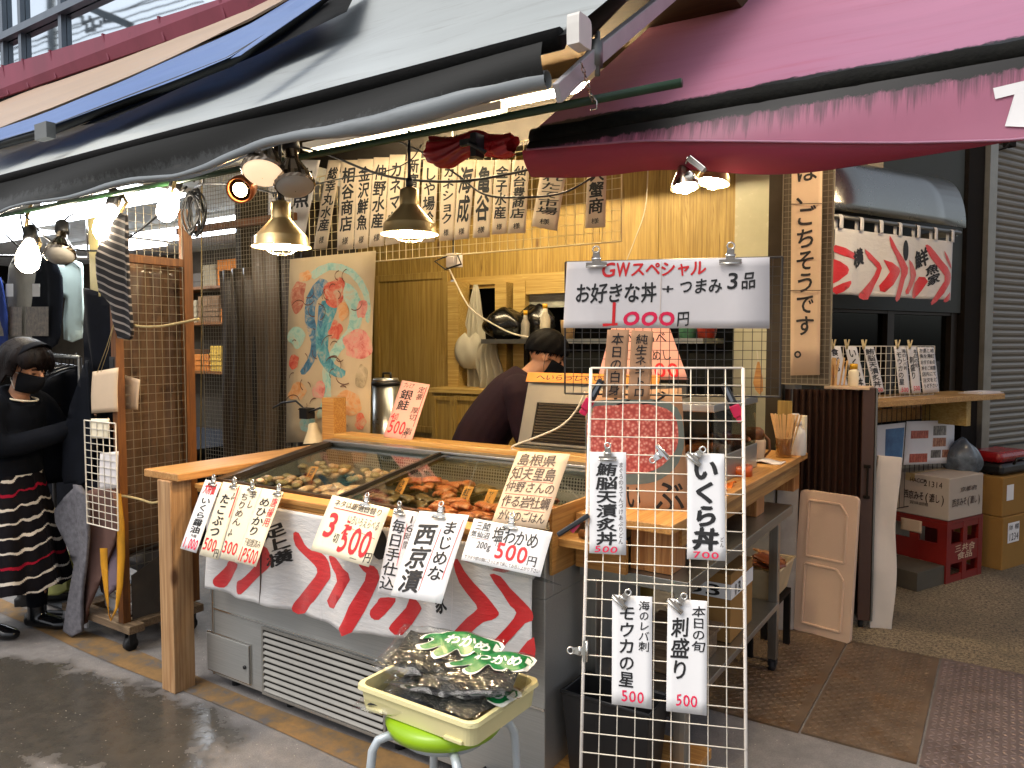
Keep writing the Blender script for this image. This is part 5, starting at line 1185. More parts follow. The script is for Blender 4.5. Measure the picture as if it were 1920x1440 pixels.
def spot_bulb(name, lb, p, d, k, lit, rib=True, cat='bulb', hold=True, grp=None):
    """reflector bulb: p = front face centre, d = where it points"""
    t = T(name, lb, cat, p, grp); F_ = zto(p, d) @ Matrix.Scale(k, 4)
    m = MB(); seg = 36; prof = [(.012, -.11), (.016, -.105), (.017, -.075), (.024, -.062), (.044, -.02), (.048, -.006), (.045, .0)]
    vs = []; fs = []
    for j, (r, z) in enumerate(prof):
        for i in range(seg): a = 2 * pi * i / seg; q = r * (1 + (.035 if rib and 3 <= j <= 5 and i % 2 else 0)); vs.append(F_ @ V((q * cos(a), q * sin(a), z)))
    for j in range(len(prof) - 1):
        for i in range(seg): fs.append((j * seg + i, j * seg + (i + 1) % seg, (j + 1) * seg + (i + 1) % seg, (j + 1) * seg + i))
    m.add(vs, fs, 0, not rib); m.o('reflector', silver, t)
    m = MB(F_); m.lathe([(.0445, -.002), (.036, .008), (.02, .013), (.001, .014)], None, 24, cap=False); m.o('lens', lit, t)
    if hold:
        m = MB(F_); m.lathe([(.018, -.15), (.022, -.145), (.022, -.105), (.018, -.1)], None, 16); m.o('holder', M['black'], t)
        m = MB(); b = F_ @ V((0, 0, -.145)); m.tube([b, b + V((0, .01, .02)), b + V((.02, .02, .04)), b + V((.05, .03, .05))], .005, 6); m.o('cord', M['black'], t)
    return t
frost = plain('frosted_lens', '9a948a', .35, 0, .04)
spot_bulb('spot_bulb', 'ribbed silver reflector bulb aimed down right above the left dome lamp', dep(553, 350, 2.6), (.35, -.2, -.9), 1.45, frost)
spot_bulb('spot_bulb', 'larger ribbed reflector bulb with glowing edge left of the silver one', dep(493, 325, 2.55), (.3, -.35, -.85), 1.5, emis('lens_edge_glow', 'ffe0b8', .5))
spot_bulb('spot_bulb', 'small copper spotlight shining at the viewer under the green pipe', dep(450, 356, 2.9), (.45, -.7, -.35), .62, emis('lens_lit', 'ffd090', 60), False)
cp = S.objects[[o.name for o in S.objects if o.name.startswith('spot_bulb')][-1]]
m = MB(); m.lathe([(.02, -.09), (.045, -.07), (.052, -.02), (.050, .012), (.044, .012), (.042, -.02), (.032, -.05)], zto(dep(450, 356, 2.9), (.45, -.7, -.35)), 26, cap=False); m.o('hood', plain('copper', '9a5a38', .35, .8, .1), cp)
# clip lamps under the pink awning
t = T('clip_lamp', 'chrome clip lamp shining down under the pink awning', 'lamp', ony(1288, 345, 2.3)); p = ony(1285, 352, 2.3); F_ = zto(p, (-.15, .1, 1))
m = MB(); m.lathe([(.047, 0), (.044, .012), (.03, .04), (.018, .06), (.016, .075), (.012, .08)], F_, 26, cap=False); m.o('hood', silver, t)
m = MB(F_); m.ball((0, 0, .012), .03, 16, 8); m.o('bulb', emis('bulb_clip', 'ffe6b8', 260), t)
m = MB(); a = ony(1300, 318, 2.28); m.cyl(a + V((-.01, -.015, -.02)), .016, .03, 14, 0, (0, 1, 0)); m.beam(ony(1292, 296, 2.27), ony(1322, 320, 2.27), .02, .02); m.beam(ony(1292, 296, 2.27) - V((0, .01, 0)), p + V((0, 0, .07)), .008, .008); m.o('spring_clip', M['chrome'], t, .003)
t = T('clip_lamp', 'gold dome clip lamp half behind the chrome one', 'lamp', ony(1338, 330, 2.45)); p = ony(1336, 343, 2.45); F_ = zto(p, (.12, .15, 1))
m = MB(); m.lathe([(.055, 0), (.053, .02), (.035, .05), (.012, .06)], F_, 26, cap=False); m.o('hood', gold, t)
m = MB(F_); m.ball((0, 0, .014), .034, 16, 8); m.o('bulb', bpy.data.materials['bulb_clip'], t)
# lamps over the clothes
for q, d, k_, lb in (((52, 492), (.45, -.3, -.85), 1.6, 'bright white bulb in a gold clamp at the left edge'), ((196, 432), (.1, -.35, -.9), 1.45, 'bright white bulb in gold clamp above the striped dress'), ((312, 398), (-.1, -.3, -.95), 1.2, 'bright bulb behind the cable bundle near the mesh rack')):
    p = ony(*q, 1.97); t = T('clothes_lamp', lb, 'lamp', p, 'bare bulbs over the clothes'); F_ = zto(p, d) @ Matrix.Scale(k_, 4)
    m = MB(F_); m.lathe([(.014, -.09), (.03, -.05), (.036, -.02), (.034, .01), (.02, .03), (.001, .036)], None, 20, cap=False); m.o('bulb', BULBL, t)
    m = MB(F_); m.lathe([(.018, -.15), (.022, -.145), (.022, -.095), (.016, -.09)], None, 16); m.o('socket', M['black'], t)
    m = MB(F_); m.tube([(.02, 0, -.14), (.045, 0, -.11), (.03, 0, -.06)], .006, 8); m.tube([(-.02, 0, -.14), (-.03, .01, -.18), (-.02, .02, -.26)], .006, 8); m.o('clamp', gold, t)
spot_bulb('spot_bulb', 'unlit ribbed gold bulb between the two bright bulbs at left', ony(112, 480, 1.93), (.45, -.3, -.75), 1.5, frost)
# fluorescent batten of the stall
t = T('ceiling_light', 'long fluorescent batten along the stall front above the name strips', 'ceiling light', ony(760, 250, 2.95))
a = ony(575, 292, 2.95); b_ = ony(945, 214, 2.95); zz = (a.z + b_.z) / 2
m = MB(); m.box(a.x, 2.92, zz + .02, b_.x, 2.98, zz + .06); m.o('housing', M['whitep'], t)
m = MB(); m.tube([(a.x + .03, 2.95, zz), (b_.x - .03, 2.95, zz)], .014, 10); m.o('tube', emis('stall_tube', 'ffeec4', 22), t)
t = T('ceiling_light', 'hidden fluorescent tube at the back of the stall shining on the tiled strip', 'ceiling light', (-2.4, 3.55, 2.85))
m = MB(); m.box(-3.2, 3.52, 2.85, -1.5, 3.58, 2.9); m.o('housing', M['whitep'], t); m = MB(); m.tube([(-3.17, 3.55, 2.83), (-1.53, 3.55, 2.83)], .014, 10); m.o('tube', emis('rear_tube', 'ffe6b8', 190), t)
t = T('ceiling_light', 'fluorescent batten hidden behind the pink hem lighting the alley window', 'ceiling light', (-.2, 3.75, 2.7))
m = MB(); m.box(-.6, 3.72, 2.66, .3, 3.78, 2.71); m.o('housing', M['whitep'], t); m = MB(); m.tube([(-.57, 3.75, 2.64), (.27, 3.75, 2.64)], .014, 10); m.o('tube', emis('alley_tube', 'ffe6bc', 130), t)
t = T('work_lamp', 'small beige clamp lamp with flared shade at the counter corner', 'lamp', ony(588, 825, 2.9)); p = ony(590, 830, 2.88)
m = MB(); m.lathe([(.062, 0), (.055, .02), (.03, .075), (.024, .105), (.012, .112)], zto(p, (-.12, 0, 1)), 24, cap=False); m.o('shade', plain('lamp_beige', 'd8c49c', .5, 0, .05), t)
m = MB(); a = ony(573, 775, 2.88); m.box(a.x - .03, 2.86, a.z - .03, a.x + .03, 2.92, a.z + .03); m.tube([a + V((0, 0, .02)), ony(555, 752, 2.88), ony(530, 755, 2.9), ony(512, 765, 2.9)], .006, 6); m.tube([a, ony(600, 765, 2.88), ony(625, 770, 2.9), ony(640, 790, 2.9)], .006, 6); m.o('arm', M['black'], t)
# ------------------------------------------------------------------ cables
def cable(lb, pts, r, mat='black', Y=None):
    P = [ony(*q, Y) if Y else q for q in pts]; C = []
    for i in range(len(P) - 1):
        a, b, c, d = P[max(i - 1, 0)], P[i], P[i + 1], P[min(i + 2, len(P) - 1)]
        for j in range(6):
            s_ = j / 6; C.append(.5 * ((2 * b) + (c - a) * s_ + (2 * a - 5 * b + 4 * c - d) * s_ * s_ + (3 * b - a - 3 * c + d) * s_ ** 3))
    C.append(P[-1]); m = MB(); m.tube(C, r, 6); return tag(m.o('power_cable', M[mat]), lb, 'cable')
cable('thick black cable sagging across the name strips', [(470, 255), (600, 285), (690, 320), (760, 336), (860, 340), (960, 325), (1040, 305)], .0055, Y=2.5)
cable('thin black cable looping below the thick one across the strips', [(740, 262), (800, 290), (860, 330), (910, 365), (985, 370), (1060, 360), (1130, 320)], .0042, Y=2.55)
cable('thin cable from the silver bulb rising to the batten light', [(560, 352), (640, 335), (720, 322), (770, 300), (790, 270)], .003, Y=2.6)
cable('black flex between the small copper spot and the left dome lamp', [(372, 345), (425, 345), (470, 352), (520, 362), (548, 350)], .004, Y=2.1)
cable('black flex drooping between the lamps over the clothes', [(10, 440), (50, 470), (40, 400), (100, 455), (190, 470), (250, 440), (300, 400), (350, 350)], .005, Y=2.0)
cable('white cord from the grey louvred box curling down to the pine ledge', [(1097, 735), (1080, 770), (1050, 800), (1000, 822), (965, 835), (960, 842), (975, 846)], .0045, 'cordw', 2.78)
cable('pale cord running down from the socket box to the shelf', [(838, 495), (870, 560), (890, 585), (920, 605), (960, 625), (1000, 634)], .006, 'cordw', 4.2)
cable('thin pale wire hanging on the plywood wall near the tile strip', [(1215, 310), (1210, 390), (1190, 450), (1170, 500)], .004, 'cordw', 4.5)
t = T('cable_bundle', 'coiled bundle of black cables tied on top of the brown post', 'cable', ony(365, 400, 2.2)); m = MB(); rr = random.Random(8)
for i in range(9):
    pts = []
    for j in range(17): a = 2 * pi * j / 16; pts.append(ony(364, 395, 2.2) + V((rr.uniform(-.004, .004) + (.035 + .004 * i % 3) * cos(a) * (1 + .1 * sin(i)), .02 * sin(i * 2 + a), (.09 + .006 * (i % 4)) * sin(a) - .01 * (i % 3))))
    m.tube(pts, .005, 6)
m.o('coil', M['black'], t)
m = MB(); m.tube([ony(364, 340, 2.2), ony(350, 330, 2.1), ony(352, 300, 2.0)], .006, 6); m.tube([ony(366, 352, 2.2), ony(380, 345, 2.1), ony(385, 300, 2.0)], .006, 6); m.o('tail', M['black'], t)
# ------------------------------------------------------------------ name strips on their wire mesh
YT = 3.3
m = MB(); a = ony(540, 300, YT); xe = ony(1163, 400, YT).x; zb = ony(1160, 452, YT).z; xs = xe - 2.15; wires(m, lambda x, y: V((xs + x, YT + .012, zb + y)), 2.15, .55, 43, 11, .0018, .0035); tag(m.o('wire_mesh', M['wirec']), 'cream wire mesh carrying the customer name strips', 'mesh panel')
M['striptan'] = plain('strip_paper', 'dcc8ae', .8, var=.05, vs=6)
G3 = 'customer name strips on the cream mesh'
def strip_(tx, q, lb, ink='ink', mat='striptan', sama=True, top=.08, bot=.8, wt=.024):
    it = [(tx, .16, top, .86, bot, ink, wt)]
    if sama: it.append(('様', .3, .86, .68, .94, ink, .006))
    c = [ony(x, y, YT) for x, y in q]
    sign('name_strip', lb, 'name strip', c, M[mat], it, G3, .0012, .004)
strip_('よ魚', [(560, 300), (600, 300), (570, 448), (528, 446)], 'wide strip with a big fish character, behind the left dome lamp', sama=False, mat='papergrey', bot=.62)
strip_('もの川店', [(503, 330), (543, 330), (548, 580), (504, 582)], 'long strip ending in the shop character, below the left dome lamp', sama=False, mat='papergrey', bot=.98)
for tx, q, lb in (('総幸丸水産', [(616, 300), (641, 300), (613, 466), (588, 467)], 'slanting strip, leftmost of those naming a fishing boat'),
    ('相谷商店', [(640, 300), (671, 300), (662, 467), (632, 470)], 'strip whose lower characters name a valley shop'), ('金沢鮮魚', [(671, 298), (700, 298), (690, 465), (664, 467)], 'strip naming a fresh fish dealer, fourth from the left'),
    ('仲野水産', [(701, 295), (730, 295), (720, 461), (692, 463)], 'strip just left of the one half hidden by the right dome lamp'), ('カネマサ', [(731, 290), (760, 290), (750, 456), (722, 460)], 'katakana strip half hidden by the right dome lamp'),
    ('新富水産', [(764, 285), (790, 285), (782, 440), (755, 440)], 'strip almost fully behind the right dome lamp'), ('しや場冷', [(794, 300), (823, 300), (815, 453), (787, 455)], 'strip just right of the right dome lamp'),
    ('カネショク', [(829, 300), (858, 300), (850, 450), (823, 452)], 'katakana strip under the red cloth'), ('海成', [(860, 300), (892, 300), (879, 447), (851, 450)], 'two character strip right of the katakana one under red cloth'),
    ('亀谷', [(894, 300), (926, 300), (918, 445), (886, 446)], 'two character strip beginning with turtle'), ('金子水産', [(928, 300), (958, 300), (950, 438), (922, 440)], 'strip between the turtle strip and the greyer strip'),
    ('仙台豊商店', [(961, 300), (993, 300), (985, 437), (952, 438)], 'strip ending in shop, fourth from the right end'), ('大蟹商', [(1103, 300), (1138, 300), (1135, 426), (1097, 428)], 'strip with the crab character at the right end of the mesh')):
    strip_(tx, q, lb)
strip_('とれたて市場', [(1018, 300), (1066, 300), (1044, 433), (996, 424)], 'wide tilted strip with hiragana, second from the right end', wt=.012)
# painted cloth hanging at the left
cQ = Card(*[ony(x, y, 2.98) for x, y in [(543, 486), (704, 470), (693, 826), (536, 830)]])
pc = cQ.body('painted_cloth', plain('cloth_cream', 'c4ae8c', .85, 0, .06, 4, bump=.1, bs=120), None, .002, .01); tag(pc, 'cream cloth painted with blue and red watercolour swirls', 'painting')
def wash(c, c2):
    k = NT('wash_' + c); a = k.noise((1, 1, 1), 16, 6, .7, .8); k.set(Base__Color=k.ramp(a, [(.32, c), (.5, c2), (.68, 'c4ae8c')]), Roughness=.85); return k.m
washes = [('2a6a80', '5c9ca0'), ('b8382c', 'd06a50'), ('6aa8a0', 'a8c4b0'), ('c87a3c', 'd8a06a'), ('2c4a6a', '4a7a94'), ('8a4030', 'b87058'), ('c0584c', 'd89080'), ('7a6a50', 'b09c78')]
wm_ = [wash(*c) for c in washes]
inkb = plain('painted_line', '6a4a3c', .8)
mw = MB(); rr = random.Random(21)
def psh(poly, mi, h, sm=3):
    vs, fs = fill(smoothpoly(poly, sm), .035); mw.add([cQ.P(u, v, h + cQ.warp(u, v)) for u, v in vs], fs, mi)
def blob(u, v, ru, rv, mi, h, n=11): psh([(u + ru * cos(2 * pi * i / n) * rr.uniform(.75, 1.2), v + rv * sin(2 * pi * i / n) * rr.uniform(.75, 1.2)) for i in range(n)], mi, h)
def ribbon(pts, w_, mi, h):
    L = []; R = []
    for i, (x, y) in enumerate(pts):
        a = pts[max(i - 1, 0)]; b = pts[min(i + 1, len(pts) - 1)]; d = V((b[0] - a[0], (b[1] - a[1]) * 2.2)); d.normalize(); w2 = w_ * (1 - .65 * i / len(pts))
        L.append((x - d.y * w2, y + d.x * w2 / 2.2)); R.append((x + d.y * w2, y - d.x * w2 / 2.2))
    psh(L + R[::-1], mi, h, 2)
h = .001
ribbon([(.62, .18), (.75, .22), (.82, .32), (.78, .42), (.62, .5), (.5, .62), (.52, .75), (.42, .86)], .085, 2, h); h += .0003
ribbon([(.45, .14), (.3, .22), (.28, .34), (.36, .46), (.3, .56), (.2, .62)], .08, 4, h); h += .0003
ribbon([(.52, .25), (.46, .36), (.44, .5), (.55, .6), (.7, .64)], .1, 0, h); h += .0003
ribbon([(.3, .1), (.5, .06), (.75, .1), (.92, .22), (.95, .36)], .05, 2, h); h += .0003
for u, v, ru, rv, mi in ((.56, .2, .13, .08, 1), (.12, .2, .1, .09, 5), (.2, .1, .08, .03, 3), (.88, .3, .06, .05, 6), (.85, .48, .16, .09, 6), (.12, .42, .1, .06, 2), (.6, .4, .08, .05, 1), (.15, .72, .12, .05, 3), (.75, .8, .16, .07, 3), (.42, .72, .09, .05, 6), (.28, .9, .1, .04, 2), (.62, .92, .12, .03, 7), (.9, .66, .07, .06, 7), (.42, .32, .04, .07, 4), (.68, .3, .06, .05, 3), (.9, .9, .06, .05, 1), (.1, .56, .06, .04, 1)):
    blob(u, v, ru, rv, mi, h); h += .0002
def sline(pts): 
    for a, b in zip(pts, pts[1:]):
        d = V((b[0] - a[0], (b[1] - a[1]))); q = V((-d.y, d.x)); q = q / (q.length or 1) * .0028
        mw.add([cQ.P(a[0] + q.x, a[1] + q.y, h + cQ.warp(*a)), cQ.P(a[0] - q.x, a[1] - q.y, h + cQ.warp(*a)), cQ.P(b[0] - q.x, b[1] - q.y, h + cQ.warp(*b)), cQ.P(b[0] + q.x, b[1] + q.y, h + cQ.warp(*b))], [(0, 1, 2, 3)], 8)
for i in range(34):
    u, v = rr.uniform(.08, .9), rr.uniform(.1, .93); a0 = rr.uniform(0, 6); R0 = rr.uniform(.03, .13); sp = rr.uniform(1, 3.2); n = 10
    sline([(u + R0 * (1 - .04 * j) * cos(a0 + sp * j / n), v + R0 * .5 * (1 - .04 * j) * sin(a0 + sp * j / n)) for j in range(n) if 0 < u + R0 * cos(a0 + sp * j / n) < 1])
mw.o('watercolour', wm_ + [inkb], pc, wn=False)
# ------------------------------------------------------------------ inside the stall
sb = T('wall_shelf', 'long steel edged shelf across the back of the stall', 'shelf', (-2.3, 4.2, 1.5)); a = ony(905, 636, 4.2); m = MB(); m.box(a.x, 4.18, a.z - .03, -1.45, 4.56, a.z); m.o('board', M['steeld'], sb); zs = a.z + .001
m = MB()
for x in (a.x + .3, -1.6): m.box(x, 4.25, zs - .35, x + .03, 4.28, zs - .032); m.box(x, 4.281, zs - .07, x + .03, 4.55, zs - .035)
m.o('bracket', M['dark'], sb)
def bag(lb, cx, cy, z, rx, ry, h, mat, seed):
    r_ = random.Random(seed); ph = [r_.uniform(0, 6) for _ in range(6)]
    def f(u, v):
        a = 2 * pi * u; q = sin(pi * min(.97, v * .9 + .06)) ** .55; k = 1 + .09 * sin(3 * a + ph[0]) + .06 * sin(7 * a + ph[1] + 4 * v)
        return V((cx + rx * q * k * cos(a), cy + ry * q * k * sin(a), z + h * v * (1 + .1 * sin(2 * a + ph[2]))))
    m = MB(); m.sheet(f, 40, 14); m.add([f(i / 40, 0) for i in range(40)], [tuple(range(40))]); m.add([f(i / 40, 1) for i in range(40)], [tuple(range(40))]); return tag(m.o('plastic_bag', mat), lb, 'bag')
blk = plain('bag_black', '0c0c0c', .25, 0, .3, 20)
p = ony(950, 632, 4.35); bag('bulging shiny black bag at the left of the shelf', p.x, 4.35, zs, .19, .13, .2, blk, 1)
p = ony(1000, 632, 4.4); bag('smaller black bag behind the first on the shelf', p.x, 4.42, zs, .15, .11, .22, blk, 4)
for q, tp, r_, h_, c, lb, nm in (((985, 632), 0, .03, .16, '8a8478', 'squat grey bottle beside the black bag', 'bottle'), ((1022, 632), 0, .035, .2, 'b8b09c', 'clear bottle with yellow cap behind the man on the shelf', 'bottle'), ((1065, 632), 0, .05, .12, 'b89868', 'tan tub on the shelf near the wide sign', 'tub'), ((1290, 632), 0, .06, .09, '5c9a74', 'green tub on the shelf seen through the black mesh', 'tub'), ((1325, 632), 0, .06, .07, 'b03a24', 'red tub beside the green tub on the shelf', 'tub')):
    p = ony(*q, 4.28); t = T(nm, lb, nm, (p.x, 4.28, zs)); m = MB(); m.lathe([(r_ * .95, 0), (r_, .005), (r_, h_ * .65), (r_ * .5, h_ * .85), (r_ * .45, h_)] if nm == 'bottle' else [(r_ * .8, 0), (r_, h_ * .9), (r_ * 1.04, h_)], Matrix.Translation((p.x, 4.28, zs)), 18); m.o('body', plain('ware_' + c, c, .4), t)
    if nm == 'bottle': m = MB(); m.cyl((p.x, 4.28, zs + h_), r_ * .48, .03, 14); m.o('cap', plain('cap_yellow', 'd8a420', .4), t)
def drape(lb, x0, x1, y0, y1, Y, mat, seed, taper=.3, name='apron', cat='apron', dep_=.03):
    a = ony(x0, y0, Y); b = ony(x1, y1, Y); r_ = random.Random(seed); p1, p2 = r_.uniform(0, 6), r_.uniform(0, 6); cx = (a.x + b.x) / 2; W2 = (b.x - a.x) / 2
    def f(u, v):
        k = taper + (1 - taper) * min(1, v * 1.7) ** .7; s_ = 2 * u - 1
        return V((cx + W2 * k * s_ + .01 * sin(7 * v + p1), Y + dep_ * sin(9 * s_ / (.6 + .4 * v) + p2) * k + dep_ * .6 * s_ * s_, a.z + (b.z - a.z) * v))
    m = MB(); m.slab(f, 30, 20, .006); return tag(m.o(name, mat), lb, cat)
wv = plain('apron_white', 'b4b0a0', .55, 0, .08, 5, bump=.15)
drape('long white waterproof apron hanging in the doorway', 868, 908, 535, 735, 4.5, wv, 3, .15)
drape('orange apron hanging behind the white one', 850, 880, 560, 700, 4.56, plain('apron_orange', 'a85c14', .5, 0, .1), 5, .3)
drape('black strap apron hanging beside the door post', 842, 860, 560, 740, 4.5, M['darkcloth'], 6, .4)
p = ony(885, 660, 4.46); q_ = bag('bulky white cloth bag tied below the aprons', p.x, 4.44, p.z - .12, .13, .07, .24, wv, 9)
drape('white cloth sheet falling to the low cupboard', 893, 935, 640, 738, 4.40, wv, 12, .8, 'cloth', 'cloth')
m = MB(); p = ony(850, 488, 3.6); m.box(p.x - .04, 3.58, p.z - .04, p.x + .04, 3.64, p.z + .04); m.box(p.x - .02, 3.575, p.z - .02, p.x + .02, 3.5795, p.z + .02); sbx = tag(m.o('socket_box', M['papergrey'], None, .004), 'pale socket box with cables hanging below the cream mesh', 'socket')
m = MB(); m.tube([ony(838, 480, 3.58), ony(815, 490, 3.58), ony(835, 505, 3.58), ony(865, 495, 3.58), ony(858, 478, 3.58)], .006, 6); m.tube([(p.x, 3.6, p.z + .04), (p.x, 3.6, 2.95)], .006, 6); m.o('wiring', M['black'], sbx)
t = T('rice_urn', 'tall steel urn with dark handled lid behind the pink salmon card', 'urn', ony(722, 815, 3.2)); p = ony(724, 815, 3.2); z0 = .6; zt = ony(724, 722, 3.2).z
m = MB(); m.lathe([(.075, z0), (.078, zt), (.078, zt)], Matrix.Translation((p.x, 3.2, 0)), 28); m.o('body', M['steelz'], t)
m = MB(); m.lathe([(.081, zt), (.081, zt + .018), (.078, zt + .02)], Matrix.Translation((p.x, 3.2, 0)), 28); m.o('band', M['black'], t)
m = MB(); m.lathe([(.078, zt + .02), (.07, zt + .04), (.001, zt + .042)], Matrix.Translation((p.x, 3.2, 0)), 28); m.o('lid', M['steel'], t)
m = MB(); b_ = V((p.x + .01, 3.2, zt + .04)); m.tube([b_ + V((-.03, 0, 0)), b_ + V((-.028, 0, .028)), b_ + V((.028, 0, .028)), b_ + V((.03, 0, 0))], .007, 8); m.o('handle', M['black'], t)
m = MB(); m.box(p.x - .3, 3.1, 0, p.x + .3, 3.5, z0); tag(m.o('back_counter', M['cab'], None, .003), 'low wooden counter under the steel urn', 'counter')
# louvred steel box
lbx = T('louvred_box', 'grey steel equipment box with louvred front behind the oyster card', 'equipment', (-1.35, 2.9, 1.0)); Yl = 2.86
c = [ony(985, 716, Yl + .06), ony(1100, 716, Yl + .06), ony(1098, 836, Yl), ony(970, 832, Yl)]; zt, zb = c[0].z, c[3].z; xa, xb = c[3].x, -1.165
gm = plain('equip_grey', '6e675a', .45, .5, .1)
def LB(u, v, h=0): return V((xa + .02 * (1 - v) + (xb - xa - .02 * (1 - v)) * u, Yl + .06 * (1 - v) - h, zt + (zb - zt) * v))
m = MB(); m.hexa([LB(0, 1), LB(1, 1), V((xb, Yl + .3, zb)), V((xa, Yl + .3, zb))], [LB(0, 0), LB(1, 0), V((xb, Yl + .3, zt)), V((xa + .02, Yl + .3, zt))]); m.o('shell', gm, lbx, .004)
m = MB(); m.box(xa - .008, Yl - .012, zb - .10, xb, Yl + .3, zb - .002); m.o('base', plain('equip_dark', '3c3c34', .5, .3), lbx, .003)
for i in range(13):
    v = .34 + .045 * i
    for u0, u1 in ((.12, .53), (.57, .98)):
        m = MB(); m.hexa([LB(u0, v + .022, .0015), LB(u1, v + .022, .0015), LB(u1, v, .0015), LB(u0, v, .0015)], [LB(u0, v + .022, .003), LB(u1, v + .022, .003), LB(u1, v, .009), LB(u0, v, .009)]); m.o('louvre', gm, lbx)
m = MB(); m.hexa([LB(.1, .95, .0004), LB(.99, .95, .0004), LB(.99, .32, .0004), LB(.1, .32, .0004)], [LB(.1, .95, .0012), LB(.99, .95, .0012), LB(.99, .32, .0012), LB(.1, .32, .0012)]); m.o('louvre_back', M['dark'], lbx)
m = MB(); m.cyl(LB(.56, .2, .001), .009, .014, 14, 0, (0, -1, 0)); m.o('knob', M['chrome'], lbx)
cL = Card(V((xa + .025, Yl + .05, zt + .045)), V((xb - .02, Yl + .05, zt + .045)), V((xb - .02, Yl + .03, zt + .003)), V((xa + .025, Yl + .03, zt + .003))); b_ = cL.body('paper_slip', M['paperorange'], None, .001); tag(b_, 'orange paper slip with dark writing lying on the louvred box', 'paper'); letter(cL, [('へいらっしゃい', .08, .2, .6, .8, 'ink', .01, 'h')], b_)
# ------------------------------------------------------------------ alley side: vertical sign, cloth, shelf, cards, boxes, gate
YV = 4.0
mpn = T('wire_mesh', 'tall galvanised mesh panel behind the long vertical sign', 'mesh panel', ony(1512, 700, YV))
a = ony(1470, 300, YV + .03); b_ = ony(1556, 722, YV + .03)
m = MB(); wires(m, lambda x, y: V((a.x + x, YV + .03, b_.z + y)), b_.x - a.x, 1.25, 9, 44, .0016, .004); m.o('wire_grid', M['wireg'], mpn)
m = MB(); m.box(a.x, YV + .06, b_.z, b_.x - .012, YV + .075, b_.z + 1.25); m.o('backing_board', plain('backing_board', '5a5040', .5, .2, .25, 6), mpn)
cV = Card(*[ony(x, y, YV) for x, y in [(1485, 262), (1543, 258), (1537, 703), (1482, 704)]])
b_ = cV.body('vertical_sign', M['papertan'], None, .002, .006); tag(b_, 'tall cream sign in brush writing hung on the mesh by the corner column', 'sign')
letter(cV, [('魚は、ごちそうです。', .18, .0, .78, .93, 'ink', .016)], b_)
m = MB()
for v in (.27, .635): m.hexa([cV.P(0, v, .0075), cV.P(1, v + .004, .0075), cV.P(1, v + .007, .0075), cV.P(0, v + .003, .0075)], [cV.P(0, v, .009), cV.P(1, v + .004, .009), cV.P(1, v + .007, .009), cV.P(0, v + .003, .009)])
m.o('sheet_seam', M['brownink'], b_)
# noren over the alley window
NO_ = .34
def nw(x, y, h=0): return onw(x, y, NO_ + h)
rod = T('curtain_rod', 'dark rod over the alley window carrying the small red and white cloth', 'rod', nw(1670, 420)); a = nw(1545, 402); b_ = nw(1800, 437); zr = (a.z + b_.z) / 2; s0, s1 = ws(a), ws(b_)
m = MB(FW); m.tube([(s0 - .1, zr, NO_), (s1, zr, NO_)], .012, 10); m.o('bar', M['steeld'], rod); m = MB(FW); m.box(s1 - .02, zr - .02, .0, s1, zr + .02, NO_ - .013); m.o('bracket', M['steeld'], rod)
tl_ = nw(1566, 416); tr_ = nw(1787, 444); br_ = nw(1777, 564); bl_ = nw(1557, 550); us0, us1 = ws(tl_), ws(tr_); zt = zr - .06; zb = (br_.z + bl_.z) / 2
def nsz(s_, z, off=0):
    d = max(0, min(1, (zt - z) / (zt - zb))); return FW @ V((s_, z, NO_ + .012 * sin(14 * s_) * (.3 + d) + .006 * sin(33 * s_) * d + off))
n2 = T('shop_curtain', 'small red and white cloth with loops hung over the alley window', 'curtain', nw(1670, 500))
m = MB(); m.slab(lambda u, v: nsz(us0 + (us1 - us0) * u, zt + (zb - zt) * v), 90, 18, .0012); m.o('cloth', clw, n2)
for i in range(7):
    m = MB(); s_ = us0 + .03 + (us1 - us0 - .06) * i / 6
    m.slab(lambda u, v: FW @ V((s_ - .016 + .032 * u, (zt - .006 + (zr - zt) * min(1, v * 3.5) if v < .5 else zt - .006 + (zr - zt) * min(1, (1 - v) * 3.5)) + .018 * max(0, sin((v - .28) / .44 * pi)), NO_ + .016 * cos(pi * max(0, min(1, (v - .28) / .44))))), 3, 16, .001); m.o('loop', clw, n2)
def z4(l): return [(1380 + x / 2.769, 240 + y / 2.769) for x, y in l]
def nsp(p):
    q = nw(*p); zt_ = nw(p[0], 416 + (p[0] - 1566) * .127).z; return (ws(q), q.z + (zt - zt_))
m = MB()
for s_ in ([(515, 578), (605, 620), (608, 655), (510, 615)], [(505, 650), (565, 690), (565, 730), (492, 785), (492, 700)], [(580, 765), (570, 800), (520, 835), (505, 800)], [(670, 600), (730, 650), (760, 700), (730, 790), (690, 862), (645, 855), (645, 830), (700, 770), (740, 700), (690, 650)], [(765, 655), (840, 700), (835, 740), (770, 825), (750, 790), (790, 720)], [(795, 530), (830, 600), (890, 700), (870, 760), (840, 862), (810, 862), (850, 740), (840, 680), (800, 590)], [(895, 655), (940, 710), (940, 760), (890, 835), (872, 820), (905, 750)], [(960, 745), (995, 770), (940, 860), (925, 820)], [(985, 582), (1010, 590), (1060, 660), (1110, 730), (1100, 780), (1030, 880), (1005, 880), (1070, 770), (1060, 720), (1010, 650)], [(1075, 610), (1112, 680), (1112, 705), (1085, 660)], [(1102, 825), (1100, 860), (1070, 880), (1065, 865)]):
    decal(m, lambda u, v: nsz(u, v, .003), [nsp(p) for p in z4(s_)], .02, 0, 2)
m.o('red_stroke', clr, n2, wn=False)
def nc(x0, y0, x1, y1, rot): a = nsp((x0, y0)); b = nsp((x1, y1)); k_ = ClothCard(a[0], a[1], b[0], b[1], rot); k_.fn = lambda s_, z, o: nsz(s_, z, .003); return k_
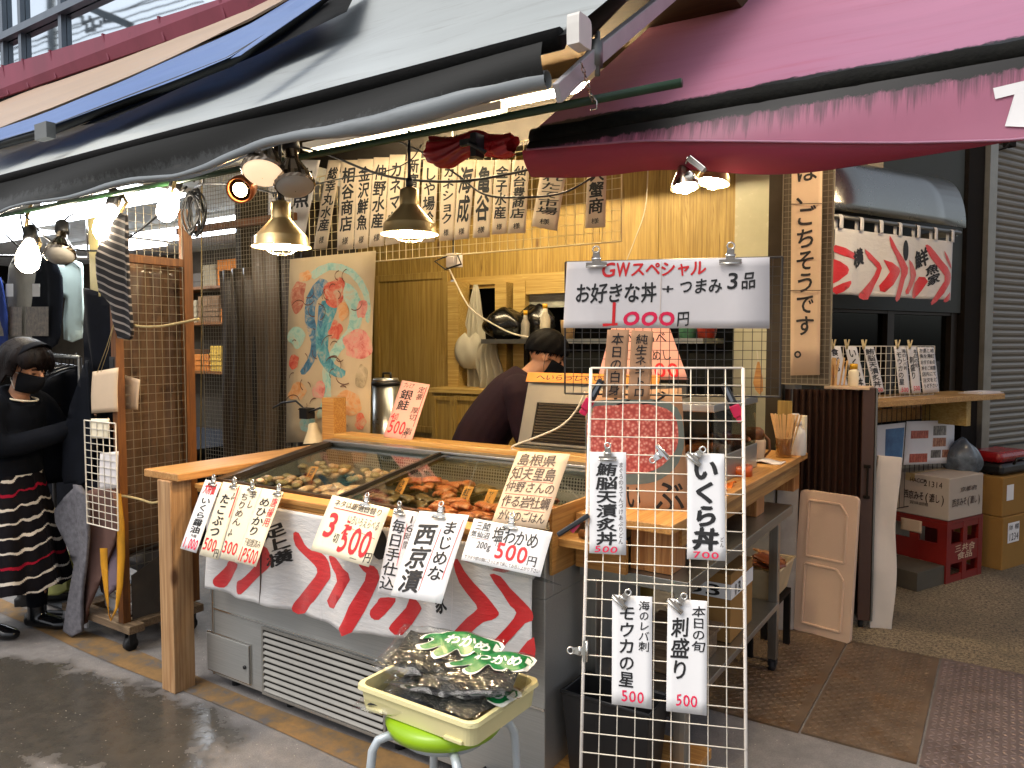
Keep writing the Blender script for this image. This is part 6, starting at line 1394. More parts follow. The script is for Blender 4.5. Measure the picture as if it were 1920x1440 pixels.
letter(nc(1597, 458, 1620, 490, .3), [('横', 0, 0, 1, 1, 'ink', .04)], n2); letter(nc(1718, 458, 1740, 492, .25), [('鮮', 0, 0, 1, 1, 'ink', .03)], n2); letter(nc(1738, 485, 1758, 525, .25), [('魚家', 0, 0, 1, 1, 'ink', .03)], n2)
m = MB(); c = nsp((1697, 460)); decal(m, lambda u, v: nsz(u, v, .003), [(c[0] + .028 * cos(t), c[1] + .06 * sin(t)) for t in [i * pi / 8 for i in range(16)]], .02, 0, 1); m.o('black_disc', M['ink'], n2, wn=False)
# serving shelf
SO = .38
a = onw(1660, 752, SO); zsh = a.z
s0, s1 = -.12, ws(onw(1885, 742, SO))
sh2 = T('serving_shelf', 'pale wood serving shelf under the alley window', 'shelf', wp(.7, .2, zsh)); m = MB(FW); m.box(s0, zsh - .035, .03, s1, zsh, SO); m.o('board', wood('shelf_wood', 'c8a468', 'b48c50', 0, 1, .5, c3='a47c44'), sh2, .003)
m = MB(FW); e = ws(onw(1820, 780, SO - .06)); m.box(e - .05, zsh - .2, .03, e, zsh - .036, SO - .06); m.o('bracket', M['plyx'], sh2)
SC = .24
def oq(l, h=0): return [onw(x, y, SC + h) for x, y in l]
wmp = T('wire_mesh', 'low white mesh rack standing on the serving shelf', 'mesh panel', wp(.5, SC, zsh)); a = onw(1560, 650, SC - .02); b_ = onw(1750, 735, SC - .02); m = MB(FW); w_ = ws(b_) - ws(a); wires(m, lambda x, y: (ws(a) + x, zsh + .002 + y, SC - .02), w_, a.z - zsh, int(w_ / .05), 7, .002, .003); m.o('wire_grid', M['wirew'], wmp)
for q, it, lb in (([(1552, 649), (1576, 649), (1590, 730), (1563, 730)], [('食べる', .2, .05, .7, .6, 'ink', .02)], 'white card behind chopsticks at the left of the serving shelf'), ([(1584, 649), (1606, 650), (1626, 735), (1603, 735)], [('いくら丼', .2, .04, .8, .9, 'ink', .02)], 'white roe card second on the serving shelf'),
    ([(1618, 650), (1638, 650), (1658, 735), (1638, 737)], [('鮪脳天漬炙丼', .15, .04, .85, .88, 'ink', .012), ('500', .2, .9, .9, .98, 'pinkink', .01, 'h')], 'white tuna brain card third on the serving shelf'), ([(1676, 650), (1698, 650), (1706, 738), (1686, 738)], [('モウカの星', .1, .1, .55, .82, 'ink', .012), ('海のレバ刺', .62, .05, .92, .5, 'ink', .004), ('500', .2, .87, .9, .96, 'pinkink', .01, 'h')], 'white shark heart card fourth on the serving shelf'),
    ([(1700, 650), (1718, 650), (1727, 737), (1710, 738)], [('刺盛り', .1, .2, .6, .7, 'ink', .012), ('本日の旬', .62, .05, .95, .45, 'ink', .004), ('500', .2, .84, .9, .94, 'pinkink', .01, 'h')], 'white sashimi card fifth on the serving shelf'),
    ([(1720, 651), (1751, 651), (1761, 735), (1731, 738)], [('お酒と地', .05, .03, .95, .12, 'ink', .006, 'h'), ('魚を港町', .05, .15, .95, .24, 'ink', .006, 'h'), ('おすすめの', .05, .28, .95, .37, 'ink', .006, 'h'), ('丼をご用意', .05, .41, .95, .5, 'ink', .006, 'h'), ('店内にて', .05, .54, .95, .63, 'ink', .006, 'h'), ('注文をど', .05, .67, .95, .76, 'ink', .006, 'h'), ('うぞ下さい', .05, .8, .95, .89, 'ink', .006, 'h')], 'wide white card full of writing at the right of the serving shelf')):
    sign('menu_card', lb, 'menu card', oq(q), M['paper'], it, 'menu cards on the serving shelf', .0015, .002)
for x in (1562, 1588, 1620, 1683, 1706): m = MB(); p = onw(x, 648, SC + .004); m.beam(p + V((-.01, 0, .035)), p + V((0, 0, -.02)), .008, .012); m.beam(p + V((.012, 0, .035)), p + V((.0, 0, -.02)) , .008, .008); tag(m.o('clothes_peg', M['wirec']), 'cream clothes peg holding a card on the serving shelf rack', 'peg', 'pegs on the shelf rack')
m = MB(FW); e = ws(onw(1830, 738, SO - .1)); m.box(e - .1, zsh + .001, SO - .16, e + .18, zsh + .006, SO - .02); m.box(e - .05, zsh + .0065, SO - .15, e + .16, zsh + .014, SO - .03); tag(m.o('leaflet_stack', M['papergrey']), 'small stack of leaflets at the right end of the serving shelf', 'leaflets')
# posters on mesh below the shelf
m = MB(FW); e0, e1 = ws(onw(1600, 800, .12)), ws(onw(1790, 780, .12)); wires(m, lambda x, y: (e0 + x, .45 + y, .10), e1 - e0, zsh - .5, int((e1 - e0) / .05), int((zsh - .5) / .3), .002, .003); tag(m.o('wire_mesh', M['wireb']), 'dark vertical wire mesh below the serving shelf', 'mesh panel')
blue = NT('sea_photo'); n_ = blue.noise((1, 1, 1), 5, 5, .6); blue.set(Base__Color=blue.ramp(n_, [(.3, '1c3c6a'), (.55, '4a7ca8'), (.7, 'a8bcc8')]), Roughness=.4)
cd = Card(*[onw(x, y, .14) for x, y in [(1640, 798), (1698, 792), (1692, 868), (1640, 872)]]); b_ = cd.body('poster', M['paper'], None, .001); tag(b_, 'white poster with a blue sea picture beside the brown gate', 'poster')
def pt(cd, u0, v0, u1, v1, mat, par, nm): m = MB(); m.hexa([cd.P(u0, v0, .0006), cd.P(u1, v0, .0006), cd.P(u1, v1, .0006), cd.P(u0, v1, .0006)], [cd.P(u0, v0, .0012), cd.P(u1, v0, .0012), cd.P(u1, v1, .0012), cd.P(u0, v1, .0012)]); return m.o(nm, mat, par)
pt(cd, .35, .12, .97, .98, blue.m, b_, 'picture')
cd = Card(*[onw(x, y, .14) for x, y in [(1700, 790), (1790, 788), (1788, 868), (1694, 872)]]); b_ = cd.body('poster', M['paper'], None, .001); tag(b_, 'white poster with several small food pictures below the serving shelf', 'poster')
fd = [flesh('food_print_a', '8a2c20', 'c86a50', 40), flesh('food_print_b', '2a2a2a', '9a948a', 40), flesh('food_print_c', '7a3a28', 'd0a080', 40)]
for i, q in enumerate(((.1, .22, .45, .4), (.55, .12, .82, .34), (.55, .4, .82, .6), (.1, .75, .45, .95), (.52, .68, .72, .86), (.75, .68, .95, .86))): pt(cd, *q, fd[i % 3], b_, 'picture')
# folded brown gate
GA, GB = V((-.985, 4.17, 0)), V((-.565, 4.315, 0)); gx = (GB - GA).normalized(); gn = V((gx.y, -gx.x, 0)); GT = 1.262
gt = T('folding_gate', 'dark brown accordion gate folded at the corner column', 'gate', (GA + GB) / 2); brn = plain('gate_brown', '4c362c', .4, .25, .2, 4, st=(1, 1, .2)); L = (GB - GA).length - .075
prof = []; n = 22
for i in range(n + 1): prof.append((L * i / n, .012 if i % 2 else -.03))
m = MB(); m.slab(lambda u, v: GA + gx * prof[min(n, int(round(u * n)))][0] + gn * prof[min(n, int(round(u * n)))][1] + V((0, 0, .07 + (GT - .07) * v)), n, 1, .004, smooth=False); m.o('pleated_panel', brn, gt)
m = MB(); F_ = frame(GB - gx * .07, gx, gn, 0); 
def gb(a0, a1, n0, n1, z0, z1, mat, nm, bev=.002): m = MB(); m.hexa([GB - gx * a + gn * q + V((0, 0, z0)) for a, q in ((a0, n0), (a1, n0), (a1, n1), (a0, n1))], [GB - gx * a + gn * q + V((0, 0, z1)) for a, q in ((a0, n0), (a1, n0), (a1, n1), (a0, n1))]); return m.o(nm, mat, gt, bev)
gb(.072, .012, -.05, .03, .05, GT + .012, brn, 'lead_post'); gb(.010, .0, -.05, .035, .05, GT + .012, M['steeld'], 'edge_strip')
gb(.06, .03, .031, .05, .86, .875, M['dark'], 'handle'); gb(.05, .04, .05, .058, .70, .875, M['dark'], 'handle'); gb(.06, .03, .031, .05, .70, .715, M['dark'], 'handle')
for a_, q in ((.05, -.01), (.16, -.02)): m = MB(); p = GB - gx * a_ + gn * q; m.cyl(p + V((0, 0, .022)) - gx * .01, .022, .02, 14, 0, gx); m.box(p.x - .008, p.y - .008, .03, p.x + .008, p.y + .008, .07); m.o('caster', M['rubber'], gt)
# ledge with chopsticks and bottle above the gate
m = MB(); a = ony(1548, 723, 4.3); b_ = ony(1632, 723, 4.3); m.box(a.x, 4.26, a.z - .015, b_.x, 4.42, a.z); tag(m.o('small_ledge', M['papertan'], None, .002), 'small beige ledge above the folded gate', 'ledge'); zl_ = a.z + .001
t = T('chopstick_bundle', 'open bundle of chopsticks standing on the beige ledge', 'chopsticks', ony(1565, 720, 4.32)); p = ony(1567, 722, 4.32); rr = random.Random(4)
for i in range(18): q = V((p.x + rr.uniform(-.045, .045), 4.32 + rr.uniform(-.02, .02), zl_)); m = MB(); m.beam(q, q + V((rr.uniform(-.012, .02), rr.uniform(-.01, .01), rr.uniform(.13, .15))), .008, .005); m.o('chopstick', CHM, t)
t = T('sauce_bottle', 'small clear bottle with yellow cap beside the bundle of chopsticks', 'bottle', ony(1600, 720, 4.32)); p = ony(1600, 722, 4.32)
m = MB(); m.lathe([(.024, 0), (.026, .004), (.026, .075), (.018, .09)], Matrix.Translation((p.x, 4.32, zl_)), 18); m.o('body', M['papercream'], t); m = MB(); m.lathe([(.02, .09), (.02, .115), (.017, .118)], Matrix.Translation((p.x, 4.32, zl_)), 18); m.o('cap', bpy.data.materials['cap_yellow'], t)
# spatula hanging on the mesh
t = T('wooden_spatula', 'wooden spatula hanging by a loop beside the steel channel', 'spatula', ony(1420, 700, 3.9)); q = ony(1421, 700, 3.95)
m = MB(); m.poly([(-.012, .02), (-.024, -.05), (-.012, -.085), (.01, -.11), (.026, -.09), (.024, -.03), (.012, .03), (.006, .06), (-.004, .06)], .008, Matrix(((1, 0, 0, q.x), (0, 0, 1, q.y), (0, 1, 0, q.z), (0, 0, 0, 1)))); m.o('blade', M['wood'], t, .002); m = MB(); m.tube([q + V((0, .004, .058)), q + V((-.004, .004, .09)), q + V((-.008, .004, .12))], .002, 5); m.o('loop', M['cordw'], t)
# white wrapped plank
m = MB(); a = onz(1645, 1168); b_ = onz(1676, 1180); u_ = (b_ - a); W_ = .115; dx = V((.93, .36, 0)); a = V((-.60, 4.335, 0)) + V((.02, .0, 0)); 
def plank(u, v): return V((-.585, 4.34, 0)) + dx * (W_ * (u - .0)) + V((.015 * v + .006 * sin(7 * v), .05 * v + .006 * sin(11 * v + 3 * u), .915 * v - .01 * u))
m.slab(plank, 6, 24, .03); tag(m.o('wrapped_panel', plain('wrap_white', 'd0c6ba', .55, 0, .06, 5, bump=.3, bs=14), None, .004), 'tall white wrapped panel leaning beside the folded gate', 'panel')
# crates and cartons along the wall
UL = V((-.905, .426, 0)); UR = V((.426, .905, 0))
def obox(c, l, r, z0, z1): return [c + V((0, 0, z0)), c + UL * l + V((0, 0, z0)), c + UL * l + UR * r + V((0, 0, z0)), c + UR * r + V((0, 0, z0))], [c + V((0, 0, z1)), c + UL * l + V((0, 0, z1)), c + UL * l + UR * r + V((0, 0, z1)), c + UR * r + V((0, 0, z1))]
redp = plain('crate_red', '741610', .45, 0, .12, 5)
def crate(lb, c, l, r, z0, z1, words=None):
    t = T('beer_crate', lb, 'crate', c + UL * l / 2 + UR * r / 2, 'red plastic crates by the alley wall'); m = MB(); w_ = .018; H_ = z1 - z0
    def b(l0, l1, r0, r1, a0, a1): c2 = c + UL * l0 + UR * r0; m.hexa(*obox(c2, l1 - l0, r1 - r0, a0, a1))
    b(0, l, 0, r, z1 - .02, z1)
    for k in range(3):
        l0 = (l - .06) * k / 2
        b(l0, l0 + .06, 0, w_, z0, z1 - .0205); b(l0, l0 + .06, r - w_, r, z0, z1 - .0205)
    for k in range(3):
        r0 = (r - .05) * k / 2 
        b(0, w_, r0 + w_ + .0005 if k == 0 else r0, min(r0 + .05, r - w_ - .0005), z0, z1 - .0205); b(l - w_, l, r0 + w_ + .0005 if k == 0 else r0, min(r0 + .05, r - w_ - .0005), z0, z1 - .0205)
    e = .002
    for a0, a1 in ((z0 + .0, z0 + .05), (z0 + .3 * H_, z0 + .62 * H_), (z1 - .06, z1 - .021)):
        b(e, l - e, e, w_ - e, a0 + .001, a1 - .001); b(e, l - e, r - w_ + e, r - e, a0 + .001, a1 - .001); b(e, w_ - e, w_, r - w_, a0 + .001, a1 - .001); b(l - w_ + e, l - e, w_, r - w_, a0 + .001, a1 - .001)
    m.o('crate_shell', redp, t)
    if words:
        cd = Card(c + UR * .06 + V((0, 0, z0 + .6 * H_)) - UL * .0, c + UR * (r - .06) + V((0, 0, z0 + .6 * H_)), c + UR * (r - .06) + V((0, 0, z0 + .34 * H_)), c + UR * .06 + V((0, 0, z0 + .34 * H_))); letter(cd, words, t, h=.001)
    return t
cc1 = onz(1773, 1097); crate('red plastic crate carrying the white miso carton', cc1, .42, .42, 0, .40, [('三共合', .1, .05, .9, .48, 'papertan', .01, 'h'), ('食品', .2, .52, .8, .95, 'papertan', .01, 'h')])
cd = Card(cc1 + UL * .30 + V((0, 0, .37)) - UR * .001, cc1 + UL * .16 + V((0, 0, .37)) - UR * .001, cc1 + UL * .16 + V((0, 0, .29)) - UR * .001, cc1 + UL * .30 + V((0, 0, .29)) - UR * .001); b_ = cd.body('crate_label', M['papertan'], None, .001); tag(b_, 'small pale paper label stuck on the front of the red crate', 'label')
def carton(lb, c, l, r, z0, z1, mat, lbls=(), words=()):
    t = T('carton', lb, 'carton', c + UL * l / 2 + UR * r / 2 + V((0, 0, z0)), None); m = MB(); m.hexa(*obox(c, l, r, z0, z1)); m.o('box', mat, t, .006)
    m = MB(); c2 = c + UL * (l / 2 - .03) + V((0, 0, 0)); m.hexa(*obox(c2 - UR * .0015, .06, r + .003, z1 - .05, z1 + .0015)); m.o('tape', plain('packing_tape', 'b09868', .3), t)
    fl = Card(c + UL * l + V((0, 0, z1)) - UR * .0012, c + V((0, 0, z1)) - UR * .0012, c + V((0, 0, z0)) - UR * .0012, c + UL * l + V((0, 0, z0)) - UR * .0012)
    fr = Card(c + V((0, 0, z1)) - UL * .0012, c + UR * r + V((0, 0, z1)) - UL * .0012, c + UR * r + V((0, 0, z0)) - UL * .0012, c + V((0, 0, z0)) - UL * .0012)
    for w2, cd in ((lbls, None),): 
        for s_, q, nm in lbls: pt({'l': fl, 'r': fr}[s_], *q, M['paper'], t, nm)
    for s_, it in words: letter({'l': fl, 'r': fr}[s_], it, t, h=.0022)
    return t
brc = plain('carton_kraft', '94703c', .8, 0, .06, 6); whc = plain('carton_white', 'b0a496', .75, 0, .05, 5)
wd = [('西京みそ(漉し)', .42, .42, .96, .62, 'brownink', .012, 'h'), ('HACCP', .5, .1, .72, .2, 'brownink', .004, 'h'), ('21314', .68, .12, .92, .26, 'brownink', .004, 'h'), ('賞味期限', .5, .66, .75, .74, 'brownink', .002, 'h')]
carton('white miso carton sitting on the red crate', cc1 + UL * -.005, .50, .40, .402, .67, whc, (), (('l', wd), ('r', [('西京みそ(漉し)', .08, .5, .92, .68, 'brownink', .012, 'h'), ('京都府', .3, .25, .8, .36, 'brownink', .004, 'h')])))
crate('second red crate half hidden behind the white wrapped panel', V((-.72, 4.78, 0)), .3, .36, 0, .40)
c2 = onz(1878, 1071); carton('lower brown carton with shipping label on the alley floor', c2, .32, .5, 0, .355, brc, (('r', (.12, .12, .42, .5), 'shipping_label'),), (('r', [('川水 特選', .14, .16, .4, .26, 'ink', .004, 'h'), ('1234', .14, .32, .4, .46, 'ink', .004, 'h')]),))
carton('upper brown carton under the red cooker', c2 + UL * .01, .34, .5, .3575, .62, brc, (('r', (.1, .2, .28, .6), 'shipping_label'),))
t = T('red_cooker', 'red and black tabletop cooker on the brown cartons', 'cooker', c2 + UR * .25 + V((0, 0, .62))); q0 = c2 + UR * .03 + UL * .03
m = MB(); m.hexa(*obox(q0, .27, .42, .632, .70)); m.o('base', M['black'], t, .02); m = MB(); a_, b2 = obox(q0 + UL * .02 + UR * .02, .23, .38, .702, .775); b2 = [p + ((q0 + UL * .135 + UR * .21) - V((p.x, p.y, 0)) ) * .22 * 1.0 if False else p for p in b2]; m.hexa(a_, b2); m.o('lid', plain('cooker_red', '8c1418', .25, 0, .08), t, .03)
for k in (.05, .37): m = MB(); c3 = q0 + UR * k + UL * .1 + V((0, 0, .6215)); m.cyl(c3, .015, .012, 10); m.o('foot', M['rubber'], t)
m = MB(); m.tube([q0 + UR * .1 + V((0, 0, .70)) - UL * .02, q0 + UR * .1 - UL * .04 + V((0, 0, .74)), q0 + UR * .3 - UL * .04 + V((0, 0, .74)), q0 + UR * .3 - UL * .02 + V((0, 0, .70))], .008, 8); m.o('handle', M['black'], t)
p = onw(1805, 840, .2); bag('crumpled clear plastic bag of blue cloth behind the white carton', p.x, p.y, .62, .12, .08, .24, plain('bag_bluegrey', '5c6670', .25, 0, .5, 14), 15)
m = MB(); m.hexa(*obox(V((-.42, 5.1, 0)), .3, .3, .004, .12)); tag(m.o('floor_board', plain('board_grey', '4a4438', .7), None, .003), 'low grey plinth on the floor behind the red crate', 'plinth')
# steel switch box and wiring on the shutter
m = MB(FW); p = onw(1900, 270, .06); s_ = ws(p); m.tube([(s_ + .2, p.z + .06, .06), (s_, p.z + .05, .07), (s_ - .1, p.z - .04, .06), (s_ - .16, p.z - .06, .04), (s_ - .28, p.z - .02, .03)], .008, 6); m.box(s_ - .02, p.z - .01, .0, s_ + .06, p.z + .1, .05); tag(m.o('wall_wiring', M['dark']), 'dark wiring and box at the top of the roller shutter', 'wiring')
# ------------------------------------------------------------------ stool, tray and bags of seaweed in front of the case
sx_, sy_ = -1.285, 1.615; SZ_ = .488
st = T('round_stool', 'round stool with lime seat and pale bent tube legs carrying the cream tray', 'stool', (sx_, sy_, 0))
m = MB(); m.lathe([(.13, SZ_ - .05), (.158, SZ_ - .043), (.165, SZ_ - .022), (.155, SZ_ - .004), (.1, SZ_), (.001, SZ_)], Matrix.Translation((sx_, sy_, 0)), 36, cap=False); m.o('seat', plain('vinyl_lime', '8eb414', .3, 0, .06, 5), st)
lgm = plain('tube_pale', 'b8c0c4', .35, .2, .06)
for k in range(4):
    a = radians(33 + 15 + 90 * k); dx_, dy_ = cos(a), sin(a); m = MB()
    pts = [(sx_ + dx_ * r, sy_ + dy_ * r, z) for r, z in ((.10, SZ_ - .062), (.16, SZ_ - .06), (.185, SZ_ - .068), (.2, SZ_ - .095), (.205, SZ_ - .14), (.225, .02))]; m.tube(pts, .0125, 10); m.cyl((sx_ + dx_ * .226, sy_ + dy_ * .226, 0), .016, .03, 10); m.o('leg', lgm, st)
m = MB(); m.lathe([(.09, SZ_ - .075), (.12, SZ_ - .075), (.12, SZ_ - .052), (.09, SZ_ - .052)], Matrix.Translation((sx_, sy_, 0)), 24); m.o('seat_ring', lgm, st)
m = MB(); m.tube([(sx_ + .214 * cos(i * pi / 12), sy_ + .214 * sin(i * pi / 12), .12) for i in range(24)], .008, 8, close=True); m.o('foot_ring', lgm, st)
TA = onz(664, 1282, .556); TB = onz(887, 1362, .556); TC = onz(1020, 1294, .556)
tx = (TB - TA); TWd = tx.length; tx.normalize(); ty = (TC - TB); ty = (ty - tx * ty.dot(tx)); TDp = ty.length * 1.2; ty.normalize()
FT = Matrix(((tx.x, ty.x, 0, TA.x), (tx.y, ty.y, 0, TA.y), (0, 0, 1, 0), (0, 0, 0, 1)))
tr = T('cream_tray', 'cream plastic tray with stacking lugs heaped with bagged seaweed', 'tray', (TA + TC) / 2 + V((0, 0, -.07)))
crm = plain('plastic_cream', 'dcd29c', .35, 0, .04, 5)
z0, z1 = SZ_ + .002, .556; e = .012; w_ = .005
def rr_(i): return rrect(i, i, TWd - i, TDp - i, .03, 5)
def ring(a, b): return a + b
o0, o1 = rr_(.012), rr_(.0); i1, i0 = rr_(.012), rr_(.02)
N_ = len(o0); vs = [(x, y, z0) for x, y in o0] + [(x, y, z1 - .012) for x, y in rr_(.006)] + [(x, y, z1 - .011) for x, y in rr_(-.002)] + [(x, y, z1) for x, y in o1] + [(x, y, z1) for x, y in i1] + [(x, y, z0 + .006) for x, y in i0]
fs = [tuple(reversed(range(N_)))]
for k in range(5): fs += [(k * N_ + i, k * N_ + (i + 1) % N_, (k + 1) * N_ + (i + 1) % N_, (k + 1) * N_ + i) for i in range(N_)]
fs.append(tuple(range(5 * N_, 6 * N_))); m = MB(FT); m.add(vs, fs, 0, False); m.o('tray_shell', crm, tr)
m = MB(FT)
for i, (x, y) in enumerate(((.04, .008), (TWd - .10, .008), (.04, TDp - .02), (TWd - .10, TDp - .02))): m = MB(FT); m.box(x, y - .004, z0 + .001, x + .06, y + .013, z0 + .012); m.o('lug', crm, tr, .003)
sw = NT('seaweed'); a_ = sw.noise((1, 3, 1), 30, 5, .7, 2.0); b2 = sw.noise((1, 1, 1), 9, 4, .6)
sw.set(Base__Color=sw.ramp(a_, [(.35, '101212'), (.5, '262a2a'), (.6, '585650'), (.72, '8e8880')]), Roughness=.55); sw.bump(a_, .8, .02)
film = glass('clear_film', 'f4f4f2', .06); fb_ = film.node_tree; 
prg = plain('print_green', '0c6a34', .3, 0, .08); prw = plain('print_white', 'dcdcd6', .35, 0, .04)
bag_spots = [(.16, .12, .520, .25, .06, .30, .19), (.26, .13, .548, -.15, .08, .29, .18), (.22, .17, .580, .12, .10, .29, .18), (.29, .16, .602, .35, .14, .28, .18), (.17, .17, .622, .30, .22, .28, .19)]
blb = ['lowest bag of seaweed flat in the tray', 'bag of seaweed second from the bottom, near the front right rim', 'middle bag of seaweed in the heap', 'bag of seaweed lying on the right of the heap', 'topmost bag of seaweed leaning up at the back left']
for i, (x, y, z, az, ti, L, W_) in enumerate(bag_spots):
    L *= 1.08; W_ *= 1.1
    p = FT @ V((x, y, z)); F_ = Matrix.Translation(p) @ Matrix.Rotation(math.atan2(tx.y, tx.x) + az, 4, 'Z') @ Matrix.Rotation(ti, 4, 'X') @ Matrix.Rotation(-.06 if i != 4 else .05, 4, 'Y')
    t = T('seaweed_bag', blb[i], 'bag', p, 'clear bags of seaweed in the tray'); ph = i * 1.7
    def pil(u, v, s_, k_):
        q = (max(0, 1 - (2 * u - 1) ** 2) * max(0, 1 - (2 * v - 1) ** 2)) ** .4
        return s_ * (.017 * q * k_) + .004 * sin(7 * u + ph) * sin(5 * v + ph) + .003 * sin(17 * u + 9 * v + ph)
    m = MB(F_)
    for s_ in (1, -1): m.sheet(lambda u, v: V(((u - .5) * L * .86, (v - .5) * W_ * .84, pil(u, v, s_, 1))), 26, 18)
    m.o('seaweed', sw.m, t, wn=False)
    m = MB(F_)
    for s_ in (1, -1): m.sheet(lambda u, v: V(((u - .5) * L * (1.06 + .02 * sin(9 * v)), (v - .5) * W_ * (1.08 + .03 * sin(8 * u + ph)), pil(u, v, s_, 1.22) + .002 * sin(30 * u + 14 * v) + .0015 * sin(46 * v - 11 * u))), 34, 24)
    m.o('film', film, t, wn=False)
    top = lambda u, v, h: F_ @ V(((u - .5) * L, (v - .5) * W_, pil(u, v, 1, 1.26) + h))
    pg = [(.52, .95), (.98, .93), (.99, .7), (.96, .55), (.88, .5), (.82, .56), (.79, .5), (.72, .46), (.66, .55), (.61, .4), (.52, .33), (.46, .40), (.51, .52), (.42, .46), (.34, .42), (.3, .5), (.4, .62), (.36, .68), (.28, .66), (.3, .76), (.44, .8)]
    cx_, cy_ = .66, .66; big = [(cx_ + (a - cx_) * 1.09, cy_ + (b - cy_) * 1.12) for a, b in pg]
    m = MB(); decal(m, lambda u, v: top(u, v, .001), big, .05, 0, 3); m.o('print_outline', prw, t, wn=False)
    m = MB(); decal(m, lambda u, v: top(u, v, .0018), pg, .05, 0, 3); m.o('print', prg, t, wn=False)
    class BC(Card):
        def __init__(s, u0, v0, u1, v1): s.b = (u0, v0, u1, v1); s.c = [top(u0, v0, 0), top(u1, v0, 0), top(u1, v1, 0), top(u0, v1, 0)]; s.n = V((0, 0, 1))
        def P(s, u, v, h=0): a, b, c, d = s.b; return top(a + (c - a) * u, b + (d - b) * v, .0026)
    M['prw'] = prw; letter(BC(.5, .84, .95, .6), [('わかめ', 0, 0, 1, 1, 'prw', .03, 'h')], t)
# ------------------------------------------------------------------ people
def limb(m, pts, rad, side, seg=14, mi=0):
    """tapered limb or trunk: rad = [(r across side, r across the other)]"""
    pts = [V(p) for p in pts]; vs = []; fs = []; n = len(pts)
    # resample smoothly
    P_, R_ = [], []
    for i in range(n - 1):
        a, b, c, d = pts[max(i - 1, 0)], pts[i], pts[i + 1], pts[min(i + 2, n - 1)]
        for j in range(4):
            t = j / 4; P_.append(.5 * ((2 * b) + (c - a) * t + (2 * a - 5 * b + 4 * c - d) * t * t + (3 * b - a - 3 * c + d) * t ** 3)); R_.append((rad[i][0] * (1 - t) + rad[i + 1][0] * t, rad[i][1] * (1 - t) + rad[i + 1][1] * t))
    P_.append(pts[-1]); R_.append(rad[-1]); n = len(P_); side = V(side)
    for i, p in enumerate(P_):
        t = (P_[min(i + 1, n - 1)] - P_[max(i - 1, 0)]).normalized(); u = side - t * side.dot(t); u = u.normalized() if u.length > 1e-4 else t.orthogonal().normalized(); q = t.cross(u)
        for k in range(seg): a = 2 * pi * k / seg; vs.append(p + u * cos(a) * R_[i][0] + q * sin(a) * R_[i][1])
    for i in range(n - 1):
        for k in range(seg): fs.append((i * seg + k, i * seg + (k + 1) % seg, (i + 1) * seg + (k + 1) % seg, (i + 1) * seg + k))
    fs.append(tuple(range(seg - 1, -1, -1))); fs.append(tuple(range((n - 1) * seg, n * seg))); return m.add(vs, fs, mi, True)
def remesh(o, vx, it=3):
    r = o.modifiers.new('remesh', 'REMESH'); r.mode = 'VOXEL'; r.voxel_size = vx; r.use_smooth_shade = True
    s_ = o.modifiers.new('smooth', 'SMOOTH'); s_.factor = .5; s_.iterations = it; return o
def hand(m, w, d, pn, thumb, k=1.0, curl=.5):
    """w wrist, d pointing direction, pn palm normal, thumb = side the thumb is on"""
    d = V(d).normalized(); pn = V(pn); pn = (pn - d * pn.dot(d)).normalized(); sd = V(thumb); sd = (sd - d * sd.dot(d) - pn * sd.dot(pn)).normalized(); w = V(w)
    limb(m, [w - d * .02 * k, w + d * .03 * k, w + d * .085 * k], [(.026 * k, .02 * k), (.036 * k, .017 * k), (.04 * k, .014 * k)], sd, 12)
    for i, (o_, l) in enumerate(((.03, .072), (.010, .08), (-.011, .074), (-.03, .058))):
        b = w + d * .085 * k + sd * o_ * k; pts = [b - d * .015 * k]; a = 0; p = b; pts.append(p)
        for j in range(3): a += curl * (.5 + .25 * i * .3); p = p + (d * cos(a) + pn * sin(a)) * l * k * (.45, .32, .25)[j]; pts.append(p)
        limb(m, pts, [(.0095 * k,) * 2, (.0095 * k,) * 2, (.009 * k,) * 2, (.008 * k,) * 2, (.0065 * k,) * 2], sd, 8)
    b = w + d * .025 * k + sd * .03 * k; limb(m, [b, b + (d * .6 + sd * .7 + pn * .2) * .035 * k, b + (d * .9 + sd * .55 + pn * .45) * .062 * k, b + (d * 1.0 + sd * .4 + pn * .6) * .082 * k], [(.012 * k,) * 2, (.012 * k,) * 2, (.010 * k,) * 2, (.008 * k,) * 2], sd, 8)
skinm = plain('skin', 'c08a68', .5, 0, .06, 10)
def head(m, c, f, s_, u, k=1.0):
    """skull, jaw, nose, ears, neck root; f forward, s_ left, u up"""
    F_ = Matrix(((f.x, s_.x, u.x, c.x), (f.y, s_.y, u.y, c.y), (f.z, s_.z, u.z, c.z), (0, 0, 0, 1))) @ Matrix.Scale(k, 4); q = MB(F_)
    q.ball((-.012, 0, .03), .09, 20, 12, 0, (1.08, .86, 1.0)); q.ball((.018, 0, -.035), .066, 18, 10, 0, (1.05, .9, 1.15)); q.ball((.05, 0, -.085), .03, 12, 8, 0, (1, 1.1, .8))
    limb(q, [(.085, 0, .02), (.103, 0, -.015), (.092, 0, -.028)], [(.009, .008), (.013, .012), (.011, .006)], (0, 1, 0), 10)
    for sg in (1, -1): q.ball((-.005, sg * .078, -.005), .03, 12, 8, 0, (.6, .28, 1.0)); q.ball((.066, sg * .032, .002), .017, 10, 6, 0, (.6, 1, .7))
    m.v += q.v; b = len(m.v) - len(q.v); m.f += [[i + b for i in x] for x in q.f]; m.m += q.m; m.sm += q.sm; return F_
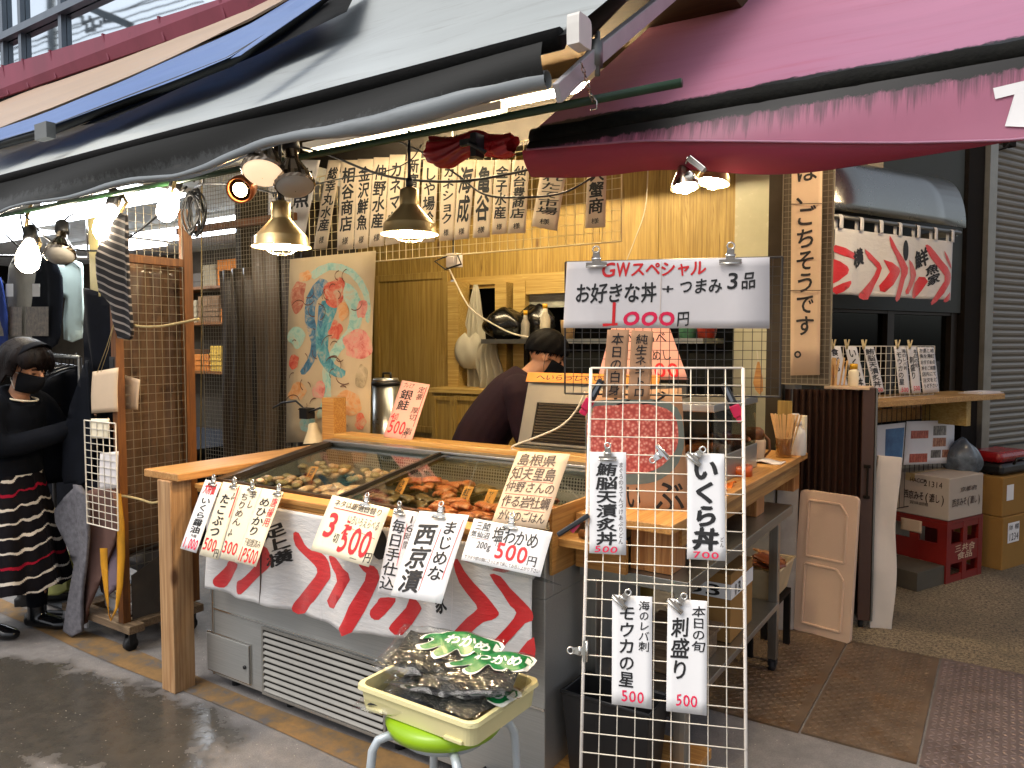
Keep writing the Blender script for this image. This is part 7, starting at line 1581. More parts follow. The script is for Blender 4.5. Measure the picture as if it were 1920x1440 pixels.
def face(F_, parent, eyes_open=True):
    for sg in (1, -1):
        m = MB(F_); m.ball((.079, sg * .032, .006), .012, 12, 8, 0, (.55, 1.15, .55 if eyes_open else .25)); m.o('eye', plain('eye_dark', '18100c', .2), parent)
        m = MB(F_); m.tube([(.085, sg * .018, .026), (.086, sg * .034, .031), (.076, sg * .05, .026)], .0035, 6); m.o('eyebrow', plain('brow', '1e1410', .8), parent)
def fmask(F_, parent, strap=True):
    m = MB(F_)
    def f(u, v):
        a = (u - .5) * 2.5; z = .0 - .105 * v; bul = .012 * sin(pi * v) * cos(a) + .016 * max(0, 1 - abs(u - .5) * 6) * (1 - v * .6); r = .089 + bul - .018 * v * v
        return V((r * cos(a) * 1.12 - .004, r * sin(a) * .88, z))
    m.slab(f, 20, 10, .003); o = m.o('face_mask', plain('mask_black', '141519', .85), parent)
    m = MB(F_)
    for sg in (1, -1):
        for zz in (-.008, -.09): m.tube([(.03, sg * .074, zz), (.005, sg * .083, zz * .5 - .005), (-.018, sg * .084, .01)], .002, 5)
    m.o('mask_strap', M['whitep'] if strap else M['black'], o); return o
hairm = NT('hair'); a_ = hairm.noise((6, 6, 1), 14, 4, .6); hairm.set(Base__Color=hairm.ramp(a_, [(.3, '060404'), (.7, '180e0b')]), Roughness=.5, Specular__IOR__Level=.15); hairm.bump(a_, .5, .01)
# woman browsing at the left
hc = dep(50, 692, 3.84); fW = V((.93, .36, 0)).normalized(); sW = V((-fW.y, fW.x, 0)); U3 = V((0, 0, 1)); rt = V((hc.x, hc.y, 0)) - fW * .13
def wl_(a, b, z): return rt + fW * a + sW * b + V((0, 0, z))
pw_ = T('person', 'woman in dark cardigan, striped skirt and black mask reaching into the clothes rack', 'person', rt)
kz = (hc.z - 1.385); 
m = MB(); fh = (fW * .93 + V((0, 0, -.36))).normalized(); uh = sW.cross(fh) * -1; uh = fh.cross(sW)
Fh = head(m, hc, fh, sW, uh)
limb(m, [wl_(.06, 0, 1.22 + kz), hc + V((0, 0, -.06)) - fW * .02], [(.05, .05), (.045, .048)], sW)
limb(m, [wl_(.0, 0, .72), wl_(.0, 0, .92), wl_(.04, 0, 1.12), wl_(.06, 0, 1.25 + kz)], [(.14, .10), (.12, .085), (.145, .09), (.06, .05)], sW)
for sg in (1, -1):
    limb(m, [wl_(-.01 + .06 * sg, sg * .08, .74), wl_(.02 + .06 * sg, sg * .085, .42), wl_(-.01 + .07 * sg, sg * .085, .09)], [(.078, .085), (.055, .06), (.036, .04)], sW)
    limb(m, [wl_(.04, sg * .16, 1.2 + kz), wl_(.12, sg * .2 + .06, 1.0), wl_(.33, sg * .07 + .2, 1.08)], [(.05, .05), (.042, .042), (.028, .03)], U3)
    hand(m, wl_(.33, sg * .07 + .2, 1.08), (1, -.05 * sg, .1), (0, -sg, -.5), (0, -sg * .3, 1), .92, .55)
remesh(m.o('body', skinm, pw_), .0055, 4)
face(Fh, pw_, False); fmask(Fh, pw_)
navy = plain('cardigan_navy', '0e1118', .9, 0, .3, 10, bump=.25, bs=160)
m = MB()
limb(m, [wl_(-.02, 0, .76), wl_(-.02, 0, .9), wl_(.0, 0, 1.03), wl_(.03, 0, 1.15), wl_(.05, 0, 1.235 + kz), wl_(.07, 0, 1.262 + kz)], [(.205, .15), (.19, .14), (.18, .13), (.185, .125), (.13, .09), (.075, .065)], sW, 20)
for sg in (1, -1): limb(m, [wl_(.04, sg * .10, 1.2 + kz), wl_(.05, sg * .165, 1.17 + kz), wl_(.12, sg * .2 + .06, 1.0), wl_(.315, sg * .07 + .2, 1.075)], [(.085, .085), (.078, .078), (.062, .064), (.045, .048)], U3)
remesh(m.o('cardigan', navy, pw_), .009, 4)
m = MB(); m.tube([hc + V((0, 0, -.150)) - fW * .03 + (fW * cos(t) * .066 + sW * sin(t) * .066) - V((0, 0, .012 * cos(t))) for t in [k * pi / 9 for k in range(18)]], .005, 6, close=True); m.o('collar', M['papercream'], pw_)
def skirt(u, v):
    a = 2 * pi * u; z = .84 - .58 * v; r = .16 + .12 * v ** .9 + .012 * sin(9 * a + 2) * v + .008 * sin(15 * a) * v
    return wl_(-.02 + (r * 1.0) * cos(a), r * .98 * sin(a), z + .012 * sin(9 * a + 2) * v)
def sstripe(u, v):
    q = v * 8.2 + .22 * sin(2 * pi * u * 3 + 1) + .10 * sin(2 * pi * u * 11) + .05 * sin(2 * pi * u * 23); k_ = q % 1
    return 0 if k_ > .17 + .06 * sin(2 * pi * u * 7 + int(q)) else (2 if int(q) in (1, 6) else 1)
m = MB(); m.sheet(skirt, 180, 260, 0, True, sstripe); o = m.o('skirt', [plain('skirt_black', '100e12', .85), plain('skirt_white', 'c8c0b4', .85), plain('skirt_red', '8a1028', .85)], pw_, wn=False); q = o.modifiers.new('sol', 'SOLIDIFY'); q.thickness = .004
for sg in (1, -1):
    c_ = wl_(-.01 + .07 * sg, sg * .085, 0); m = MB(); limb(m, [c_ + V((0, 0, .30)), c_ + V((0, 0, .1)), c_ + V((0, 0, .05))], [(.05, .055), (.042, .048), (.044, .05)], sW); limb(m, [c_ + V((0, 0, .012)) - fW * .055 + V((0, 0, .035)), c_ + fW * .05 + V((0, 0, .04)), c_ + fW * .14 + V((0, 0, .03)), c_ + fW * .185 + V((0, 0, .028))], [(.038, .045), (.044, .04), (.042, .03), (.02, .018)], sW)
    remesh(m.o('boot', plain('boot_leather', '0c0d10', .22, 0, .2), pw_), .007, 3)
m = MB()
for sg in (1, -1): limb(m, [wl_(.02 + .06 * sg, sg * .085, .5), wl_(.0 + .065 * sg, sg * .085, .32), wl_(-.01 + .07 * sg, sg * .085, .12)], [(.066, .07), (.058, .064), (.044, .048)], sW)
m.o('stockings', M['darkcloth'], pw_)
def clumps(par, fn, n, L, seed, dirf, r=.0045, us=(0, 1), vs=(0, 1)):
    """many short tapered locks lying on the hair surface fn(u, v)"""
    q_ = random.Random(seed); m = MB()
    for i in range(n):
        u = q_.uniform(*us); v = q_.uniform(*vs); p = V(fn(u, v)); d = V(fn(u, min(1, v + .05))) - p
        if d.length < 1e-5: continue
        d.normalize(); w2 = V((q_.uniform(-.35, .35), q_.uniform(-.35, .35), q_.uniform(-.2, .1))); l = L * q_.uniform(.6, 1.3)
        m.tube([p, p + (d + w2 * .3) * l * .5, p + (d + w2 * .6) * l], [r, r * .9, r * .15], 5)
    return MB.o(m, 'hair_locks', par[0], par[1])
m = MB(Fh)
def hr(u, v):
    a = 2 * pi * u; b = v * 2.3; w2 = 1 + .03 * sin(12 * a); z = .04 + .105 * cos(b) ; r = .105 * sin(min(b, 1.9)) * w2 + .004
    x = r * cos(a) * 1.12 - .018; y = r * sin(a) * .95
    if cos(a) > .35 and b > 1.05: z = max(z, .045 + .01 * sin(9 * a)); x = min(x, .088)
    return V((x, y, z - (.06 * max(0, b - 1.5) if cos(a) < .1 else 0)))
m.sheet(hr, 60, 26); ho = m.o('hair', hairm.m, pw_); q = ho.modifiers.new('sol', 'SOLIDIFY'); q.thickness = -.012
clumps((hairm.m, ho), lambda u, v: Fh @ V(hr(u, v)), 420, .05, 3, None, .004, vs=(.05, .9))
m = MB(Fh); m.ball((-.10, .0, -.01), .06, 14, 8, 0, (.8, 1.1, 1.2)); m.o('hair_bun', hairm.m, ho)
m = MB(Fh); m.slab(lambda u, v: V((.0 + .04 * (v - .5) - .02 + .06 * sin(pi * u), .1 * cos(pi * u), .045 + .108 * sin(pi * u))), 24, 4, .006); m.o('headband', M['darkcloth'], ho)
# man working behind the counter
hm = ony(1024, 668, 3.62); fM = V((.80, .60, 0)).normalized(); sM = V((-fM.y, fM.x, 0)); rm = V((hm.x, hm.y, 0)) - fM * .42
def ml_(a, b, z): return rm + fM * a + sM * b + V((0, 0, z))
pm = T('person', 'man in dark shirt and black mask bending to the right behind the counter', 'person', rm)
fh = (fM * .86 + V((0, 0, -.5))).normalized(); uh = fh.cross(sM); m = MB(); Fm = head(m, hm, fh, sM, uh, 1.06)
limb(m, [ml_(.27, 0, 1.27), hm + V((0, 0, -.05)) - fM * .03], [(.058, .06), (.054, .056)], sM)
limb(m, [ml_(.0, 0, .84), ml_(.08, 0, 1.02), ml_(.2, 0, 1.18), ml_(.30, 0, 1.3)], [(.16, .115), (.15, .11), (.17, .11), (.07, .06)], sM)
for sg in (1, -1):
    limb(m, [ml_(-.01, sg * .09, .86), ml_(.03, sg * .1, .46), ml_(-.03, sg * .1, .06)], [(.09, .095), (.06, .065), (.042, .045)], sM)
    limb(m, [ml_(.25, sg * .19, 1.25), ml_(.30, sg * .24, .99), ml_(.52, sg * .16, .98)], [(.055, .055), (.045, .045), (.03, .032)], sM)
    hand(m, ml_(.52, sg * .16, .98), fM - V((0, 0, .1)), V((0, 0, -1)), sM * -sg, 1.0, .5)
    limb(m, [ml_(-.07, sg * .1, .03), ml_(.04, sg * .1, .045), ml_(.16, sg * .1, .025)], [(.04, .03), (.045, .04), (.035, .024)], sM)
remesh(m.o('body', skinm, pm), .0065, 4)
face(Fm, pm); fmask(Fm, pm, False)
shirt = plain('shirt_maroon', '1e1018', .85, 0, .25, 8, bump=.25, bs=60)
m = MB(); limb(m, [ml_(-.01, 0, .80), ml_(.06, 0, .98), ml_(.15, 0, 1.12), ml_(.24, 0, 1.24), ml_(.29, 0, 1.315), ml_(.31, 0, 1.345)], [(.20, .15), (.195, .15), (.20, .145), (.215, .13), (.14, .09), (.075, .07)], sM, 20)
for sg in (1, -1): limb(m, [ml_(.25, sg * .12, 1.26), ml_(.26, sg * .2, 1.22), ml_(.30, sg * .245, 1.0), ml_(.42, sg * .2, .985)], [(.09, .09), (.085, .085), (.07, .07), (.058, .06)], sM)
remesh(m.o('shirt', shirt, pm), .010, 4)
m = MB()
for sg in (1, -1): limb(m, [ml_(-.01, sg * .09, .88), ml_(.03, sg * .1, .46), ml_(-.03, sg * .1, .07)], [(.11, .115), (.08, .085), (.06, .065)], sM)
remesh(m.o('trousers', M['darkcloth'], pm), .011, 3)
m = MB(Fm)
def hr2(u, v):
    a = 2 * pi * u; b = v * (1.75 - .25 * cos(a)); w2 = 1 + .025 * sin(14 * a + 5 * b) + .02 * sin(23 * a); r = .102 * sin(min(b, 1.75)) * w2 + .003; z = .038 + .102 * cos(b); x = r * cos(a) * 1.12 - .018; y = r * sin(a) * .92
    b = v * (1.72 - .40 * cos(a)); w2 = 1 + .02 * sin(14 * a + 5 * b); t = .013 - .006 * v
    return V((-.012 + (.097 + t) * sin(b) * cos(a) * w2, (.0775 + t) * sin(b) * sin(a) * w2, .03 + (.09 + t) * cos(b)))
m.sheet(hr2, 70, 24); ho = m.o('hair', plain('hair_black', '080606', .6, 0, .4, 30, bump=.4, bs=120, spec=.08), pm); q = ho.modifiers.new('sol', 'SOLIDIFY'); q.thickness = -.014
clumps((bpy.data.materials['hair_black'], ho), lambda u, v: Fm @ V(hr2(u, v)), 520, .026, 5, None, .0042)
# ------------------------------------------------------------------ clothes shop goods
def cloth_px(name, lb, cat, poly, Y, mat, fold=.02, fq=18, group=None, th=.014, sm=2, seed=0):
    vs, fs = fill(smoothpoly([(x, -y) for x, y in poly], sm), 9); m = MB(); r_ = random.Random(seed or int(poly[0][0])); p1, p2 = r_.uniform(0, 6), r_.uniform(0, 6)
    def f(x, y):
        p = ony(x, -y, Y); return p + V((0, fold * sin(fq * p.x + p1 + 1.5 * p.z) + fold * .4 * sin(2.3 * fq * p.x + p2) + fold * .5 * sin(5 * p.z + p2), 0))
    m.add([f(a, b) for a, b in vs], fs, 0, True); o = m.o(name, mat); s_ = o.modifiers.new('sol', 'SOLIDIFY'); s_.thickness = th; s_.offset = 0
    return tag(o, lb, cat, group)
def stripes(name, a, b, sc, rot):
    k = NT(name); wv = k.n("TexWave", Scale=sc, Distortion=.4); mp = k.map((1, 1, 1), rot=rot); k.l(mp, wv.inputs[0]); k.set(Base__Color=k.ramp(wv.outputs[0], [(.78, a), (.86, b)]), Roughness=.9); return k.m
GC = 'garments hanging at the clothes shop'
grk = plain('tee_grey', '8a8478', .9, 0, .15, 8, bump=.2, bs=120); wht = plain('tee_mint', 'cfe0d8', .85, 0, .05, 6); blu = plain('tee_blue', '2c3c74', .9)
def hanger(parent, x0, x1, y, Y):
    a = ony((x0 + x1) / 2, y, Y); l = ony(x0, y + 14, Y); r = ony(x1, y + 14, Y); m = MB(); m.tube([l, a + V((0, 0, .0)), r], .006, 6); m.tube([a, a + V((0, 0, .05)), a + V((.02, 0, .075)), a + V((0.0, 0, .095)), a + V((-.02, 0, .08))], .003, 6); m.o('hanger', M['black'], parent)
for poly, Y, mt, lb, hg in (([(14, 500), (30, 482), (48, 482), (64, 505), (66, 645), (16, 645)], 3.15, grk, 'grey printed tee hanging second from the left edge', (22, 58)), ([(64, 505), (80, 482), (96, 482), (114, 520), (118, 600), (112, 645), (66, 645)], 3.05, M['darkcloth'], 'black printed tee between the grey tee and mint shirt', (70, 106)),
    ([(110, 502), (120, 491), (130, 487), (141, 490), (152, 500), (158, 545), (160, 600), (155, 612), (150, 606), (149, 634), (126, 636), (126, 560), (116, 548)], 3.2, wht, 'pale mint long sleeved shirt hanging beside the cream board', (118, 148)), ([(-30, 530), (0, 520), (12, 535), (18, 640), (-30, 650)], 3.1, blu, 'blue garment cut by the left edge of the photo', (-20, 8))):
    o = cloth_px('hanging_shirt', lb, 'shirt', poly, Y, mt, .02, 14, GC); hanger(o, hg[0], hg[1], poly[1][1] - 3, Y)
    if mt in (grk, M['darkcloth']):
        pr = flesh('shirt_print_%d' % poly[0][0], '2a2420', '8a7a68', 26); cx = (poly[0][0] + poly[-1][0]) / 2; cd = Card(*[ony(x, y, Y - .05) for x, y in ((cx - 16, 575), (cx + 26, 575), (cx + 26, 630), (cx - 16, 630))]); pt(cd, 0, 0, 1, 1, pr, o, 'shirt_print')
        cd = Card(*[ony(x, y, Y - .052) for x, y in ((cx - 4, 532), (cx + 10, 532), (cx + 10, 556), (cx - 4, 556))]); pt(cd, 0, 0, 1, 1, M['paper'], o, 'swing_tag')
m = MB(); a = ony(-60, 478, 3.1); b_ = ony(165, 484, 3.12); m.tube([a, b_], .012, 8); m.tube([b_, V((b_.x, b_.y, 2.62))], .008, 6); m.tube([a.lerp(b_, .2), V((*a.lerp(b_, .2)[:2], 2.62))], .008, 6); tag(m.o('clothes_rail', M['chrome']), 'chrome rail carrying the printed tees', 'rail')
cloth_px('striped_dress', 'black top with thin pale stripes hanging on the brown post', 'dress', [(206, 440), (222, 398), (236, 425), (240, 540), (248, 622), (224, 634), (214, 570), (196, 548), (190, 480)], 1.98, stripes('stripes_thin', '141012', '8a8078', 9, (0, pi / 2 - .35, 0)), .015, 22, GC)
cloth_px('long_dress', 'long black dress hanging below the cream board', 'dress', [(160, 556), (196, 548), (216, 600), (222, 650), (215, 700), (200, 800), (186, 870), (160, 880), (148, 800), (152, 680)], 2.05, M['darkcloth'], .03, 16, GC)
cloth_px('navy_jacket', 'dark navy jacket with sleeve beside the woman', 'jacket', [(132, 760), (152, 690), (170, 680), (176, 760), (160, 900), (140, 905), (126, 890)], 1.98, navy, .02, 20, GC)
cloth_px('grey_jacket', 'grey knitted jacket hanging low beside the yellow strap', 'jacket', [(106, 955), (132, 916), (158, 910), (168, 960), (164, 1060), (156, 1130), (148, 1186), (126, 1180), (132, 1060), (114, 1005)], 1.93, plain('knit_grey', '68666a', .95, 0, .3, 40, bump=.6, bs=150), .02, 20, GC)
cloth_px('mauve_cloth', 'mauve brown trousers hanging behind the small white mesh', 'trousers', [(158, 925), (214, 920), (220, 985), (196, 1050), (172, 1140), (146, 1176), (152, 1090), (164, 1010)], 1.97, plain('cloth_mauve', '6a5048', .85, 0, .15, 6), .02, 18, GC)
cloth_px('lilac_cloth', 'pale lilac cloth low on the rack behind the yellow strap', 'cloth', [(186, 1040), (222, 1000), (224, 1100), (190, 1110)], 2.02, plain('cloth_lilac', '7a6a74', .85), .01, 18, GC)
# row of black jackets on black hangers
a = V((-4.15, 2.25, 1.42)); b_ = V((-4.62, 3.0, 1.46)); a = dep(150, 700, 4.1); b_ = dep(95, 690, 4.9); a.z = b_.z = 1.40
rk = T('clothes_rack', 'low chrome rack crowded with black jackets behind the woman', 'rack', V((a.x, a.y, 0)))
m = MB(); m.tube([a + V((0, 0, .03)), b_ + V((0, 0, .03))], .012, 8); m.o('rail', M['steeld'], rk)
for q in (a, b_): m = MB(); m.tube([q + V((0, 0, .03)), V((q.x, q.y, 0.01))], .012, 8); m.tube([V((q.x - .25, q.y - .12, .012)), V((q.x + .25, q.y + .12, .012))], .012, 8); m.o('leg', M['black'], rk)
rd = (b_ - a).normalized(); rs = V((rd.y, -rd.x, 0)); rs = rs if rs.x < 0 else -rs
for i in range(8):
    c = a.lerp(b_, (i + .5) / 8) + V((0, 0, -.03 * (i % 2) * .3)); ph = i * 1.3; t = T('black_jacket', ('nearest' if i == 0 else 'farthest' if i == 7 else '') + ('black jacket on the crowded rack' if i not in (0, 7) else ' black jacket on the crowded rack'), 'jacket', c, 'black jackets on the low rack')
    m = MB()
    def jk(u, v): 
        s_ = 2 * u - 1; w2 = .21 + .05 * v - .03 * sin(pi * v); return c + rs * s_ * w2 + rd * (.022 * cos(s_ * 1.5) + .012 * sin(8 * s_ + ph)) + V((0, 0, -.03 - .10 * abs(s_) ** 1.5 * (1 - v) - .62 * v))
    m.slab(jk, 16, 14, .02); m.o('cloth', M['darkcloth'], t)
    m = MB(); m.tube([c + rs * s_ * .22 + V((0, 0, -.02 - .085 * abs(s_) ** 1.4)) for s_ in [k / 5 - 1 for k in range(11)]], .006, 6); m.tube([c + V((0, 0, -.02)), c + V((0, 0, .03)), c + V((0, 0, .045)) + rs * .015, c + V((0, 0, .052))], .0025, 5); m.o('hanger', plain('hanger_gloss', '2a2a2c', .15), t)
# rolling mesh rack with brown posts
XR = -3.6; mr = T('mesh_rack', 'rolling display rack with brown posts and wire mesh sides on a wooden dolly', 'display rack', (XR, 2.25, 0))
pA = onx(234, 1160, XR); pB = onx(357, 870, XR)
m = MB(); m.box(XR - .022, pA.y - .02, .135, XR + .022, pA.y + .02, onx(240, 478, XR).z); m.o('post', M['postw'], mr, .002)
m = MB(); m.box(XR - .022, pB.y - .025, .135, XR + .022, pB.y + .025, 2.2); m.o('post', M['postw'], mr, .002)
m = MB(); zt = onx(240, 492, XR).z; m.box(XR - .02, pA.y - .02, zt, XR + .02, pB.y - .026, zt + .04); m.o('cross_rail', M['postw'], mr, .002)
m = MB(); wires(m, lambda x, y: V((XR + .012, pA.y + .021 + x, .14 + y)), pB.y - pA.y - .05, 2.05, 8, 46, .0014, .0025); m.o('wire_grid', M['wireg'], mr)
m = MB(); m.slab(lambda u, v: V((XR - .04 + .012 * sin(6 * v + 3 * u) + .006 * sin(23 * u + 4 * v), pA.y + .02 + (pB.y - pA.y) * u, zt + .0 - (zt - .45) * v)), 14, 30, .003); shn = plain('brown_vinyl', '54402f', .22, 0, .4, 6, st=(1, 5, .8), dirt=('2a1e18', 7, .54)); m.o('vinyl_sheet', shn, mr)
m = MB(); m.slab(lambda u, v: V((XR - .1 - .7 * u, pB.y + .02 + .01 * sin(9 * u), 1.9 - 1.7 * v)), 14, 20, .003); m.o('rear_sheet', plain('dark_vinyl', '3a2c24', .3, 0, .3, 5), mr)
m = MB(); m.box(XR - .55, pA.y - .03, .095, XR + .09, pA.y + .05, .134); m.box(XR - .55, pB.y - .1, .095, XR + .09, pB.y, .134); m.box(XR - .04, pA.y + .0505, .095, XR + .05, pB.y - .1005, .134); m.box(XR - .5, pA.y + .0505, .095, XR - .4, pB.y - .1005, .134); m.o('dolly', M['greywood'], mr, .003)
for x, y in ((XR + .045, pA.y), (XR - .48, pA.y), (XR + .045, pB.y - .05), (XR - .48, pB.y - .05)): m = MB(); m.cyl((x - .014, y, .034), .033, .028, 16, 0, (1, 0, 0)); m.box(x - .024, y - .018, .04, x - .0145, y + .018, .0945); m.box(x + .0145, y - .018, .04, x + .024, y + .018, .0945); m.o('caster', M['rubber'], mr)
m = MB(); m.hexa([(XR - .01, pA.y + .03, .45), (XR + .0, pA.y + .03, .45), (XR, pB.y - .03, .5), (XR - .01, pB.y - .03, .5)], [(XR - .01, pA.y + .03, .46), (XR, pA.y + .03, .46), (XR, pB.y - .03, .51), (XR - .01, pB.y - .03, .51)]); m.hexa([(XR + .013, pA.y + .03, .14), (XR + .018, pA.y + .03, .14), (XR + .018, pB.y - .03, .14), (XR + .013, pB.y - .03, .14)], [(XR + .013, pA.y + .03, .36), (XR + .018, pA.y + .03, .36), (XR + .018, pB.y - .03, .5), (XR + .013, pB.y - .03, .5)]); m.o('kick_board', plain('board_greybrown', '4a443e', .8), mr)
p = ony(215, 690, 2.0); m = MB(); m.box(p.x - .02, 1.985, p.z - .055, p.x + .03, 2.0, p.z + .055); m.box(p.x - .012, 1.982, p.z - .045, p.x + .022, 1.9845, p.z + .045); tag(m.o('small_device', M['black'], None, .002), 'small black device with pale rim fixed on the brown post', 'device')
cd = Card(*[ony(x, y, 1.97) for x, y in ((174, 697), (222, 689), (221, 772), (172, 775))]); b_ = cd.body('hanging_tag', M['papertan'], None, .003, .006); tag(b_, 'blank tan cardboard tag hanging by a string beside the brown post', 'tag'); m = MB(); m.tube([cd.P(.2, .05, .004), ony(200, 650, 1.98), ony(214, 605, 1.98)], .0015, 5); m.tube([cd.P(.35, .04, .004), ony(203, 655, 1.98), ony(214, 605, 1.98)], .0015, 5); m.o('string', M['rope'], b_)
m = MB(); p = ony(176, 482, 2.02); q = ony(176, 620, 2.02); a = ony(165, 410, 2.02); b_ = ony(187, 556, 2.02); m.box(a.x, 2.02, b_.z, b_.x, 2.03, a.z); tag(m.o('cream_board', plain('board_cream', 'a89a64', .6), None, .002), 'tall narrow cream board above the black dress', 'board')
m = MB(); a = ony(158, 788, 1.9); b_ = ony(222, 995, 1.9); wires(m, lambda x, y: V((a.x + x, 1.9, b_.z + y)), b_.x - a.x, a.z - b_.z, 5, 14, .002, .0032); tag(m.o('wire_mesh', M['wirew']), 'small white wire mesh hung with papers low on the display rack', 'mesh panel')
for q, lb, mt in (([(171, 785), (205, 785), (203, 822), (170, 822)], 'blank cream card at the top of the small white mesh', 'papercream'), ([(188, 850), (222, 846), (221, 915), (187, 918)], 'translucent pale packet hung on the small white mesh', 'papergrey'), ([(230, 702), (262, 712), (258, 768), (228, 768)], 'beige paper bag behind the wire of the display rack', 'papertan')): cd = Card(*[ony(x, y, 1.905 if q[0][0] < 225 else 2.06) for x, y in q]); tag(cd.body('paper_card', M[mt], None, .002, .003), lb, 'card')
def rib_(lb, pts, Y, w_, mat, name='strap'):
    P_ = [ony(x, y, Y) for x, y in pts]; m = MB(); vs = []; n = len(P_)
    for i, p in enumerate(P_): a = .6 * sin(i * .9); d = V((cos(a), sin(a), 0)) * w_ / 2; vs += [p - d, p + d, p + d + V((0, .003, 0)), p - d + V((0, .003, 0))]
    fs = []
    for i in range(n - 1): b = 4 * i; fs += [(b + k, b + (k + 1) % 4, b + 4 + (k + 1) % 4, b + 4 + k) for k in range(4)]
    m.add(vs, fs, 0, True); return tag(m.o(name, mat), lb, 'strap')
rib_('yellow webbing strap looped low on the display rack', [(222, 925), (226, 980), (227, 1040), (224, 1100), (218, 1140), (208, 1163), (203, 1150), (199, 1110), (195, 1060), (194, 1028)], 1.94, .035, plain('strap_yellow', 'c88a10', .6))
for lb, pts, Y in (('frayed rope tied between the two brown posts', [(222, 600), (240, 606), (262, 612), (300, 612), (340, 605), (372, 598)], 2.0), ('rope tied low from the brown post to the wooden counter post', [(224, 932), (232, 930), (262, 936), (286, 943), (305, 938)], 1.95)): cable(lb, pts, .006, 'rope', Y); bpy.data.objects[[o.name for o in S.objects if o.name.startswith('power_cable')][-1]].name = 'rope'
m = MB(); m.tube([ony(378, 300, 2.9), ony(378, 600, 2.9), ony(376, 870, 2.9)], .004, 6); tag(m.o('rope', M['rope']), 'thin vertical rope beside the fine mesh wall', 'rope')
# fine mesh wall between shop and stall with dark goods behind
m = MB(); a = ony(374, 300, 3.0); b_ = ony(548, 300, 3.0); wires(m, lambda x, y: V((a.x + x, 3.0, .5 + y)), b_.x - a.x, 2.1, int((b_.x - a.x) / .026), 80, .0013, .003); tag(m.o('wire_mesh', M['wireg']), 'fine wire mesh wall behind the left counter board', 'mesh panel')
m = MB(); p = ony(380, 428, 3.06); q = ony(548, 428, 3.06); m.box(p.x - .3, 3.06, p.z - .02, q.x, 3.1, p.z + .025); tag(m.o('wooden_rail', M['postw'], None, .002), 'brown rail crossing behind the fine mesh wall', 'rail')
rr = random.Random(31)
cols = ['3a2c20', '5a4a38', '2a2420', '6a5844', '40342a', '8a8474', '302820']
for i in range(7):
    x0 = a.x - .05 + i * (b_.x - a.x) / 7; c = cols[i]; k_ = plain('hung_sheet_%d' % i, c, .4, 0, .25, 5, st=(5, 1, 1)); ph = rr.uniform(0, 6); zt = 2.05 + rr.uniform(-.1, .25); zb = rr.uniform(.45, .7); Yb = 3.16 + .03 * (i % 3); wdt = .17 + .04 * (i % 2)
    m = MB(); m.slab(lambda u, v: V((x0 + wdt * u * (1 + .1 * sin(5 * v)), Yb + .018 * sin(11 * u + ph + 2 * v) + .01 * sin(7 * v + ph), zt + (zb - zt) * v)), 12, 18, .004); tag(m.o('hanging_sheet', k_), ['dark brown sheet at the far left behind the fine mesh wall', 'greyish brown sheet second behind the fine mesh wall', 'nearly black sheet third behind the fine mesh wall', 'light brown sheet in the middle behind the fine mesh wall', 'umber sheet right of the middle behind the fine mesh wall', 'pale grey sheet behind the fine mesh, near the painted cloth', 'dark sheet partly behind the painted cloth'][i], 'cloth', 'sheets hung behind the fine mesh wall')
# shelves and small goods deep in the shop
m = MB()
sf = T('shop_shelf', 'wooden wall shelf with folded yellow and brown stock deep in the clothes shop', 'shelf', (-7.2, 5.4, 0))
for z in (1.2, 1.75, 2.15): m = MB(); m.box(-9.5, 5.2, z - .03, -4.7, 5.58, z); m.o('board', M['postw'], sf)
rr = random.Random(12); gcol = ['b08a3c', 'a8642c', '8a7a60', '6a5038', 'c0a870', '504840']; gm_ = [plain('stock_' + c, c, .8) for c in gcol]
lbn = ['low', 'middle', 'top']
for zi, z in enumerate((1.2, 1.75, 2.15)):
    x = -9.3
    while x < -4.9:
        w_ = rr.uniform(.22, .42); h_ = rr.uniform(.12, .32); c = rr.randrange(6); m = MB(); m.box(x, 5.24, z + .001, x + w_ - .03, 5.55, z + h_)
        for q in range(1, int(h_ / .06)): m.box(x - .003, 5.232, z + q * .06, x + w_ - .027, 5.239, z + q * .06 + .02)
        tag(m.o('stock_pile', gm_[c], None, .01), 'folded stock pile on the %s shelf deep in the clothes shop' % lbn[zi], 'stock', 'stock piles on the %s shop shelf' % lbn[zi]); x += w_
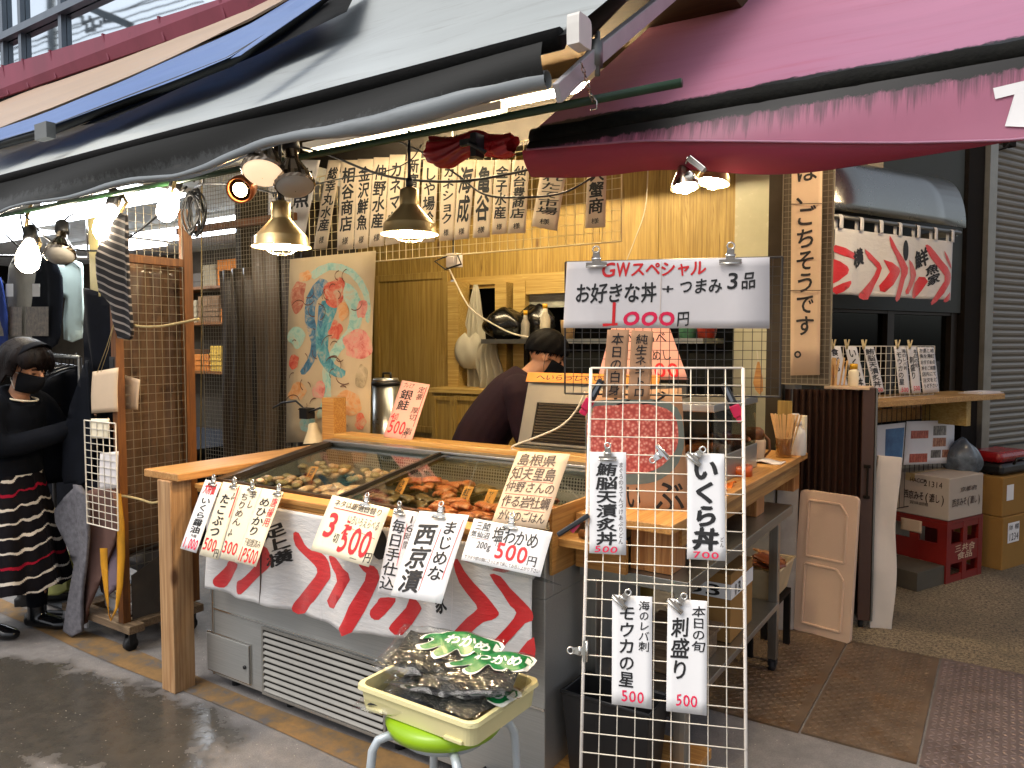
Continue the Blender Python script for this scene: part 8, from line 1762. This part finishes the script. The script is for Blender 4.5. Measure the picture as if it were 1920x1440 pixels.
t = T('display_table', 'dark table of goods in the middle of the clothes shop', 'table', (-6.2, 3.6, 0)); m = MB(); m.box(-7.6, 3.2, .7, -4.9, 4.2, .74); m.o('top', M['darkcloth'], t); m = MB(); m.box(-7.5, 3.25, 0, -5.0, 4.15, .699); m.o('skirt', M['darkcloth'], t)
# low goods by the rack
p = onz(92, 1138); m = MB(); m.box(p.x - .12, p.y - .0, .012, p.x + .3, p.y + .5, .02); tag(m.o('floor_mat', M['rubber']), 'black mat on the ground under the shoes', 'mat')
for i, (x, y) in enumerate(((78, 1132), (102, 1128))): q = onz(x, y); m = MB(); F_ = Matrix.Translation(q) @ Matrix.Rotation(.9, 4, 'Z'); k_ = MB(F_); limb(k_, [(-.1, 0, .05), (0, 0, .06), (.1, 0, .035), (.14, 0, .03)], [(.035, .04), (.042, .05), (.045, .032), (.03, .022)], (0, 1, 0)); k_.box(-.13, -.035, 0, -.06, .035, .05); limb(k_, [(-.07, 0, .06), (-.08, 0, .15)], [(.04, .05), (.045, .055)], (0, 1, 0)); remesh(tag(k_.o('ankle_boot', M['rubber']), ['left black ankle boot on the mat', 'right black ankle boot on the mat'][i], 'boot', 'black ankle boots on the mat'), .007)
cloth_px('yellow_bag', 'small yellow green bag hanging low beside the grey jacket', 'bag', [(78, 1098), (92, 1050), (112, 1035), (126, 1050), (122, 1108), (98, 1112)], 2.1, plain('bag_yellowgreen', 'a4a65c', .5), .02, 18, None, .05)
q = onz(112, 1168); m = MB(); m.hexa([q, q + V((.2, .04, 0)), q + V((.2, .05, 0)), q + V((0, .02, 0))], [q + V((.03, .06, .2)), q + V((.1, .1, .22)), q + V((.1, .11, .22)), q + V((.03, .08, .2))]); tag(m.o('white_board', M['papergrey']), 'slanted white board leaning at the foot of the grey jacket', 'board')
m = MB(); m.box(XR - .3, pA.y + .06, .135, XR - .06, pB.y - .12, .19); m.box(XR - .28, pA.y + .07, .191, XR - .1, pB.y - .14, .215); tag(m.o('folded_goods', M['papergrey'], None, .01), 'folded pale goods lying on the wooden dolly', 'goods')
